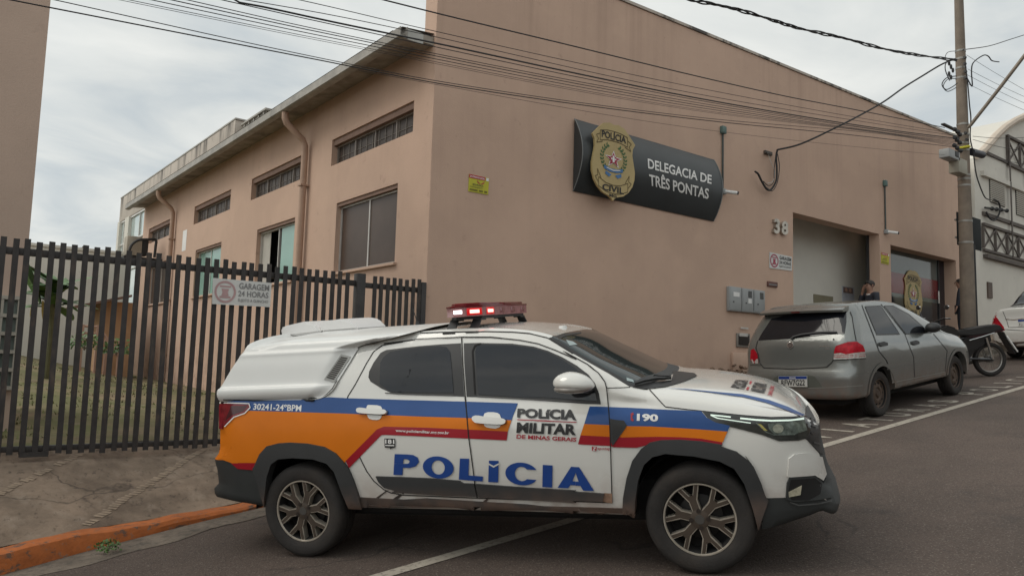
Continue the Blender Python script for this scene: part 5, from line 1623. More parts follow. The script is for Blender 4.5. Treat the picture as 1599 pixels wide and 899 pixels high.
T.skin("telephone_mark", "E 608,655 625,648 630,662 620,668 620,690 630,696 625,708 608,700", M_TRED, off=.0105)
T.text("web_address", "www.policiamilitar.mg.gov.br", "D 86,222 460,238 458,264 84,246", M_TWHITE, bold=.02, nx=16, **LT)
T.skin("hotline_mark", "D 6,286 82,288 81,352 60,352 48,362 44,351 8,350", M_TBLACK, off=.0105)
T.text("hotline_number", "181", "D 12,292 76,294 76,324 12,322", M_TWHITE, bold=.03, nx=4, off=.0118)
T.line("hotline_rule", "D 12,334 76,336", 1.6, M_TWHITE, off=.0118)
T.skin("maker_mark", "F 336,163 372,165 366,194 336,192", M_TRED, off=.0105)
T.text("maker_mark", "Z", "F 345,168 366,169 360,190 342,189", M_TWHITE, bold=.03, nx=2, off=.0118)
T.text("maker_mark", "apozap", "F 376,172 466,174 464,194 374,190", M_TRED, bold=.01, nx=4, off=.0105)
T.text("hood_lettering", "POLíCIA", "G 400,222 445,160 545,172 512,243", M_TBLACK, bold=.045, nx=10, off=.004)
T.skin("hood_lettering", "G 522,243 556,177 571,180 542,246", M_TRED, off=.004)
T.text("hood_lettering", "MILITAR", "G 555,250 590,180 688,200 668,272", M_TBLACK, bold=.045, nx=10, off=.004)
T.text("hood_lettering", "DE MINAS GERAIS", "G 690,284 716,211 746,216 726,292", M_TRED, bold=.03, nx=10, off=.004)

# flares, bumpers, mouldings
T.skin("wheel_arch_flare", "B 300,268 310,258 350,170 400,115 480,95 560,90 680,97 800,120 880,165 930,220 965,265 1000,345 1040,460 1062,545 970,540 930,450 900,370 870,290 820,235 720,205 580,197 480,205 430,240 400,330 380,500 385,552", M_TRIM, off=.022, thick=.075, step=5, smooth=40)
T.skin("wheel_arch_flare", "F 550,652 555,520 580,380 620,260 680,180 740,135 820,118 950,115 1100,125 1250,150 G 330,680 450,720 540,790 610,899 H 560,50 620,130 670,240 700,330 720,362 650,560 610,420 580,330 550,240 480,135 380,85 200,50 F 850,212 760,235 700,290 660,400 640,540 635,657", M_TRIM, off=.022, thick=.075, step=5, smooth=40)
T.skin("fog_surround", "H 843,340 850,240 870,200 1040,190 1098,243 1118,200 1150,215 1165,345 1060,362 900,372 845,356", M_BUMP, off=.014, thick=.02, step=6, smooth=40)
T.skin("fog_recess", "H 856,300 872,215 1035,205 1085,250 1075,320 1000,360 880,358", M_WELL, off=.0155, step=8)
T.skin("fog_lamp", "H 858,300 945,255 938,322 862,335", mat("fog_lens", (.40, .37, .28), .15, var=.4, vs=40), off=.02, thick=.01, step=6)
T.skin("bumper_step", "H 852,196 862,70 900,38 985,30 1090,60 1120,180 1098,225 1040,188 870,198", M_PAINT, off=.012, thick=.02, step=6, smooth=30)
T.line("bumper_lip", "H 870,372 930,395 1060,385 1150,368", 1.6, mat("lip_grey", (.07, .072, .072), .5), off=.017)
T.skin("sill_trim", "B 1045,474 1348,490 D 300,706 660,728 1000,748 F 0,582 552,596 552,652 D 1348,812 660,790 0,780 B 1062,548", M_TRIM, off=.008, thick=.012, smooth=40)
T.skin("door_moulding", "B 1160,325 1348,331 D 300,562 530,580 560,598 634,601 654,690 400,681 60,660 B 1300,425 1220,405 1180,365", M_TRIM, off=.018, thick=.022, parent=doorR, smooth=40)
T.skin("door_moulding", "D 646,602 1000,628 1348,648 F 200,476 424,490 412,546 200,536 D 1348,734 1000,712 664,694", M_TRIM, off=.018, thick=.022, parent=doorF, smooth=40)
T.skin("dirt_splash", "F 424,486 478,490 478,560 412,548", mat("dried_mud", (.25, .15, .10), .95, var=.3, vs=20), off=.0102)
T.skin("fender_vent", "E 464,692 560,702 581,736 560,770 482,876 470,850", M_TRIM, off=.014, thick=.018, step=6, smooth=40)
T.skin("fender_vent_panel", "E 474,725 545,735 553,752 488,840", M_PILLAR, off=.0155, step=6)

# handles
for door, q0, q1 in ((doorR, "A 1100,686 1112,684 1190,688 1206,712 1200,770 1180,790 1120,786 1100,764 1092,712", "A 1035,712 1060,706 1120,716 1220,718 1243,728 1240,748 1215,756 1100,750 1045,744 1032,732"),
                     (doorF, "D 712,108 790,108 822,128 826,190 806,218 730,214 702,196 698,140", "D 630,140 660,130 720,142 830,150 862,160 860,182 830,192 700,184 640,176 626,158")):
    T.skin("handle_cup", q0, M_PAINT, off=.013, thick=.013, step=5, parent=door, rnd=1, smooth=50)
    T.skin("handle", q1, M_PAINT, off=.036, thick=.022, step=5, parent=door, rnd=1, smooth=50)
    T.line("handle_painted_shadow", q1.split()[0] + " " + " ".join(q1.split()[4:9]), 1.0, M_GAP, off=.0135, parent=door)  # dark line painted along the handle's lower edge as its shadow

# lamps, grille
hl = T.skin("headlight", "G 180,408 300,424 500,443 720,458 900,455 980,449 1025,470 1022,560 985,620 930,635 780,640 650,592 500,552 330,512 250,490", M_LAMPB, off=.006, thick=.012, step=6, rnd=0, smooth=40)
T.skin("reflector", "G 690,505 800,497 975,482 992,555 900,588 745,592 700,545", M_LENS, off=.0075, step=6, parent=hl)
T.skin("projector", [(1060 + (770 + 42 * math.cos(a)) / 4.993, 560 + (543 + 34 * math.sin(a)) / 4.993) for a in [2 * math.pi * k / 18 for k in range(18)]], mat("projector_lens", (.26, .27, .22), .08, var=.3, vs=50), off=.010, step=5, parent=hl)
T.line("light_strip", "G 478,464 600,476 720,483 860,480 968,468", 2.6, M_DRL, off=.0082, parent=hl)
T.line("light_strip", "G 248,440 300,462 420,480 560,500", 1.5, M_DRL, off=.0082, parent=hl)
T.line("light_strip", "G 248,438 330,446 405,455", 2.0, M_DRL, off=.0082, parent=hl)
T.line("light_strip", "G 600,498 680,570 740,592 900,588", 1.4, M_LENS, off=.0085, parent=hl)
T.skin("turn_signal", "G 612,505 640,510 690,560 660,556", mat("amber_lens", (.35, .30, .09), .2), off=.0085, parent=hl, step=5)
gr = T.skin("grille", "G 986,448 988,380 1000,362 1045,440 1078,520 1090,620 1118,742 1095,735 1000,632 985,620 1020,560 1025,470", M_PILLAR, off=.006, thick=.01, step=6)
for s_ in ("G 1030,470 1055,478", "G 1028,520 1068,530", "G 1020,575 1078,590", "G 1040,650 1090,665"):
    T.line("grille_bar", s_, 2.4, mat("grille_grey", (.06, .06, .062), .35), off=.012, parent=gr)
T.skin("tail_lamp", "A 36,672 270,680 276,700 238,738 165,762 100,828 60,852", M_TAILR, off=.013, thick=.014, step=6, smooth=40)
T.skin("tail_lamp_glass", "A 150,690 262,690 232,728 160,752 110,790 128,740", mat("smoked_red", (.05, .008, .012), .1), off=.0145, step=6)
T.line("tail_lamp_rim", "A 70,668 272,674 281,702 242,742 168,768 104,834", 1.6, M_TWHITE, off=.0145)

# hood edge, bonnet gap, ditch, wipers
T.line("hood_gap", "E 738,488 850,606 980,622 1100,635 G 300,420 500,441 720,457 900,453 985,446", 1.5, M_GAP, off=.0035)
T.line("fender_gap", "E 440,474 600,470", 1.1, M_GAP, off=.003)
T.line("roof_ditch", "C 250,268 490,263 720,259 900,263 1020,273 1140,302 E 30,128 200,234", 1.5, M_GAP, off=.003)
T.line("wiper", "E 630,458 700,440 770,428 890,422", 3.2, M_BLACK, off=.03, thick=.015)
T.line("wiper", "E 760,412 800,418 880,420", 2.0, M_BLACK, off=.035, thick=.015)
T.skin("windscreen_sticker", "E 575,402 622,418 628,436 578,424", mat("pale_sticker", (.30, .36, .36), .4), off=.003, step=5)
T.skin("windscreen_sticker", "E 150,138 200,150 232,172 176,178", mat("pale_sticker", (.30, .36, .36), .4), off=.003, step=5)
T.skin("windscreen_border", "E 32,124 120,98 250,82 262,90 140,112 100,140 200,208 450,352 640,456 600,466 450,372 200,232", M_PILLAR, off=.002, step=6)
T.skin("cowl_grille", "E 602,468 700,486 850,470 980,432 1072,392 1052,374 900,356 905,380 890,425 640,458", M_PILLAR, off=.006, step=6)

# door mirror
mc = T.at(850 + 205 / 4.493, 500 + 445 / 4.493, y=-.985)
m = MB(); m.ball(mc, (.128, .095, .066), Matrix.Rotation(math.radians(4), 3, 'Y'), 28, 18)
for v in m.bm.verts:
    d = v.co - mc
    v.co.z = mc.z + (d.z * 1.1 if d.z > 0 else d.z * .62) - .012 * (d.x / .128)
    if d.x < -.02: v.co.z -= 0.012 * ((-d.x - .02) / .1)
mir = m.build("mirror", M_PAINT, truck, 80)
m = MB(); m.ball(mc + Vector((-.005, 0, -.028)), (.120, .090, .030), None, 24, 12); m.build("mirror_base", mat("mirror_indicator", (.25, .23, .21), .3, var=.3, vs=20), mir, 80)
m = MB(); m.tube([mc + Vector((.02, .05, -.035)), mc + Vector((.05, .14, -.05)), mc + Vector((.06, .22, -.05))], .026, 10); m.build("mirror_arm", M_BLACK, mir)

# light bar
LX, LZ = 1.20, 1.662
lb = empty("light_bar", Matrix.Identity(4)); lb.parent = truck; lb.matrix_local = Matrix.Translation((LX, 0, LZ))
def lens_poly(L, W, cut): return [(-W, -L + cut), (-W * .35, -L), (W * .35, -L), (W, -L + cut), (W, L - cut), (W * .35, L), (-W * .35, L), (-W, L - cut)]
M_LBT = mat("red_light_bar_top", (0.20, 0.012, 0.02), .12, var=.2, vs=9)
M_LBC = mat("pale_red_lens", (0.34, 0.16, 0.165), .15, var=.25, vs=14)
I4 = Matrix.Identity(4)
m = MB(); m.prism(lens_poly(.61, .135, .10), I4, -.045, .018); m.build("lens", M_LBC, lb, 20)
m = MB(); m.prism(lens_poly(.62, .142, .10), I4, .018, .030); m.prism(lens_poly(.58, .11, .09), I4, .030, .048)
bmesh.ops.bevel(m.bm, geom=m.bm.edges[:], offset=.006, segments=2, affect='EDGES'); m.build("top_cover", M_LBT, lb, 40)
m = MB(); m.prism(lens_poly(.57, .115, .09), I4, -.065, -.0455); m.build("base_plate", M_BLACK, lb, 20)
M_REDON = mat("lit_red_lamp", (.6, .02, .02), .3, emit=(1.0, .22, .18), es=6.0)
M_REDHALO = mat("red_lamp_halo", (.42, .01, .015), .2, emit=(1.0, .02, .02), es=.35)  # faint glow given to the box round each lit lamp as its halo
M_WHON = mat("lit_white_lamp", (.9, .9, .9), .3, emit=(1, 1, 1), es=4.0)
def lampbox(y, half, mt, halo):
    m = MB(); m.box((.1365, y, -.012), (.008, half * 2, .022), bev=.0035); m.build("lamp", mt, lb, 50)
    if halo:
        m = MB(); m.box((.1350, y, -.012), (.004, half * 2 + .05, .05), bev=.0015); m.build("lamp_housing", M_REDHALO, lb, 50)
lampbox(-.36, .055, M_REDON, True)
_R41 = Matrix.Rotation(math.radians(-41), 3, 'Z')
m = MB(); m.box((.0935, -.562, -.012), (.008, .075, .024), _R41, bev=.0035); m.build("lamp", M_REDON, lb, 50)
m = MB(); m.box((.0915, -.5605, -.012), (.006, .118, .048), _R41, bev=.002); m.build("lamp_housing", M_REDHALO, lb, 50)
m = MB(); m.box((-.012, -.6115, -.012), (.062, .008, .024), None, bev=.0035); m.build("lamp", M_WHON, lb, 50)
for y in (-.1, .15, .4): m = MB(); m.box((.1355, y, -.012), (.003, .10, .04), bev=.001); m.build("lamp_housing", mat("unlit_lamp", (.22, .08, .085), .2), lb, 50)
for sg in (-1, 1):
    for dx in (-.085, .085):
        m = MB()
        y0, y1 = sg * .56, sg * .47
        fx = dx * 1.0
        p = [(fx - .035, sg * .60, -.148), (fx + .035, sg * .60, -.148), (fx + .03, sg * .50, -.062), (fx - .03, sg * .50, -.062)]
        a = [m.bm.verts.new(q) for q in p]; b = [m.bm.verts.new((q[0], q[1] - sg * .02, q[2] + .002)) for q in p]
        m.bm.faces.new(a); m.bm.faces.new(b[::-1])
        for k in range(4): m.bm.faces.new((a[k], a[(k + 1) % 4], b[(k + 1) % 4], b[k]))
        m.bb((fx - .045, sg * .575, -.155), (fx + .045, sg * .625, -.147))
        m.bb((fx - .03, sg * .40, -.075), (fx + .03, sg * .51, -.0645))
        m.build("foot", M_BLACK, lb, 20)
# small roof fittings
m = MB(); m.cyl((1.765, 0, 1.478), (1.765, 0, 1.505), .034, .028, 20); m.build("roof_knob", M_PAINT2, truck, 40)
m = MB(); m.cyl((.588, 0, 1.57), (.588, 0, 1.605), .02, .012, 14); m.tube([(.588, 0, 1.60), (.555, 0, 1.71)], .0035, 6); m.build("antenna", M_BLACK, truck, 40)

# ----------------------------------------------------------------------------------------------- grey hatchback
M_STEEL = mat("dusty_steel_wheel", (0.085, 0.058, 0.042), 0.7, metal=0.2, var=0.3, vs=9)
M_GREYP = mat("grey_green_metallic", (0.172, 0.180, 0.172), 0.27, metal=0.5, var=0.05, coat=0.8, dirt=((0.22, 0.12, 0.08), 0.32, 0.60, 0.6))
M_RTAIL = mat("red_lamp_lens", (0.34, 0.006, 0.016), 0.2, var=0.35, vs=22, spec=.25)
M_WTAIL = mat("clear_lamp_lens", (0.42, 0.40, 0.38), 0.2, var=0.35, vs=40)
M_PLATEW = mat("plate_white", (0.50, 0.49, 0.46), 0.5, var=.06)
M_PLATEB = mat("plate_blue", (0.012, 0.04, 0.20), 0.4)
HM = on_road_frame(9.9035, 4.919, 0.0162)
HM = HM @ Matrix.Translation((0, .755, 0))
hatch = empty("hatchback_car", HM, "dusty grey green hatchback with plate RFW7G22 parked at the kerb", "car")
Hb = Body(hatch, HM)
def make_shell(body, tb, st):
    """tb: tables of heights and half-widths; st: stations. Returns rows and key indices."""
    def keys(x):
        zs, zb, wb, zr, wr, zc, ws = (tb[k](x) for k in ('zs', 'zb', 'wb', 'zr', 'wr', 'zc', 'ws'))
        return [(ws * .78, zs - .02), (ws * .955, zs), (ws * .985, zs + .12), (ws, zs + (zb - zs) * .52), (ws * .99, zs + (zb - zs) * .8), (wb, zb),
                ((wb + wr) / 2 + tb['mid'](x), (zb + zr) / 2), (wr, zr), (wr * .8, zr + (zc - zr) * .58), (wr * .42, zr + (zc - zr) * .92), (0, zc)]
    subs = [2, 3, 5, 4, 4, 4, 4, 4, 4, 4]
    rows = shell_rows(st, keys, subs, tb['m'], tb['shear'], tb.get('bow'), sum(subs[:7]))
    body.add_grid(rows); body.add_grid([[Vector((p.x, -p.y, p.z)) for p in r] for r in rows]); body.freeze()
    return rows, sum(subs[:5]), sum(subs[:7])
def hshear(x, z):
    r = max(0, min(1, (-.05 - x) / .45)); r = r * r * (3 - 2 * r)
    f = max(0, min(1, (x - 2.7) / .35)); f = f * f * (3 - 2 * f)
    tail = pch([(.25, .0), (.34, -.05), (.60, -.055), (.66, -.015), (.75, .0), (.90, .005), (1.0, .022), (1.06, .05), (1.25, .16), (1.40, .255), (1.47, .30)])(z)
    nose = pch([(.25, -.02), (.4, .02), (.55, .02), (.7, -.02), (.9, -.08)])(z)
    return r * tail + f * nose
htb = dict(zs=pch([(-.7, .30), (-.3, .30), (0, .31), (2.4, .31), (2.9, .26), (3.2, .28)]),
           zb=pch([(-.7, 1.07), (0, 1.055), (.86, 1.0), (1.75, .975), (2.0, .945), (2.2, .905), (2.6, .845), (2.9, .775), (3.05, .70), (3.15, .62)]),
           wb=pch([(-.7, .765), (1.8, .765), (2.2, .75), (3.0, .72)]),
           zr=pch([(-.7, 1.452), (-.27, 1.455), (.44, 1.462), (.89, 1.423), (1.35, 1.293), (1.82, 1.10), (2.05, .985), (2.2, .942), (2.6, .875), (2.9, .795), (3.05, .72), (3.15, .64)]),
           wr=pch([(-.7, .575), (0, .60), (.6, .60), (1.35, .64), (1.82, .70), (2.1, .725), (2.6, .69), (3.1, .60)]),
           zc=pch([(-.7, 1.46), (-.3, 1.48), (.44, 1.50), (.89, 1.475), (1.4, 1.33), (1.9, 1.10), (2.1, 1.01), (2.3, .972), (2.8, .88), (3.0, .80), (3.15, .66)]),
           ws=pch([(-.7, .815), (2.5, .815), (3.0, .79), (3.2, .76)]),
           mid=pch([(0, .022), (1.9, .022), (2.1, .01), (3, .01)]),
           m=pch([(-.66, 0), (-.6595, .35), (-.655, .60), (-.645, .75), (-.625, .86), (-.59, .93), (-.52, .98), (-.40, 1), (2.6, 1), (2.85, .97), (3.0, .90), (3.08, .78), (3.12, .6), (3.14, .3), (3.145, 0)]),
           shear=hshear, bow=pch([(.9, 0), (1.05, .04), (2.02, .14), (2.1, .12), (3, .03)]))
hst = dense([-.66, -.6595, -.655, -.645, -.625, -.59, -.52, -.4, 1.05, 2.02, 2.08, 2.85, 3.0], .022) + [3.04, 3.07, 3.09, 3.105, 3.12, 3.13, 3.14, 3.145]
hrow, hjb, hjt = make_shell(Hb, htb, hst)
def hix(x): return min(range(len(hst)), key=lambda i: abs(hst[i] - x))
def arch(cx, r, z0=.295): return [(cx + r * math.cos(math.pi * k / 16), z0 + r * math.sin(math.pi * k / 16)) for k in range(17)] + [(cx - r, .1), (cx + r, .1)]
HA = [arch(0, .355), arch(2.373, .355)]
emit("body", hrow, 0, hix(2.08), 0, hjt, M_GREYP, hatch, HA)
emit("roof", hrow, 0, hix(1.05), hjt, len(hrow[0]) - 1, M_GREYP, hatch)
emit("windscreen", hrow, hix(1.05), hix(2.02), hjt, len(hrow[0]) - 1, M_SHIELDG, hatch)
emit("cowl", hrow, hix(2.02), hix(2.08), hjt, len(hrow[0]) - 1, M_TRIM, hatch)
emit("front_fender", hrow, hix(2.08), len(hst) - 1, 0, hjb, M_GREYP, hatch, HA)
emit("hood", hrow, hix(2.08), len(hst) - 1, hjb, len(hrow[0]) - 1, M_GREYP, hatch)
m = MB(); m.bb((-.55, -.58, .20), (2.95, .58, .5), bev=.03); m.build("underbody", M_WELL, hatch)
def liners(root, xs, w0, w1, r, z0):
    for cx in xs:
        for sg in (-1, 1):
            m = MB(); n = 18
            pr = [(cx + r * math.cos(math.pi * k / n), z0 + r * math.sin(math.pi * k / n)) for k in range(n + 1)]
            a = [m.bm.verts.new((x, sg * w0, z)) for x, z in pr]; b = [m.bm.verts.new((x, sg * w1, z)) for x, z in pr]
            for k in range(n): m.bm.faces.new((a[k], a[k + 1], b[k + 1], b[k]))
            m.bm.faces.new(b)
            m.build("wheel_arch_liner", M_WELL, root)
liners(hatch, (0, 2.373), .765, .45, .37, .295)
for cx in (0, 2.373):
    for sg in (-1, 1):
        wheel(hatch, (cx, sg * .685, .293), sg, .293, .187, .085, 6, steel=True)
def ring_skin(body, root, cx, cz, r0, r1, mt, off, thick, y=-.8, a0=0, a1=180):
    """Arch lip: half ring round a wheel, laid on the body side from straight abeam."""
    bm = bmesh.new(); n = 28
    A = [bm.verts.new((cx + r0 * math.cos(math.radians(a0 + (a1 - a0) * k / n)), cz + r0 * math.sin(math.radians(a0 + (a1 - a0) * k / n)), 0)) for k in range(n + 1)]
    B = [bm.verts.new((cx + r1 * math.cos(math.radians(a0 + (a1 - a0) * k / n)), cz + r1 * math.sin(math.radians(a0 + (a1 - a0) * k / n)), 0)) for k in range(n + 1)]
    for k in range(n): bm.faces.new((A[k], A[k + 1], B[k + 1], B[k]))
    pos = {}
    for v in bm.verts:
        co, no, i, d = body.bvh.ray_cast(Vector((v.co.x, -3, v.co.y)), Vector((0, 1, 0)))
        if co is None: co, no = Vector((v.co.x, y, v.co.y)), Vector((0, -1, 0))
        if no.y > 0: no = -no
        pos[v] = (co, no)
    for v, (co, no) in pos.items(): v.co = co + no * off
    for a, b in zip(A, A[1:]):
        pa, pb = pos[a], pos[b]
        bm.faces.new((a, b, bm.verts.new(pb[0] - pb[1] * thick), bm.verts.new(pa[0] - pa[1] * thick)))
    bmesh.ops.recalc_face_normals(bm, faces=bm.faces[:])
    me = bpy.data.meshes.new("wheel_arch_lip"); bm.to_mesh(me); bm.free()
    return link_mesh("wheel_arch_lip", me, mt, root, 40)
for cx in (0, 2.373): ring_skin(Hb, hatch, cx, .295, .35, .395, M_GREYP, .007, .08)
# tailgate and rear pieces
tg = Hb.skin("tailgate", "a 105,350 330,338 560,312 684,305 700,240 725,170 742,300 752,352 700,356 622,384 608,420 604,474 594,492 560,524 330,536 140,528 118,500 106,440 92,400", M_GREYP, off=.004, thick=.006, step=8)
Hb.line("tailgate_gap", "a 100,352 88,398 104,440 116,500 140,531 330,539 560,527 596,494 606,474", 1.3, M_GAP, off=.0062)
Hb.line("tailgate_gap", "a 716,158 728,190 745,300 756,352", 1.2, M_GAP, off=.0062)
Hb.skin("rear_window", "a 194,205 300,180 500,158 690,150 692,225 680,302 560,309 320,337 104,348 130,300", M_TINT, off=.0085, thick=.004, step=8, parent=tg)
m = MB()
n = 16
T_, B_ = [], []
secs = []
for k in range(n + 1):
    y = -.60 + 1.2 * k / n
    c = (abs(y) / .60)
    xt = -.565 + .09 * c ** 2.2; zt = 1.412 - .012 * c ** 2; xf = -.33 + .03 * c ** 2; zf = 1.472 - .035 * c ** 2.5
    secs.append([Vector((xf, y, zf + .004)), Vector(((xf + xt) / 2, y, (zf + zt) / 2 + .012)), Vector((xt, y, zt)), Vector((xt + .012, y, zt - .028)), Vector((xf - .02, y, zf - .06))])
vs = [[m.bm.verts.new(p) for p in s_] for s_ in secs]
for a, b in zip(vs, vs[1:]):
    for q in range(5): m.bm.faces.new((a[q], a[(q + 1) % 5], b[(q + 1) % 5], b[q]))
m.bm.faces.new(vs[0]); m.bm.faces.new(vs[-1][::-1])
sp = m.build("spoiler", M_GREYP, hatch, 40)
m = MB()
for a, b in zip(secs, secs[1:]): m.quad(a[3] + Vector((-.0015, 0, -.002)), b[3] + Vector((-.0015, 0, -.002)), b[4] + Vector((-.0015, 0, -.002)), a[4] + Vector((-.0015, 0, -.002)))
m.build("spoiler_underside", M_TRIM, sp, 40)
m = MB(); m.bb((-.5615, -.06, 1.388), (-.553, .06, 1.408)); m.build("brake_light", mat("dim_red_lens", (.08, .01, .01), .2), sp)
tl = Hb.skin("tail_lamp", "a 612,420 622,386 700,360 760,357 800,382 812,415 818,464 700,471 608,475", M_RTAIL, off=.008, thick=.012, step=6, smooth=40)
Hb.skin("reverse_lamp", "a 610,436 655,431 690,441 745,431 812,424 818,464 700,471 608,475", M_WTAIL, off=.0095, step=6, parent=tl)
for y0 in (446, 458): Hb.line("lamp_rib", f"a 610,{y0 + 2} 700,{y0} 814,{y0 - 6}", .7, M_RTAIL, off=.0105, parent=tl)
tl = Hb.skin("tail_lamp", "a 56,412 75,404 98,440 101,470 104,500 70,501 52,470", M_RTAIL, off=.008, thick=.012, step=6, smooth=40)
Hb.skin("reverse_lamp", "a 60,474 102,472 104,500 70,501", M_WTAIL, off=.0095, step=6, parent=tl)
Hb.skin("plate_recess_shade", "a 205,600 240,580 440,576 480,590 510,625 530,658 240,662 200,650", mat("recess_shade_paint", (.10, .105, .09), .5, metal=.3), off=.003, step=8)  # no hollow here; its shade is painted as a darker flat patch
pl = Hb.skin("licence_plate", "a 243,586 434,584 435,656 243,656", M_PLATEW, off=.02, thick=.012, step=20)
Hb.skin("plate_band", "a 245,587 433,585 433,604 245,606", M_PLATEB, off=.022, step=20, parent=pl)
Hb.text("plate_number", "RFW7G22", "a 262,610 420,609 420,648 262,649", M_TBLACK, off=.022, bold=.02, parent=pl, nx=3)
Hb.text("plate_country", "BRASIL", "a 318,591 362,591 362,601 318,601", M_TWHITE, off=.0235, bold=.02, parent=pl, nx=3)
Hb.line("bumper_crease_glint", "a 440,666 600,662 700,655 800,648", 1.2, mat("painted_highlight", (.30, .30, .28), .3, metal=.5), off=.004)  # light caught on the crease, painted as a brighter line
Hb.line("bumper_gap", "a 50,510 120,516", 1.0, M_GAP, off=.003)
Hb.line("bumper_gap", "a 608,480 700,476 822,468", 1.0, M_GAP, off=.003)
Hb.line("rear_wiper", "a 325,345 345,326 400,312 500,300 560,297 632,297", 2.0, M_BLACK, off=.03, thick=.012, parent=tg)
Hb.skin("emblem", [(1160 + (319 + 21 * math.cos(a)) / 4.279, 450 + (380 + 23 * math.sin(a)) / 4.279) for a in [2 * math.pi * k / 20 for k in range(20)]], M_CHR, off=.014, thick=.01, step=4, parent=tg)
Hb.skin("emblem_field", [(1160 + (319 + 16 * math.cos(a)) / 4.279, 450 + (380 + 17 * math.sin(a)) / 4.279) for a in [2 * math.pi * k / 20 for k in range(20)]], mat("emblem_dark", (.06, .045, .045), .3), off=.0155, step=4, parent=tg)
for k in range(4): Hb.line("emblem_bar", f"a {310 + k * 5},390 {314 + k * 5},371", .5, M_CHR, off=.0165, parent=tg)
Hb.line("model_badge", "a 512,386 580,387", .8, M_CHR, off=.006, parent=tg); Hb.line("model_badge", "a 552,403 580,404", 1.2, M_CHR, off=.006, parent=tg)
m_ = [(1160 + (607 + 6 * math.cos(a)) / 4.279, 450 + (342 + 6 * math.sin(a)) / 4.279) for a in [2 * math.pi * k / 10 for k in range(10)]]
Hb.skin("lock", m_, M_GAP, off=.006, step=4, parent=tg)
# side glass, doors
dr = Hb.skin("door", "b 105,228 222,222 375,415 432,560 437,690 300,722 285,650 262,580 215,520 178,420", M_GREYP, off=.003, thick=.005, step=8)
df = Hb.skin("door", "b 228,222 300,224 405,280 520,372 552,400 560,420 650,520 640,600 632,650 442,689 436,560 380,415", M_GREYP, off=.003, thick=.005, step=8)
Hb.skin("window_glass", "b 126,241 222,236 340,410 200,414 160,330", M_TINT, off=.0065, thick=.003, step=8, parent=dr)
Hb.skin("window_glass", "b 248,236 300,237 400,290 500,376 505,408 385,411 300,300", M_TINT, off=.0065, thick=.003, step=8, parent=df)
Hb.line("window_trim", "b 124,240 224,235 342,412 198,416 124,240", 1.0, M_PILLAR, off=.0075, parent=dr)
Hb.line("window_trim", "b 246,235 302,236 402,289 503,377 508,410 384,413 246,235", 1.0, M_PILLAR, off=.0075, parent=df)
Hb.line("waist_strip", "b 198,419 345,416", 1.4, M_PILLAR, off=.008, parent=dr); Hb.line("waist_strip", "b 384,415 548,407", 1.4, M_PILLAR, off=.008, parent=df)
Hb.line("door_gap", "b 226,224 378,416 434,560 440,688", .9, M_GAP, off=.0055)
Hb.line("door_gap", "b 104,230 178,422 214,522 262,582 284,650", .8, M_GAP, off=.0055)
Hb.line("door_gap", "b 560,412 648,520 640,600 634,652", .8, M_GAP, off=.0055)
Hb.skin("handle", "b 210,470 235,464 262,472 262,488 232,494 212,488", M_BLACK, off=.022, thick=.02, step=5, parent=dr)
Hb.skin("handle", "b 420,462 442,456 464,464 464,478 440,486 421,478", M_BLACK, off=.022, thick=.02, step=5, parent=df)
Hb.line("sill_line", "b 296,724 460,690 632,655", 1.3, mat("painted_highlight", (.30, .30, .28), .3, metal=.5), off=.004)  # sill edge drawn as a line in the same painted highlight colour
mc2 = Hb.at(1320 + 560 / 4.086, 420 + 372 / 4.086, y=-.87)
m = MB(); m.ball(mc2, (.10, .10, .072), None, 20, 14); hm_ = m.build("mirror", M_BLACK, hatch, 80)
m = MB(); m.tube([mc2 + Vector((.02, .04, -.03)), mc2 + Vector((.04, .14, -.05))], .03, 8); m.build("mirror_arm", M_BLACK, hm_)

# ----------------------------------------------------------------------------------------------- white sedan
pc_ = onaxis(1547, 505, 1, 6.50)
WM = on_road_frame(pc_.x + .93, 6.50 - .84, 0.0)
sedan = empty("sedan_car", WM, "white sedan at the right edge parked uphill of the motorcycle", "car")
Wb = Body(sedan, WM)
def wshear(x, z):
    r = max(0, min(1, (-.3 - x) / .45)); r = r * r * (3 - 2 * r)
    tail = pch([(.25, .03), (.36, -.04), (.62, -.05), (.68, -.02), (.9, .01), (1.05, .0), (1.2, .1)])(z)
    f = max(0, min(1, (x - 2.8) / .4))
    return r * tail + f * pch([(.3, 0), (.6, .02), (.9, -.08)])(z)
wtb = dict(zs=pch([(-1, .31), (-.4, .27), (3.4, .25)]), zb=pch([(-1, .98), (0, .985), (1.8, .95), (2.2, .92), (3.0, .80), (3.5, .65)]),
           wb=pch([(-1, .76), (2, .78), (3.5, .72)]),
           zr=pch([(-1, 1.055), (-.45, 1.075), (-.25, 1.11), (.1, 1.29), (.4, 1.405), (.7, 1.435), (1.2, 1.42), (1.7, 1.24), (2.15, 1.02), (2.4, .95), (3.0, .85), (3.5, .68)]),
           wr=pch([(-1, .66), (-.4, .64), (.4, .57), (1.2, .57), (1.7, .62), (2.2, .70), (3.5, .62)]),
           zc=pch([(-1, 1.085), (-.4, 1.11), (-.2, 1.16), (.15, 1.36), (.5, 1.47), (.9, 1.49), (1.3, 1.46), (1.8, 1.24), (2.25, 1.03), (3.0, .90), (3.5, .70)]),
           ws=pch([(-1, .84), (3.0, .84), (3.5, .80)]), mid=pch([(-1, .02), (2, .02), (2.4, .01)]),
           m=pch([(-.95, 0), (-.949, .35), (-.944, .62), (-.93, .78), (-.90, .89), (-.84, .96), (-.72, 1), (2.8, 1), (3.1, .95), (3.3, .82), (3.4, .5), (3.42, 0)]), shear=wshear)
wst = dense([-.95, -.949, -.944, -.93, -.90, -.84, -.72, -.35, .42, 1.25, 2.15, 3.1], .03) + [3.2, 3.28, 3.34, 3.38, 3.41, 3.42]
wrow, wjb, wjt = make_shell(Wb, wtb, wst)
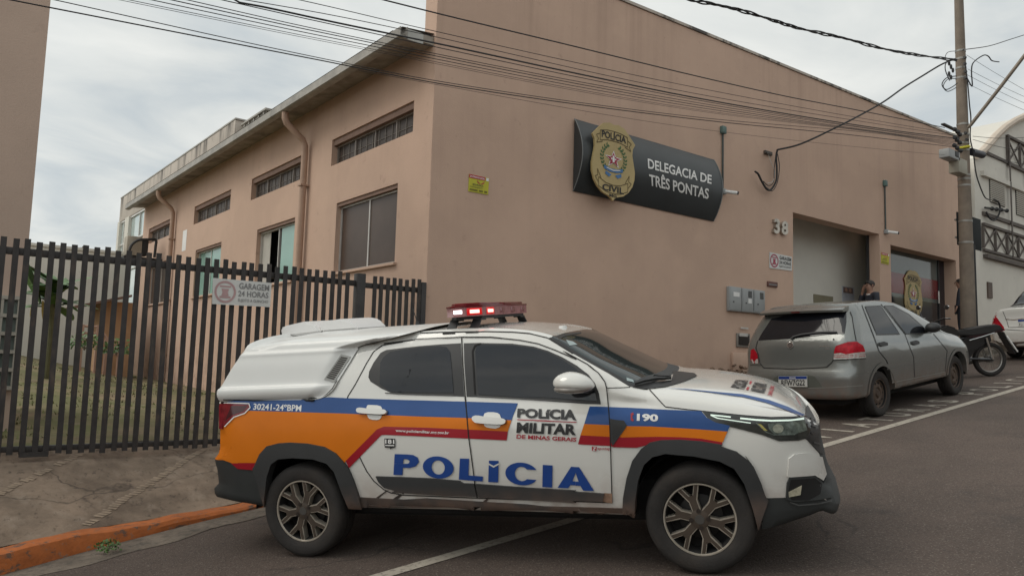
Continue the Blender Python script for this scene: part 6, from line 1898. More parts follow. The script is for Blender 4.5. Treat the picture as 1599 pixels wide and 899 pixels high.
def wix(x): return min(range(len(wst)), key=lambda i: abs(wst[i] - x))
WA = [arch(0, .36, .31), arch(2.6, .36, .31)]
nj = len(wrow[0]) - 1
emit("body", wrow, 0, len(wst) - 1, 0, wjt, M_PAINT, sedan, WA)
emit("trunk_lid", wrow, 0, wix(-.35), wjt, nj, M_PAINT, sedan)
emit("rear_window", wrow, wix(-.35), wix(.42), wjt, nj, M_TINT, sedan)
emit("roof", wrow, wix(.42), wix(1.25), wjt, nj, M_PAINT, sedan)
emit("windscreen", wrow, wix(1.25), wix(2.15), wjt, nj, M_SHIELDG, sedan)
emit("hood", wrow, wix(2.15), len(wst) - 1, wjt, nj, M_PAINT, sedan)
m = MB(); m.bb((-.8, -.65, .2), (3.2, .65, .5), bev=.03); m.build("underbody", M_WELL, sedan)
liners(sedan, (0, 2.6), .78, .45, .37, .31)
for cx in (0, 2.6):
    for sg in (-1, 1): wheel(sedan, (cx, sg * .715, .31), sg, .31, .19, .095, 5)
t_ = Wb.skin("tail_lamp", "P 1545,493 1551,491 1557,496 1568,511 1567,514 1546,513", M_RTAIL, off=.006, thick=.012, step=4)
Wb.line("trunk_gap", "P 1566,486 1572,500 1575,511 1599,511", .9, M_GAP, off=.003)
Wb.line("trunk_trim", "P 1570,498 1584,499 1599,497", 1.3, M_CHR, off=.008, thick=.01)
Wb.line("bumper_gap", "P 1548,516 1566,514 1599,516", .9, M_GAP, off=.003)
pl = Wb.skin("licence_plate", "P 1590,499 1612,498 1612,509 1590,509", M_PLATEW, off=.01, thick=.01, step=12)
Wb.skin("plate_band", "P 1590,499 1612,498 1612,501.5 1590,502.5", M_PLATEB, off=.012, step=12, parent=pl)
Wb.text("plate_number", "PY", "P 1592,503.5 1598,503.5 1598,508 1592,508", M_TBLACK, off=.012, bold=.02, parent=pl, nx=2)
Wb.skin("rear_diffuser", "P 1553,535 1599,533 1625,533 1625,546 1556,546", M_TRIM, off=.006, thick=.01, step=8)

# ----------------------------------------------------------------------------------------------- motorcycle
bx_ = onroad(1547, 587)
hdg = math.atan2(.615, -.789) + math.radians(4)
BM_ = on_road_frame(bx_.x, bx_.y, hdg)
bike = empty("motorcycle", BM_, "black motorcycle with a maroon tail parked nose to the kerb beside the grey hatchback", "motorcycle")
M_BIKEB = mat("black_bike_paint", (.014, .014, .016), .3, coat=.4)
M_MAROON = mat("maroon_bike_paint", (.035, .008, .014), .3, coat=.3)
M_VINYL = mat("seat_vinyl", (.018, .017, .017), .6, bump=.2, bs=200)
M_FEND = mat("pale_mudguard", (.36, .32, .27), .35, metal=.4)
def bike_wheel(cx, R, w):
    e = empty("wheel", Matrix.Identity(4)); e.parent = bike; e.matrix_local = Matrix.Identity(4)
    wm = Matrix.Translation((cx, 0, R)) @ Matrix.Rotation(math.radians(90), 4, 'X')
    m = MB(); m.lathe([(R - .075, .022), (R - .06, w * .8), (R - .03, w), (R - .008, w * .7), (R, 0), (R - .008, -w * .7), (R - .03, -w), (R - .06, -w * .8), (R - .075, -.022)], wm, 48); m.build("tyre", M_TYRE, e, 60)
    m = MB(); m.lathe([(R - .068, .026), (R - .078, .026), (R - .088, .012), (R - .088, -.012), (R - .078, -.026), (R - .068, -.026)], wm, 48); m.build("rim", mat("wheel_rim_steel", (.30, .28, .26), .35, metal=.7), e, 60)
    m = MB()
    for k in range(32):
        a = 2 * math.pi * k / 32; b = a + (.35 if k % 2 else -.35)
        s_ = .03 if k % 4 < 2 else -.03
        m.tube([wm @ Vector((.04 * math.cos(b), .04 * math.sin(b), s_)), wm @ Vector(((R - .086) * math.cos(a), (R - .086) * math.sin(a), 0))], .0022, 4)
    m.build("spokes", M_CHR, e, 60)
    m = MB(); m.cyl(wm @ Vector((0, 0, -.055)), wm @ Vector((0, 0, .055)), .055, n=20); m.build("hub", mat("hub_grey", (.11, .10, .095), .5, metal=.4), e, 40)
bike_wheel(0, .295, .05); bike_wheel(1.26, .295, .042)
XZ = Matrix(((1, 0, 0, 0), (0, 0, 1, 0), (0, 1, 0, 0), (0, 0, 0, 1)))
def bprism(name, pts, w, mt, bev=.012):
    m = MB(); m.prism(pts, XZ, -w, w)
    if bev: bmesh.ops.bevel(m.bm, geom=m.bm.edges[:], offset=bev, segments=2, affect='EDGES')
    return m.build(name, mt, bike, 50)
bprism("seat", [(-.22, .83), (-.14, .895), (.1, .88), (.35, .83), (.62, .83), (.66, .76), (.35, .725), (.05, .765), (-.15, .79)], .13, M_VINYL, .02)
bprism("tail_cowl", [(-.27, .80), (-.18, .845), (.1, .80), (.45, .72), (.42, .66), (.15, .69), (-.1, .755), (-.22, .77)], .10, M_MAROON, .015)
bprism("tail_lamp", [(-.30, .785), (-.26, .825), (-.20, .81), (-.22, .76)], .07, M_RTAIL, .008)
m = MB(); m.tube([(-.05, -.118, .755), (.2, -.122, .70), (.42, -.12, .655)], .010, 6); m.tube([(-.05, .118, .755), (.2, .122, .70), (.42, .12, .655)], .010, 6); m.build("side_trim", M_CHR, bike)
m = MB()
n = 14; pr = []
for k in range(n + 1):
    a = math.radians(28 + 132 * k / n); pr.append((.335 * math.cos(a + math.radians(0)), .295 + .335 * math.sin(a)))
for (x0, z0), (x1, z1) in zip(pr, pr[1:]):
    m.quad((x0, -.055, z0), (x1, -.055, z1), (x1, .055, z1), (x0, .055, z0))
m.build("rear_mudguard", M_FEND, bike, 60)
bprism("mudflap", [(-.26, .76), (-.22, .76), (-.42, .36), (-.455, .37)], .075, M_BIKEB, .006)
m = MB(); m.tube([(-.285, -.10, .68), (-.455, -.10, .40)], .013, 6); m.tube([(-.285, .10, .68), (-.455, .10, .40)], .013, 6); m.build("plate_edges", M_WHITE, bike)
bprism("licence_plate", [(-.30, .64), (-.29, .645), (-.41, .45), (-.42, .445)], .10, M_PLATEW, .002)
for s_ in (-1, 1):
    m = MB(); m.tube([(.0, s_ * .09, .30), (.10, s_ * .10, .68)], .022, 8); m.build("shock_absorber", M_CHR, bike)
    m = MB(); m.tube([(0, s_ * .075, .295), (.45, s_ * .09, .34)], .022, 8); m.build("swingarm", M_BIKEB, bike)
m = MB(); m.tube([(.9, -.10, .42), (.72, -.13, .24), (.35, -.15, .24), (-.12, -.16, .30)], [.018, .02, .035, .045], 10); m.build("exhaust", mat("exhaust_steel", (.16, .15, .14), .35, metal=.7), bike)
bprism("engine", [(.42, .28), (.45, .52), (.62, .60), (.85, .55), (.88, .32), (.75, .24), (.5, .23)], .13, mat("engine_grey", (.06, .058, .055), .5, metal=.3), .02)
bprism("side_cover", [(-.02, .60), (.0, .74), (.35, .72), (.55, .70), (.6, .45), (.4, .34), (.28, .50), (.1, .60)], .085, M_BIKEB, .015)
bprism("frame_cover", [(.15, .68), (.42, .73), (.6, .62), (.5, .45), (.25, .48)], .10, M_BIKEB, .015)
bprism("fuel_tank", [(.55, .76), (.62, .88), (.80, .95), (1.0, .90), (1.04, .78), (.9, .70), (.65, .70)], .13, M_BIKEB, .03)
for s_ in (-1, 1):
    m = MB(); m.tube([(1.26, s_ * .085, .295), (1.10, s_ * .085, .80), (1.04, s_ * .085, .98)], .022, 8); m.build("fork", M_CHR, bike)
m = MB(); m.tube([(.88, -.36, 1.06), (.95, -.30, 1.07), (1.04, -.10, 1.0), (1.04, .10, 1.0), (.95, .30, 1.07), (.88, .36, 1.06)], .014, 8); m.build("handlebar", M_BIKEB, bike)
bprism("headlamp", [(1.06, .82), (1.08, .98), (1.2, .99), (1.26, .92), (1.22, .82)], .09, M_LENS, .02)
m = MB()
pr = [(1.26 + .32 * math.cos(math.radians(20 + 120 * k / 10)), .295 + .32 * math.sin(math.radians(20 + 120 * k / 10))) for k in range(11)]
for (x0, z0), (x1, z1) in zip(pr, pr[1:]): m.quad((x0, -.05, z0), (x1, -.05, z1), (x1, .05, z1), (x0, .05, z0))
m.build("front_mudguard", M_BIKEB, bike, 60)
for s_ in (-1, 1):
    m = MB(); m.tube([(.96, s_ * .30, 1.07), (.97, s_ * .36, 1.2)], .007, 6); m.ball((.965, s_ * .40, 1.26), (.02, .06, .042)); mm_ = m.build("mirror", M_BIKEB, bike, 60)
    m = MB(); m.ball((.951, s_ * .40, 1.26), (.010, .052, .035)); m.build("mirror_glass", mat("mirror_glass", (.8, .82, .84), .02, metal=1.0), mm_, 60)

# =====================================================================================================
#  PEOPLE
# =====================================================================================================
def skinned(name, joints, bones, material, parent, root=0, sub=2):
    me = bpy.data.meshes.new(name)
    idx = {k: i for i, k in enumerate(joints)}
    me.from_pydata([v[0] for v in joints.values()], [(idx[a], idx[b]) for a, b in bones], [])
    o = bpy.data.objects.new(name, me); COL.objects.link(o)
    sm = o.modifiers.new("s", 'SKIN'); sm.use_smooth_shade = True; sm.branch_smoothing = 0.6
    ss = o.modifiers.new("u", 'SUBSURF'); ss.levels = sub; ss.render_levels = sub
    for i, v in enumerate(joints.values()):
        r = v[1]
        me.skin_vertices[0].data[i].radius = r if hasattr(r, '__len__') else (r, r)
        me.skin_vertices[0].data[i].use_root = (i == root)
    bpy.context.view_layer.update()
    nm = bpy.data.meshes.new_from_object(o.evaluated_get(bpy.context.evaluated_depsgraph_get()))
    bpy.data.objects.remove(o); bpy.data.meshes.remove(me)
    return link_mesh(name, nm, material, parent, 180)
M_SKIN = mat("skin", (.27, .15, .105), .6, var=.08)
M_HAIR = mat("dark_hair", (.018, .013, .011), .6, var=.3, vs=40, bump=.3, bs=200)
def person(mw, label, H, top_mat, leg_mat, rarm, larm, hair_bun=False, collar=True, head_turn=0.0, group=None):
    """Local frame: x forward, y left, z up; arms are lists of joint points shoulder, elbow, wrist."""
    s = H / 1.70
    r = empty("person", mw, label, "person")
    def V(x, y, z): return Vector((x * s, y * s, z * s))
    J = {'pelvis': (V(0, 0, .92), (.13 * s, .10 * s)), 'belly': (V(.01, 0, 1.08), (.125 * s, .095 * s)), 'chest': (V(0, 0, 1.28), (.145 * s, .10 * s)), 'neck0': (V(-.005, 0, 1.425), .062 * s),
         'neck': (V(.005, 0, 1.47), .052 * s), 'head0': (V(.03, 0, 1.535), (.070 * s, .078 * s)), 'head1': (V(.02, 0, 1.60), (.077 * s, .092 * s)), 'head2': (V(.012, 0, 1.655), (.06 * s, .07 * s))}
    B = [('pelvis', 'belly'), ('belly', 'chest'), ('chest', 'neck0'), ('neck0', 'neck'), ('neck', 'head0'), ('head0', 'head1'), ('head1', 'head2')]
    for sg, nm, arm in ((-1, 'r', rarm), (1, 'l', larm)):
        J[nm + 'sh'] = (V(0, sg * .172, 1.405), .058 * s); B.append(('chest' if False else 'neck0', nm + 'sh'))
        J[nm + 'el'] = (V(*arm[0]), .043 * s); J[nm + 'wr'] = (V(*arm[1]), .030 * s)
        d = (Vector(arm[1]) - Vector(arm[0])).normalized()
        J[nm + 'pa'] = (V(*(Vector(arm[1]) + d * .07)), (.040 * s, .022 * s)); B += [(nm + 'sh', nm + 'el'), (nm + 'el', nm + 'wr'), (nm + 'wr', nm + 'pa')]
        side = d.cross(Vector((1, 0, 0))); side = side.normalized() if side.length > .1 else Vector((0, 1, 0))
        for k in range(4):
            b = Vector(arm[1]) + d * .085 + side * (.019 * (k - 1.5)); ln = (.062, .072, .068, .054)[k]
            J[nm + f'f{k}'] = (V(*(b + d * ln * .5 + Vector((.004, 0, 0)))), .0095 * s); J[nm + f'g{k}'] = (V(*(b + d * ln + Vector((.014, 0, 0)))), .008 * s)
            B += [(nm + 'pa', nm + f'f{k}'), (nm + f'f{k}', nm + f'g{k}')]
        t = Vector(arm[1]) + d * .04 + side * -.04
        J[nm + 'th'] = (V(*t), .011 * s); J[nm + 'ti'] = (V(*(t + d * .045 + side * -.012)), .009 * s); B += [(nm + 'wr', nm + 'th'), (nm + 'th', nm + 'ti')]
        J[nm + 'hi'] = (V(0, sg * .09, .88), .09 * s); J[nm + 'kn'] = (V(.015, sg * .10, .48), .056 * s); J[nm + 'an'] = (V(-.01, sg * .105, .09), .038 * s); J[nm + 'to'] = (V(.13, sg * .12, .035), (.042 * s, .028 * s))
        B += [('pelvis', nm + 'hi'), (nm + 'hi', nm + 'kn'), (nm + 'kn', nm + 'an'), (nm + 'an', nm + 'to')]
    skinned("body", J, B, M_SKIN, r, 0)
    g = 1.16
    def grow(k, f=g): v, q = J[k]; return (v, tuple(x * f for x in q) if hasattr(q, '__len__') else q * f)
    C = {k: grow(k) for k in ('pelvis', 'belly', 'chest', 'neck0', 'rsh', 'lsh', 'rel', 'lel')}
    for nm in 'rl':
        C[nm + 'cu'] = (J[nm + 'el'][0].lerp(J[nm + 'wr'][0], .86), .041 * s)
    C['neck0'] = (J['neck0'][0] + Vector((0, 0, -.015)), .068 * s)
    skinned("sweater", C, [('pelvis', 'belly'), ('belly', 'chest'), ('chest', 'neck0'), ('neck0', 'rsh'), ('neck0', 'lsh'), ('rsh', 'rel'), ('lsh', 'lel'), ('rel', 'rcu'), ('lel', 'lcu')], top_mat, r, 0)
    L = {'pelvis': (J['pelvis'][0] + Vector((0, 0, -.02)), (.145 * s, .112 * s))}
    for nm in 'rl':
        L[nm + 'hi'] = (J[nm + 'hi'][0], .102 * s); L[nm + 'kn'] = (J[nm + 'kn'][0], .070 * s); L[nm + 'an'] = (J[nm + 'an'][0], .056 * s)
    skinned("trousers", L, [('pelvis', 'rhi'), ('rhi', 'rkn'), ('rkn', 'ran'), ('pelvis', 'lhi'), ('lhi', 'lkn'), ('lkn', 'lan')], leg_mat, r, 0)
    for sg in (-1, 1):
        m = MB(); m.ball(V(.06, sg * .115, .045), (.135 * s, .052 * s, .045 * s)); m.build("shoe", M_BLACK, r, 60)
    # face
    hc = V(.02, 0, 1.60)
    m = MB(); m.ball(hc + V(.105, 0, -.012), (.018 * s, .012 * s, .026 * s), None, 10, 8); m.ball(hc + V(.09, 0, -.066), (.012 * s, .026 * s, .008 * s), None, 10, 6)
    for sg in (-1, 1): m.ball(hc + V(-.01, sg * .082, -.01), (.02 * s, .010 * s, .032 * s), None, 10, 8)
    m.build("nose_and_ears", mat("skin_dark", (.24, .125, .09), .6), r, 70)
    m = MB()
    for sg in (-1, 1):
        m.ball(hc + V(.088, sg * .034, .012), (.010 * s, .014 * s, .008 * s), None, 10, 6); m.ball(hc + V(.089, sg * .034, .034), (.008 * s, .022 * s, .005 * s), None, 10, 6)
    m.build("eyes_and_brows", M_HAIR, r, 70)
    m = MB()
    m.ball(hc + V(-.012, 0, .028), (.098 * s, .088 * s, .085 * s), None, 24, 16)
    for v in m.bm.verts:
        d = v.co - hc
        v.co.x = min(v.co.x, hc.x + max(-.02, (d.z + .03) * .95))
        v.co += Vector((random.uniform(-.003, .003), random.uniform(-.003, .003), random.uniform(-.003, .003)))
    if hair_bun: m.ball(hc + V(-.10, 0, .05), (.045 * s, .045 * s, .045 * s))
    m.build("hair", M_HAIR, r, 80)
    if collar:
        m = MB(); pts = [V(.0 + .066 * math.cos(a), .070 * math.sin(a), 1.425 + .022 * math.cos(a + math.pi)) for a in [2 * math.pi * k / 20 for k in range(20)]]
        m.tube(pts, .014 * s, 8, closed=True); m.build("collar", M_WHITE, r, 60)
    return r
def pave_pt(px, y):
    v = ray(px, 560); t = (y - CAM.y) / v.y; x = (CAM + v * t).x
    z = PAVE_BVH.ray_cast(Vector((x, y, 20)), Vector((0, 0, -1)))[0].z
    return Vector((x, y, z))
M_NAVY = mat("navy_knit", (.022, .024, .034), .85, var=.15, vs=20)
M_DARKT = mat("dark_denim", (.018, .02, .028), .8, var=.2, vs=20)
p = pave_pt(1361, 7.75)
head_z = onaxis(1361, 444, 1, 7.75).z
Hh = head_z - p.z
fa = math.atan2(-.615, .789) + math.radians(195)
person(Matrix.Translation(p) @ Matrix.Rotation(fa, 4, 'Z'), "person in a navy sweater, hand raised to the face, behind the grey hatchback", Hh * 1.045, M_NAVY, M_DARKT,
       ((.06, .30, 1.14), (.17, .15, 1.42)) if False else ((.10, -.25, 1.16), (.14, -.06, 1.46)), ((.03, .24, 1.12), (.10, .22, .88)))
p2 = pave_pt(1502.5, 8.0)
h2 = onaxis(1505, 437, 1, 8.0).z - p2.z
fa2 = math.atan2(-.615, .789) + math.radians(150)
person(Matrix.Translation(p2) @ Matrix.Rotation(fa2, 4, 'Z'), "person in dark clothes with tied back hair standing half hidden behind the utility pole", min(1.78, h2), M_NAVY, M_DARKT,
       ((-.04, -.30, 1.14), (.06, -.34, .90)), ((.03, .28, 1.14), (.10, .30, .90)), hair_bun=True, collar=False)

# =====================================================================================================
#  POLE, WIRES, NEIGHBOURING WHITE HALL, PLANTS
# =====================================================================================================
PY = 7.3
pb_ = onaxis(1514, 520, 1, PY); pt_ = onaxis(1496, 0, 1, PY)
PXc = (pb_.x + pt_.x) / 2
pole = empty("utility_pole", (PXc, PY, road_z(PXc, PY) + .1), "tapering concrete utility pole with boxes and brackets at the right", "utility pole")
z0p = road_z(PXc, PY) - .1
m = MB(); m.cyl((PXc, PY, z0p), (PXc, PY, 11.2), .165, .090, 24); reparent(m.build("shaft", M_POLE), pole)
def pz(py, px=1505): return onaxis(px, py, 1, PY).z
def pr_(z): return .165 + (.090 - .165) * (z - z0p) / (11.2 - z0p)
M_BAND = mat("steel_band", (.25, .24, .22), .45, metal=.5)
for y in (84, 96, 110, 125, 196, 212, 225, 236, 274, 280, 290, 345, 378):
    z = pz(y); r = pr_(z) + .006
    m = MB(); m.cyl((PXc, PY, z - .022), (PXc, PY, z + .022), r, n=24); reparent(m.build("band", M_BAND), pole)
def pole_box(name, px0, py0, px1, py1, mt, dep=.22, y=PY - .05):
    a, b = onaxis(px0, py0, 1, y), onaxis(px1, py1, 1, y)
    c_ = (px0 + px1) / 2; zt, zb = onaxis(c_, py0, 1, y).z, onaxis(c_, py1, 1, y).z
    m = MB(); m.bb((a.x, y - dep / 2, zb), (b.x, y + dep / 2, zt), bev=.008); return reparent(m.build(name, mt), pole)
pole_box("junction_box", 1489, 250, 1503, 272, mat("pale_box", (.30, .28, .23), .7, var=.1))
pole_box("terminal_box", 1474, 236, 1491, 249, M_GREY); pole_box("terminal_face", 1483, 238, 1489, 247, M_BLACK, .24)
pole_box("bracket", 1472, 198.5, 1497, 201, M_BLACK, .08)
pole_box("yellow_tag", 1502, 229, 1505, 232, M_YEL, .30)
for (a_, b_) in ((1497, 206), (1496, 216), (1499, 224), (1508, 208), (1510, 218), (1507, 90), (1507, 100), (1508, 112), (1508, 122)):
    q = onaxis(a_, b_, 1, PY - .14); m = MB(); m.cyl(q + Vector((-.04, 0, 0)), q + Vector((.04, 0, 0)), .03, .02, 10); m.ball(q, .035, None, 10, 8); reparent(m.build("insulator", M_BLACK), pole)
for k in range(9):
    q = onaxis(1491 + 4 * (k % 3) + random.uniform(-1, 1), 202 + 4.2 * k, 1, PY - .16); m = MB(); m.ball(q, (.06, .05, .05), None, 8, 6); reparent(m.build("connector", M_BLACK), pole)
for k in range(5):
    q = onaxis(1482 + 3 * (k % 3), 99 + 5.5 * k, 1, PY - .1); m = MB(); m.ball(q, (.035, .03, .06), None, 8, 6); reparent(m.build("connector", M_BLACK), pole)
# loops of slack cable on the pole
def px_tube(pts, r, y=None, n=6, steps=1, mt=None, name="cable_loop", par=None):
    P = crom([(a, b) for a, b in pts], [6] * (len(pts) - 1))
    m = MB(); m.tube([onaxis(a, b, 1, PY - .16 if y is None else y) for a, b in P], r, n)
    return reparent(m.build(name, mt or M_CABLE), par or pole)
px_tube([(1491, 92), (1478, 98), (1476, 108), (1480, 120), (1483, 126)], .011)
px_tube([(1493, 119), (1478, 122), (1471, 132), (1477, 140), (1487, 136), (1495, 130)], .011)
px_tube([(1493, 123), (1480, 124), (1473, 135), (1480, 143), (1493, 137)], .009)
px_tube([(1493, 80), (1480, 82), (1476, 92), (1484, 100)], .007)
px_tube([(1507, 98), (1511, 130), (1514, 165), (1516, 185), (1515, 215), (1520, 240), (1524, 270), (1530, 290), (1538, 308), (1546, 312)], .014)
px_tube([(1509, 120), (1518, 135), (1517, 112), (1520, 98), (1535, 87), (1543, 88), (1549, 95), (1560, 97)], .014)
a, b = onaxis(1516, 237, 1, PY - .1), onaxis(1534, 242, 1, PY - .1)
m = MB(); m.cyl(a, b, .085, n=16); reparent(m.build("splice_case", mat("splice_dark", (.02, .02, .03), .5)), pole)
m = MB(); m.tube([onaxis(1510, 200, 0, PXc), onaxis(1516, 195, 0, PXc), onaxis(1560, 139, 0, PXc), onaxis(1599, 88, 0, PXc), onaxis(1650, 26, 0, PXc)], .038, 10); reparent(m.build("lamp_arm", mat("arm_steel", (.20, .165, .13), .5, metal=.3, var=.2)), pole)
# lamp head at the end of the arm (out of frame)
q = onaxis(1650, 26, 0, PXc); m = MB(); m.ball(q + Vector((0, -.25, .02)), (.11, .34, .07), None, 16, 10); reparent(m.build("lamp_head", M_GREY), pole)
m = MB(); m.tube([(PXc + .13, PY - .12, z0p + .2), (PXc + .125, PY - .11, 4.6)], .035, 8); reparent(m.build('conduit', M_BLACK), pole)
# dark sign panel strapped behind the pole
a, b = onaxis(1494, 338, 1, PY + .22), onaxis(1532, 386, 1, PY + .22)
a.z, b.z = onaxis(1513, 337, 1, PY + .22).z, onaxis(1513, 387, 1, PY + .22).z
sgn = empty("pole_sign", ((a.x + b.x) / 2, PY + .2, b.z), "dark blank sign panel strapped behind the utility pole", "sign")
m = MB(); m.bb((a.x, PY + .205, b.z), (b.x, PY + .235, a.z), bev=.01); reparent(m.build("panel", mat("sign_back_dark", (.02, .023, .024), .8, var=.15, spec=.15)), sgn)
m = MB(); m.bb((a.x - .02, PY + .237, a.z - .2), (b.x + .02, PY + .27, a.z - .16)); m.bb((a.x - .02, PY + .237, b.z + .16), (b.x + .02, PY + .27, b.z + .2)); reparent(m.build("bracket", M_BAND), sgn)

# ---- wires along the street (each wire is a thing of its own)
def wire(px_pts, r_, label, y=7.15, ext=True, group="overhead wires along the street", tw=False, name="overhead_wire", ext_r=False):
    pts = sorted(px_pts); r = r_ * .62
    if ext:
        (x0, y0), (x1, y1) = pts[0], pts[1]; s_ = (y1 - y0) / (x1 - x0)
        pts = [(x0 - 500, y0 - s_ * 500), (x0 - 220, y0 - s_ * 220)] + pts
    if ext_r:
        (x0, y0), (x1, y1) = pts[-2], pts[-1]; s_ = (y1 - y0) / (x1 - x0)
        pts = pts + [(x1 + 120, y1 + s_ * 108)]
    f = pch(pts)
    xs = lin(pts[0][0], pts[-1][0], 44 if not tw else 150)
    P = [onaxis(x, f(x), 1, y) for x in xs]
    m = MB()
    if tw:
        for s_ in range(3):
            m.tube([p + Vector((0, .013 * math.cos(k * .8 + s_ * 2.1), .016 * math.sin(k * .8 + s_ * 2.1) + .012 * math.sin(k * .21 + s_ * 1.3))) for k, p in enumerate(P)], r, 5)
    else:
        m.tube(P, r, 5)
    return tag(m.build(name, M_CABLE, None, 60), label, "wire", group)
PE = 1492
WIRES = [([(597.6, 0), (687.6, 22.5), (875, 67.5), (1100, 122), (1229, 151), (1333, 171), (1475, 199.5)], .014, "overhead wire crossing highest over the salmon gable"),
 ([(466, 0), (500, 7.5), (630, 38), (1100, 139.6), (1411, 196), (PE, 209)], .007, "overhead wire second from the top, crossing the eave corner"),
 ([(381, 0), (500, 20.6), (1100, 149), (1411, 200), (PE, 212)], .007, "overhead wire just under the eave corner wire"),
 ([(352, -6), (360, 0), (420, 13), (500, 30.5), (700, 72), (900, 115), (1100, 155.5), (1411, 206), (PE, 216)], .016, "thick bundled overhead cable in the middle of the row"),
 ([(345, 0), (500, 34.5), (1100, 158.5), (1411, 208), (PE, 218)], .008, "thin overhead wire running against the thick bundled cable"),
 ([(291, 0), (500, 47), (1100, 162.5), (1411, 209), (PE, 220)], .007, "overhead wire first below the thick bundled cable"),
 ([(266, 0), (500, 50.8), (1100, 166), (1411, 211), (PE, 222)], .008, "overhead wire second below the thick bundled cable"),
 ([(235, 0), (500, 56), (1100, 169.5), (1411, 212), (PE, 224)], .007, "overhead wire third below the thick bundled cable"),
 ([(200, 0), (500, 61), (1100, 173), (1411, 212.5), (PE, 226)], .005, "faint thin overhead wire fourth below the thick bundled cable"),
 ([(185, 0), (500, 64), (1100, 175), (1411, 213), (PE, 227)], .004, "faintest overhead wire, lowest of the tight row"),
 ([(84, 0), (500, 91), (690, 128), (1100, 184.5), (1411, 213.6), (PE, 229)], .007, "upper of the two low overhead wires sagging past the gutter"),
 ([(15, 0), (500, 94.5), (690, 131.5), (1100, 188), (1330, 211), (PE, 230)], .010, "lower and darker of the two low overhead wires passing the left building"),
 ([(560, 110), (690, 134), (1100, 202.5), (1427, 238), (1475, 242)], .004, "very thin overhead wire just above the charcoal signboard")]
for i, (p_, r_, l_) in enumerate(WIRES): wire(p_, r_, l_, y=7.15 - .03 * (i % 5), ext=(i != 12))
wire([(1080, 0), (1152, 16), (1192, 27), (1251, 45), (1320, 61), (1374, 75), (1427, 85), (1494, 95)], .020, "twisted black cable sagging across the sky to the top of the pole", y=6.9, tw=True, name="twisted_cable")
wire([(1504, 78), (1540, 73), (1580, 61), (1599, 55)], .016, "thick cable rising to the right from the top of the pole", y=7.2, ext=False, ext_r=True, name="overhead_cable")
for k, (a, b, lab) in enumerate((((1509, 86), (1599, 140), "uppermost of the four thin wires running right from the pole"), ((1511, 108), (1599, 151), "second of the four thin wires running right from the pole"), ((1510, 117), (1599, 161), "third of the four thin wires running right from the pole"), ((1511, 131), (1599, 172), "lowest of the four thin wires running right from the pole"))):
    wire([a, ((a[0] + b[0]) / 2, (a[1] + b[1]) / 2 + 1), b], .007, lab, y=7.2, ext=False, ext_r=True, group="wires running on from the pole")
for k, (a, b, lab) in enumerate((((1519, 213), (1599, 215), "level wire from the pole across the white hall"), ((1519, 218), (1599, 236), "wire sloping down from the pole across the white hall"), ((1536, 242), (1599, 256), "cable from the black splice case across the white hall"))):
    wire([a, ((a[0] + b[0]) / 2, (a[1] + b[1]) / 2 + 2), b], .010, lab, y=7.2, ext=False, ext_r=True, group="wires running on from the pole")
def free_cable(px_pts, d0, d1, r, label, name="drop_cable"):
    """Cable between two depths (distances along the view) following photo points."""
    n = len(px_pts)
    P = []
    for k, (a, b) in enumerate(crom(px_pts, [8] * (n - 1))):
        t = k / (8 * (n - 1))
        P.append((a, b, t))
    m = MB(); m.tube([d0(a, b).lerp(d1(a, b), t) for a, b, t in P], r, 6)
    return tag(m.build(name, M_CABLE, None, 60), label, "cable")
free_cable([(1492, 92), (1470, 101), (1440, 119), (1411, 137), (1380, 159), (1345, 179), (1300, 202), (1250, 225), (1214, 234)], lambda a, b: onaxis(a, b, 1, PY - .1), lambda a, b: onaxis(a, b, 1, YF - .15), .018, "black service cable dropping from the pole to the wall hook")
# wall hook and slack cable loops
hk = empty("wall_hook", fac(1196, 240), "steel wall hook holding loops of slack black cable beside the signboard", "bracket")
def wt(pts, r, off=.12, nm="cable_loop", mt=None):
    P = crom(pts, [6] * (len(pts) - 1)); m = MB(); m.tube([fac(a, b, off) for a, b in P], r, 6); reparent(m.build(nm, mt or M_CABLE), hk)
q0, q1 = fac(1197, 239), fac(1197, 239, .2)
m = MB(); m.bb(fac(1192, 235) + Vector((0, -.05, 0)), fac(1203, 244), bev=.006); m.tube([q0, q1, q1 + Vector((.12, 0, .03))], .014, 8); reparent(m.build("bracket", mat("rusty_bracket", (.07, .055, .045), .6, var=.3)), hk)
wt([(1214, 234), (1212, 245), (1213, 265), (1212, 282), (1205, 295), (1198, 296), (1190, 284), (1184, 272), (1179, 268)], .02)
wt([(1212, 238), (1209, 262), (1208, 284), (1200, 290), (1192, 283)], .008); wt([(1200, 242), (1205, 256), (1210, 268), (1207, 283), (1199, 286)], .006, mt=M_ALU)
wt([(1214, 240), (1217, 260), (1214, 284), (1206, 298), (1196, 292)], .008)

# ---- white hall next door
hall = empty("white_hall", (XR + .7, YF + .2, 2.5), "white hall with a curved roof edge and dark lattice bands beyond the pole", "building")
def hp(px, py): return onaxis(px, py, 1, YF + .1)
hx0, hx1 = hp(1521, 400).x, 36.0
top_pts = [(1521, 247), (1530, 240), (1540, 229), (1552, 215), (1565, 203), (1580, 193), (1599, 184), (1622, 178)]
tp = [hp(a, b) for a, b in top_pts]
poly = [(hx0, 1.0)] + [(p.x, p.z) for p in tp] + [(33.0, tp[-1].z + .3), (hx1, tp[-1].z), (hx1, 1.0)]
FY = Matrix(((1, 0, 0, 0), (0, 0, 1, 0), (0, 1, 0, 0), (0, 0, 0, 1)))
m = MB(); m.prism(poly, FY, YF + .1, YF + 6); reparent(m.build("wall", M_RWHITE), hall)
m = MB(); m.tube([p + Vector((0, -.08, .06)) for p in tp] + [Vector((33, YF, tp[-1].z + .36))], .11, 8); reparent(m.build("roof_edge", mat("pale_roof_edge", (.52, .44, .36), .8, var=.1)), hall)
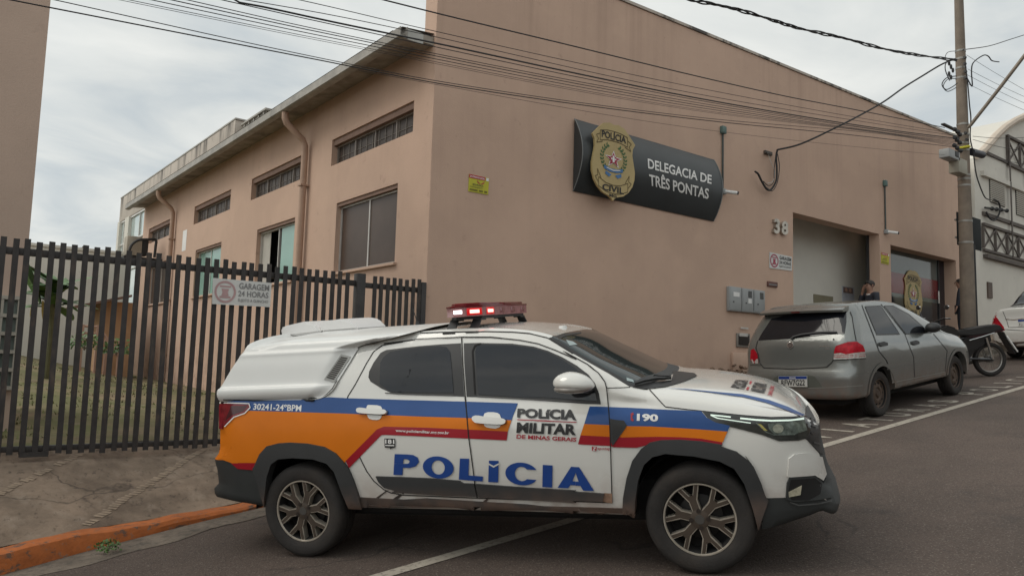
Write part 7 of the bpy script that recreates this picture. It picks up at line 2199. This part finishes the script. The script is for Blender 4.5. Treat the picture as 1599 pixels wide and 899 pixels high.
def hband(p0, p1, h, dep, mt, nm="ledge"):
    a, b = hp(*p0), hp(*p1)
    z0_, z1_ = a.z, b.z
    zz = (z0_ + z1_) / 2
    m = MB(); m.bb((a.x, YF + .1 - dep, zz - h / 2), (hx1, YF + .102, zz + h / 2)); reparent(m.build(nm, mt), hall)
    return zz
M_BEAM = mat("dark_timber", (.105, .088, .078), .8, var=.2)
zA = hband((1531, 273), (1599, 297), .14, .10, M_RWHITE); 
def hz(py, px=1560): return hp(px, py).z
x0h = hp(1532, 380).x; dxm = (hp(1574, 300).x - hp(1532, 300).x)
def lattice(z0_, z1_, xs, zclip=None):
    m = MB()
    m.bb((xs[0], YF + .02, z0_ - .035), (xs[-1], YF + .098, z0_ + .035)); m.bb((xs[0], YF + .02, z1_ - .035), (xs[-1], YF + .098, z1_ + .035))
    for a, b in zip(xs, xs[1:]):
        m.tube([(a, YF + .05, z0_ + .06), (b, YF + .05, z1_ - .06)], .024, 4); m.tube([(a, YF + .055, z1_ - .06), (b, YF + .055, z0_ + .06)], .024, 4)
    for a in xs: m.bb((a - .022, YF + .03, z0_ + .051), (a + .022, YF + .097, z1_ - .051))
    return reparent(m.build("lattice", M_BEAM), hall)
zl_a = (hp(1533, 389).z + hp(1575, 402).z) / 2; zl_b = (hp(1532, 349).z + hp(1575, 364).z) / 2
xs = [hp(1533, 370).x + k * (hp(1552, 370).x - hp(1533, 370).x) * 1.0 for k in range(9)]
lattice(zl_a, zl_b, xs)
zu_a = (hp(1575, 283).z + hp(1599, 290).z) / 2; zu_a = hp(1571, 256).z; zu_b = hp(1571, 213).z
xs2 = [hp(1571, 240).x + k * (xs[1] - xs[0]) * 1.15 for k in range(6)]
lattice(zu_a, zu_b, xs2)
m = MB()
for px0 in (1571.5, 1598): a = hp(px0, 250); m.bb((a.x - .04, YF + .0, zl_a), (a.x + .04, YF + .019, hp(px0, 215).z))
reparent(m.build("posts", M_BEAM), hall)
hband((1533, 333), (1599, 356), .10, .06, M_BEAM); hband((1535, 399), (1599, 417), .10, .12, M_BEAM); hband((1533, 241), (1599, 262), .08, .05, M_BEAM)
def louvre(pts):
    P = [hp(*p) for p in pts]; x0_, x1_ = P[0].x, P[1].x; z1_, z0_ = (P[0].z + P[1].z) / 2, (P[2].z + P[3].z) / 2
    m = MB(); m.bb((x0_, YF + .085, z0_), (x1_, YF + .099, z1_)); fr = reparent(m.build("vent", M_WELL), hall)
    m = MB(); n = 13
    for k in range(n):
        z = z0_ + (z1_ - z0_) * (k + .5) / n; m.box(((x0_ + x1_) / 2, YF + .065, z), (x1_ - x0_, .02, (z1_ - z0_) / n * .62), Matrix.Rotation(.5, 3, 'X'))
    reparent(m.build("louvres", M_RWHITE), fr)
louvre([(1544, 278), (1567, 287), (1567, 324), (1544, 314)]); louvre([(1585, 296), (1612, 306), (1612, 345), (1585, 334)])
a, b = hp(1540.5, 440), hp(1548, 466); m = MB(); m.bb((a.x, YF + .06, b.z), (b.x, YF + .099, a.z)); reparent(m.build("plaque", mat("brown_plaque", (.09, .06, .045), .6)), hall)
# insulator arm with cable loop on the hall wall
ib = empty("service_bracket", hp(1545, 328), "bracket with insulators and a cable loop on the white hall wall", "bracket")
a, b = hp(1532, 325) + Vector((0, -.1, 0)), hp(1568, 330) + Vector((0, -.1, 0))
m = MB(); m.tube([a, b], .03, 6); 
for t in (.3, .5, .7, .95): m.ball(a.lerp(b, t), .06, None, 8, 6)
reparent(m.build("arm", M_BLACK), ib)
P = crom([(1546, 312), (1554, 318), (1555, 332), (1548, 344), (1540, 342), (1534, 332)], [6] * 5); m = MB(); m.tube([hp(a_, b_) + Vector((0, -.1, 0)) for a_, b_ in P], .025, 6); reparent(m.build("cable_loop", M_CABLE), ib)
m = MB(); m.bb((XR + .02, YF + .3, 1.5), (hx0 - .01, YF + .6, hp(1512, 250).z)); tag(m.build("gap_wall", M_RWHITE), "narrow pale wall between the salmon station and the white hall", "wall")

# ---- plants
M_LEAF = mat("banana_leaf", (.075, .15, .04), .5, var=.45, vs=3)
M_LEAFY = mat("yellow_leaf", (.26, .20, .05), .6, var=.3)
def leaf(m, base, direction, L, W, droop):
    n = 8; d = Vector(direction).normalized(); up = Vector((0, 0, 1)); s_ = d.cross(up).normalized()
    rows = []
    p = Vector(base); v = d.copy()
    for k in range(n + 1):
        t = k / n; w = W * math.sin(math.pi * min(1, t * .93 + .05)) ** .7 * (1 if k < n else .05)
        rows.append((p - s_ * w + Vector((0, 0, -.25 * w)), p.copy(), p + s_ * w + Vector((0, 0, -.25 * w))))
        v = (v + Vector((0, 0, -droop / n))).normalized(); p = p + v * (L / n)
    vs = [[m.bm.verts.new(q) for q in r] for r in rows]
    for a, b in zip(vs, vs[1:]):
        m.bm.faces.new((a[0], a[1], b[1], b[0])); m.bm.faces.new((a[1], a[2], b[2], b[1]))
bpx = onaxis(82, 468, 1, 17.5)
bz = yard_z(bpx.x, 17.5)
plant = empty("banana_plant", (bpx.x, 17.5, bz), "broad leaved banana plant with a yellowed leaf in front of the white boundary wall", "plant")
m = MB(); m.tube([(bpx.x, 17.5, bz - .05), (bpx.x + .03, 17.5, bz + (bpx.z - bz) * .6), (bpx.x, 17.5, bpx.z)], [.07, .06, .04], 10); reparent(m.build("stem", mat("banana_stem", (.10, .10, .05), .8, var=.3)), plant)
m = MB()
for k in range(26):
    a = k * 2.4; el = random.uniform(.05, 1.1)
    leaf(m, (bpx.x, 17.5, bpx.z - .15 + .02 * k), (math.cos(a), math.sin(a) * .8, el), random.uniform(.45, .95), random.uniform(.10, .17), random.uniform(.3, 1.1))
for dx_, L_ in ((-.45, 1.25), (-.30, 1.05)):
    leaf(m, (bpx.x - .2, 17.4, bpx.z - .1), (dx_, -.1, .9), L_, .13, .35)
reparent(m.build("leaves", M_LEAF, None, 60, fix=False), plant)
q = onaxis(48, 468, 1, 17.3)
m = MB(); leaf(m, (q.x + .12, 17.3, q.z + .2), (-.2, -.1, -.7), .55, .07, .6); leaf(m, (q.x + .2, 17.3, q.z), (.1, -.2, -.6), .5, .05, .6); reparent(m.build("dry_leaf", M_LEAFY, None, 60, fix=False), plant)
def bush(label, c, R, n, mt, cat="plant", name="bush"):
    r = empty(name, c, label, cat)
    m = MB()
    for _ in range(n):
        a, b = random.uniform(0, 6.28), random.random()
        p = Vector(c) + Vector((R * math.cos(a) * math.sqrt(b) , R * math.sin(a) * math.sqrt(b), R * (.1 + 1.1 * random.random() * (1 - b * .5))))
        d = Vector((random.uniform(-1, 1), random.uniform(-1, 1), random.uniform(-.2, 1))).normalized(); L = R * random.uniform(.2, .4); s_ = d.orthogonal().normalized() * L * .3
        m.bm.faces.new([m.bm.verts.new(q) for q in (p, p + d * L * .5 + s_, p + d * L, p + d * L * .5 - s_)])
    reparent(m.build("leaves", mt, None, 60, fix=False), r)
    m = MB()
    for k in range(4): a = k * 1.6; m.tube([Vector(c), Vector(c) + Vector((R * .4 * math.cos(a), R * .4 * math.sin(a), R * .8))], R * .025, 5)
    reparent(m.build("stems", M_POLE), r)
M_WEED = mat("weed_green", (.06, .12, .025), .6, var=.35, vs=8)
w_ = onroad(168, 862, .02); bush("small green weed growing from the foot of the orange kerb", (w_.x, w_.y, w_.z), .085, 120, M_WEED, "weed", "weed")
q = onaxis(132, 540, 1, 20.5); bush("small dark bush beside the slotted handrail at the back of the yard", (q.x, 20.5, q.z - .1), .35, 160, M_LEAF)
q = onaxis(182, 548, 1, 20.6); bush("small bush at the foot of the orange porch wall", (q.x, 20.6, q.z - .1), .35, 140, M_LEAF)
q = onaxis(128, 400, 1, 42); 
pt = empty("conifer_tree", (q.x, 42, 1.5), "tip of a small dark conifer showing above the white boundary wall", "tree")
tz = onaxis(128, 381, 1, 42).z
m = MB(); m.tube([(q.x, 42, 1), (q.x, 42, tz - .1)], [.16, .02], 8); reparent(m.build("trunk", M_POLE), pt)
m = MB()
for k in range(420):
    t = random.random() ** .7; z = tz - t * 4.2; R = .06 + .30 * t * 4.2 * .55; a = random.uniform(0, 6.28); rr = R * random.uniform(.3, 1)
    p = Vector((q.x + rr * math.cos(a), 42 + rr * math.sin(a), z)); d = Vector((math.cos(a), math.sin(a), .15)); s_ = Vector((-math.sin(a), math.cos(a), 0)) * .05
    m.bm.faces.new([m.bm.verts.new(v) for v in (p - d * .15 - s_, p - d * .15 + s_, p + d * .22)])
reparent(m.build("crown", mat("conifer_green", (.03, .045, .025), .8, var=.3), None, 60, fix=False), pt)

# ---- unseen low houses added opposite for reflections and to dim low light
for k, (x0, x1, h, c) in enumerate(((-16, -5, 4.6, (.42, .36, .28)), (-4.2, 7.5, 3.9, (.30, .28, .26)), (8.3, 19, 5.2, (.46, .42, .35)), (20, 34, 4.3, (.36, .26, .20)))):
    zb = road_z((x0 + x1) / 2, -9)
    col = ("ochre", "grey", "cream", "brick")[k]
    r = empty("added_street_house", ((x0 + x1) / 2, -10, zb), f"low {col} painted house added across the street for reflections, unseen behind the camera", "house", "unseen houses added across the street")
    m = MB(); m.bb((x0, -18, zb - 3), (x1, -10, zb + h)); reparent(m.build("wall", mat(col + "_house_paint", c, .9, var=.12)), r)
    m = MB(); m.bb((x0 - .3, -18.3, zb + h + .003), (x1 + .3, -9.6, zb + h + .22)); reparent(m.build("roof", mat("roof_tiles_red", (.20, .10, .07), .9, var=.3)), r)
    for q in range(3):
        wx = x0 + (x1 - x0) * (q + .5) / 3
        m = MB(); m.bb((wx - .8, -9.997, zb + 1.1), (wx + .8, -9.94, zb + 2.5)); w_ = reparent(m.build("window", M_ALU), r)
        m = MB(); m.bb((wx - .72, -9.938, zb + 1.18), (wx + .72, -9.93, zb + 2.42)); reparent(m.build("pane", M_DGLASS), w_)
for _o in list(bpy.data.objects):
    if _o.type == 'EMPTY' and not _o.children:
        print("EMPTY WITHOUT CHILDREN", _o.name)
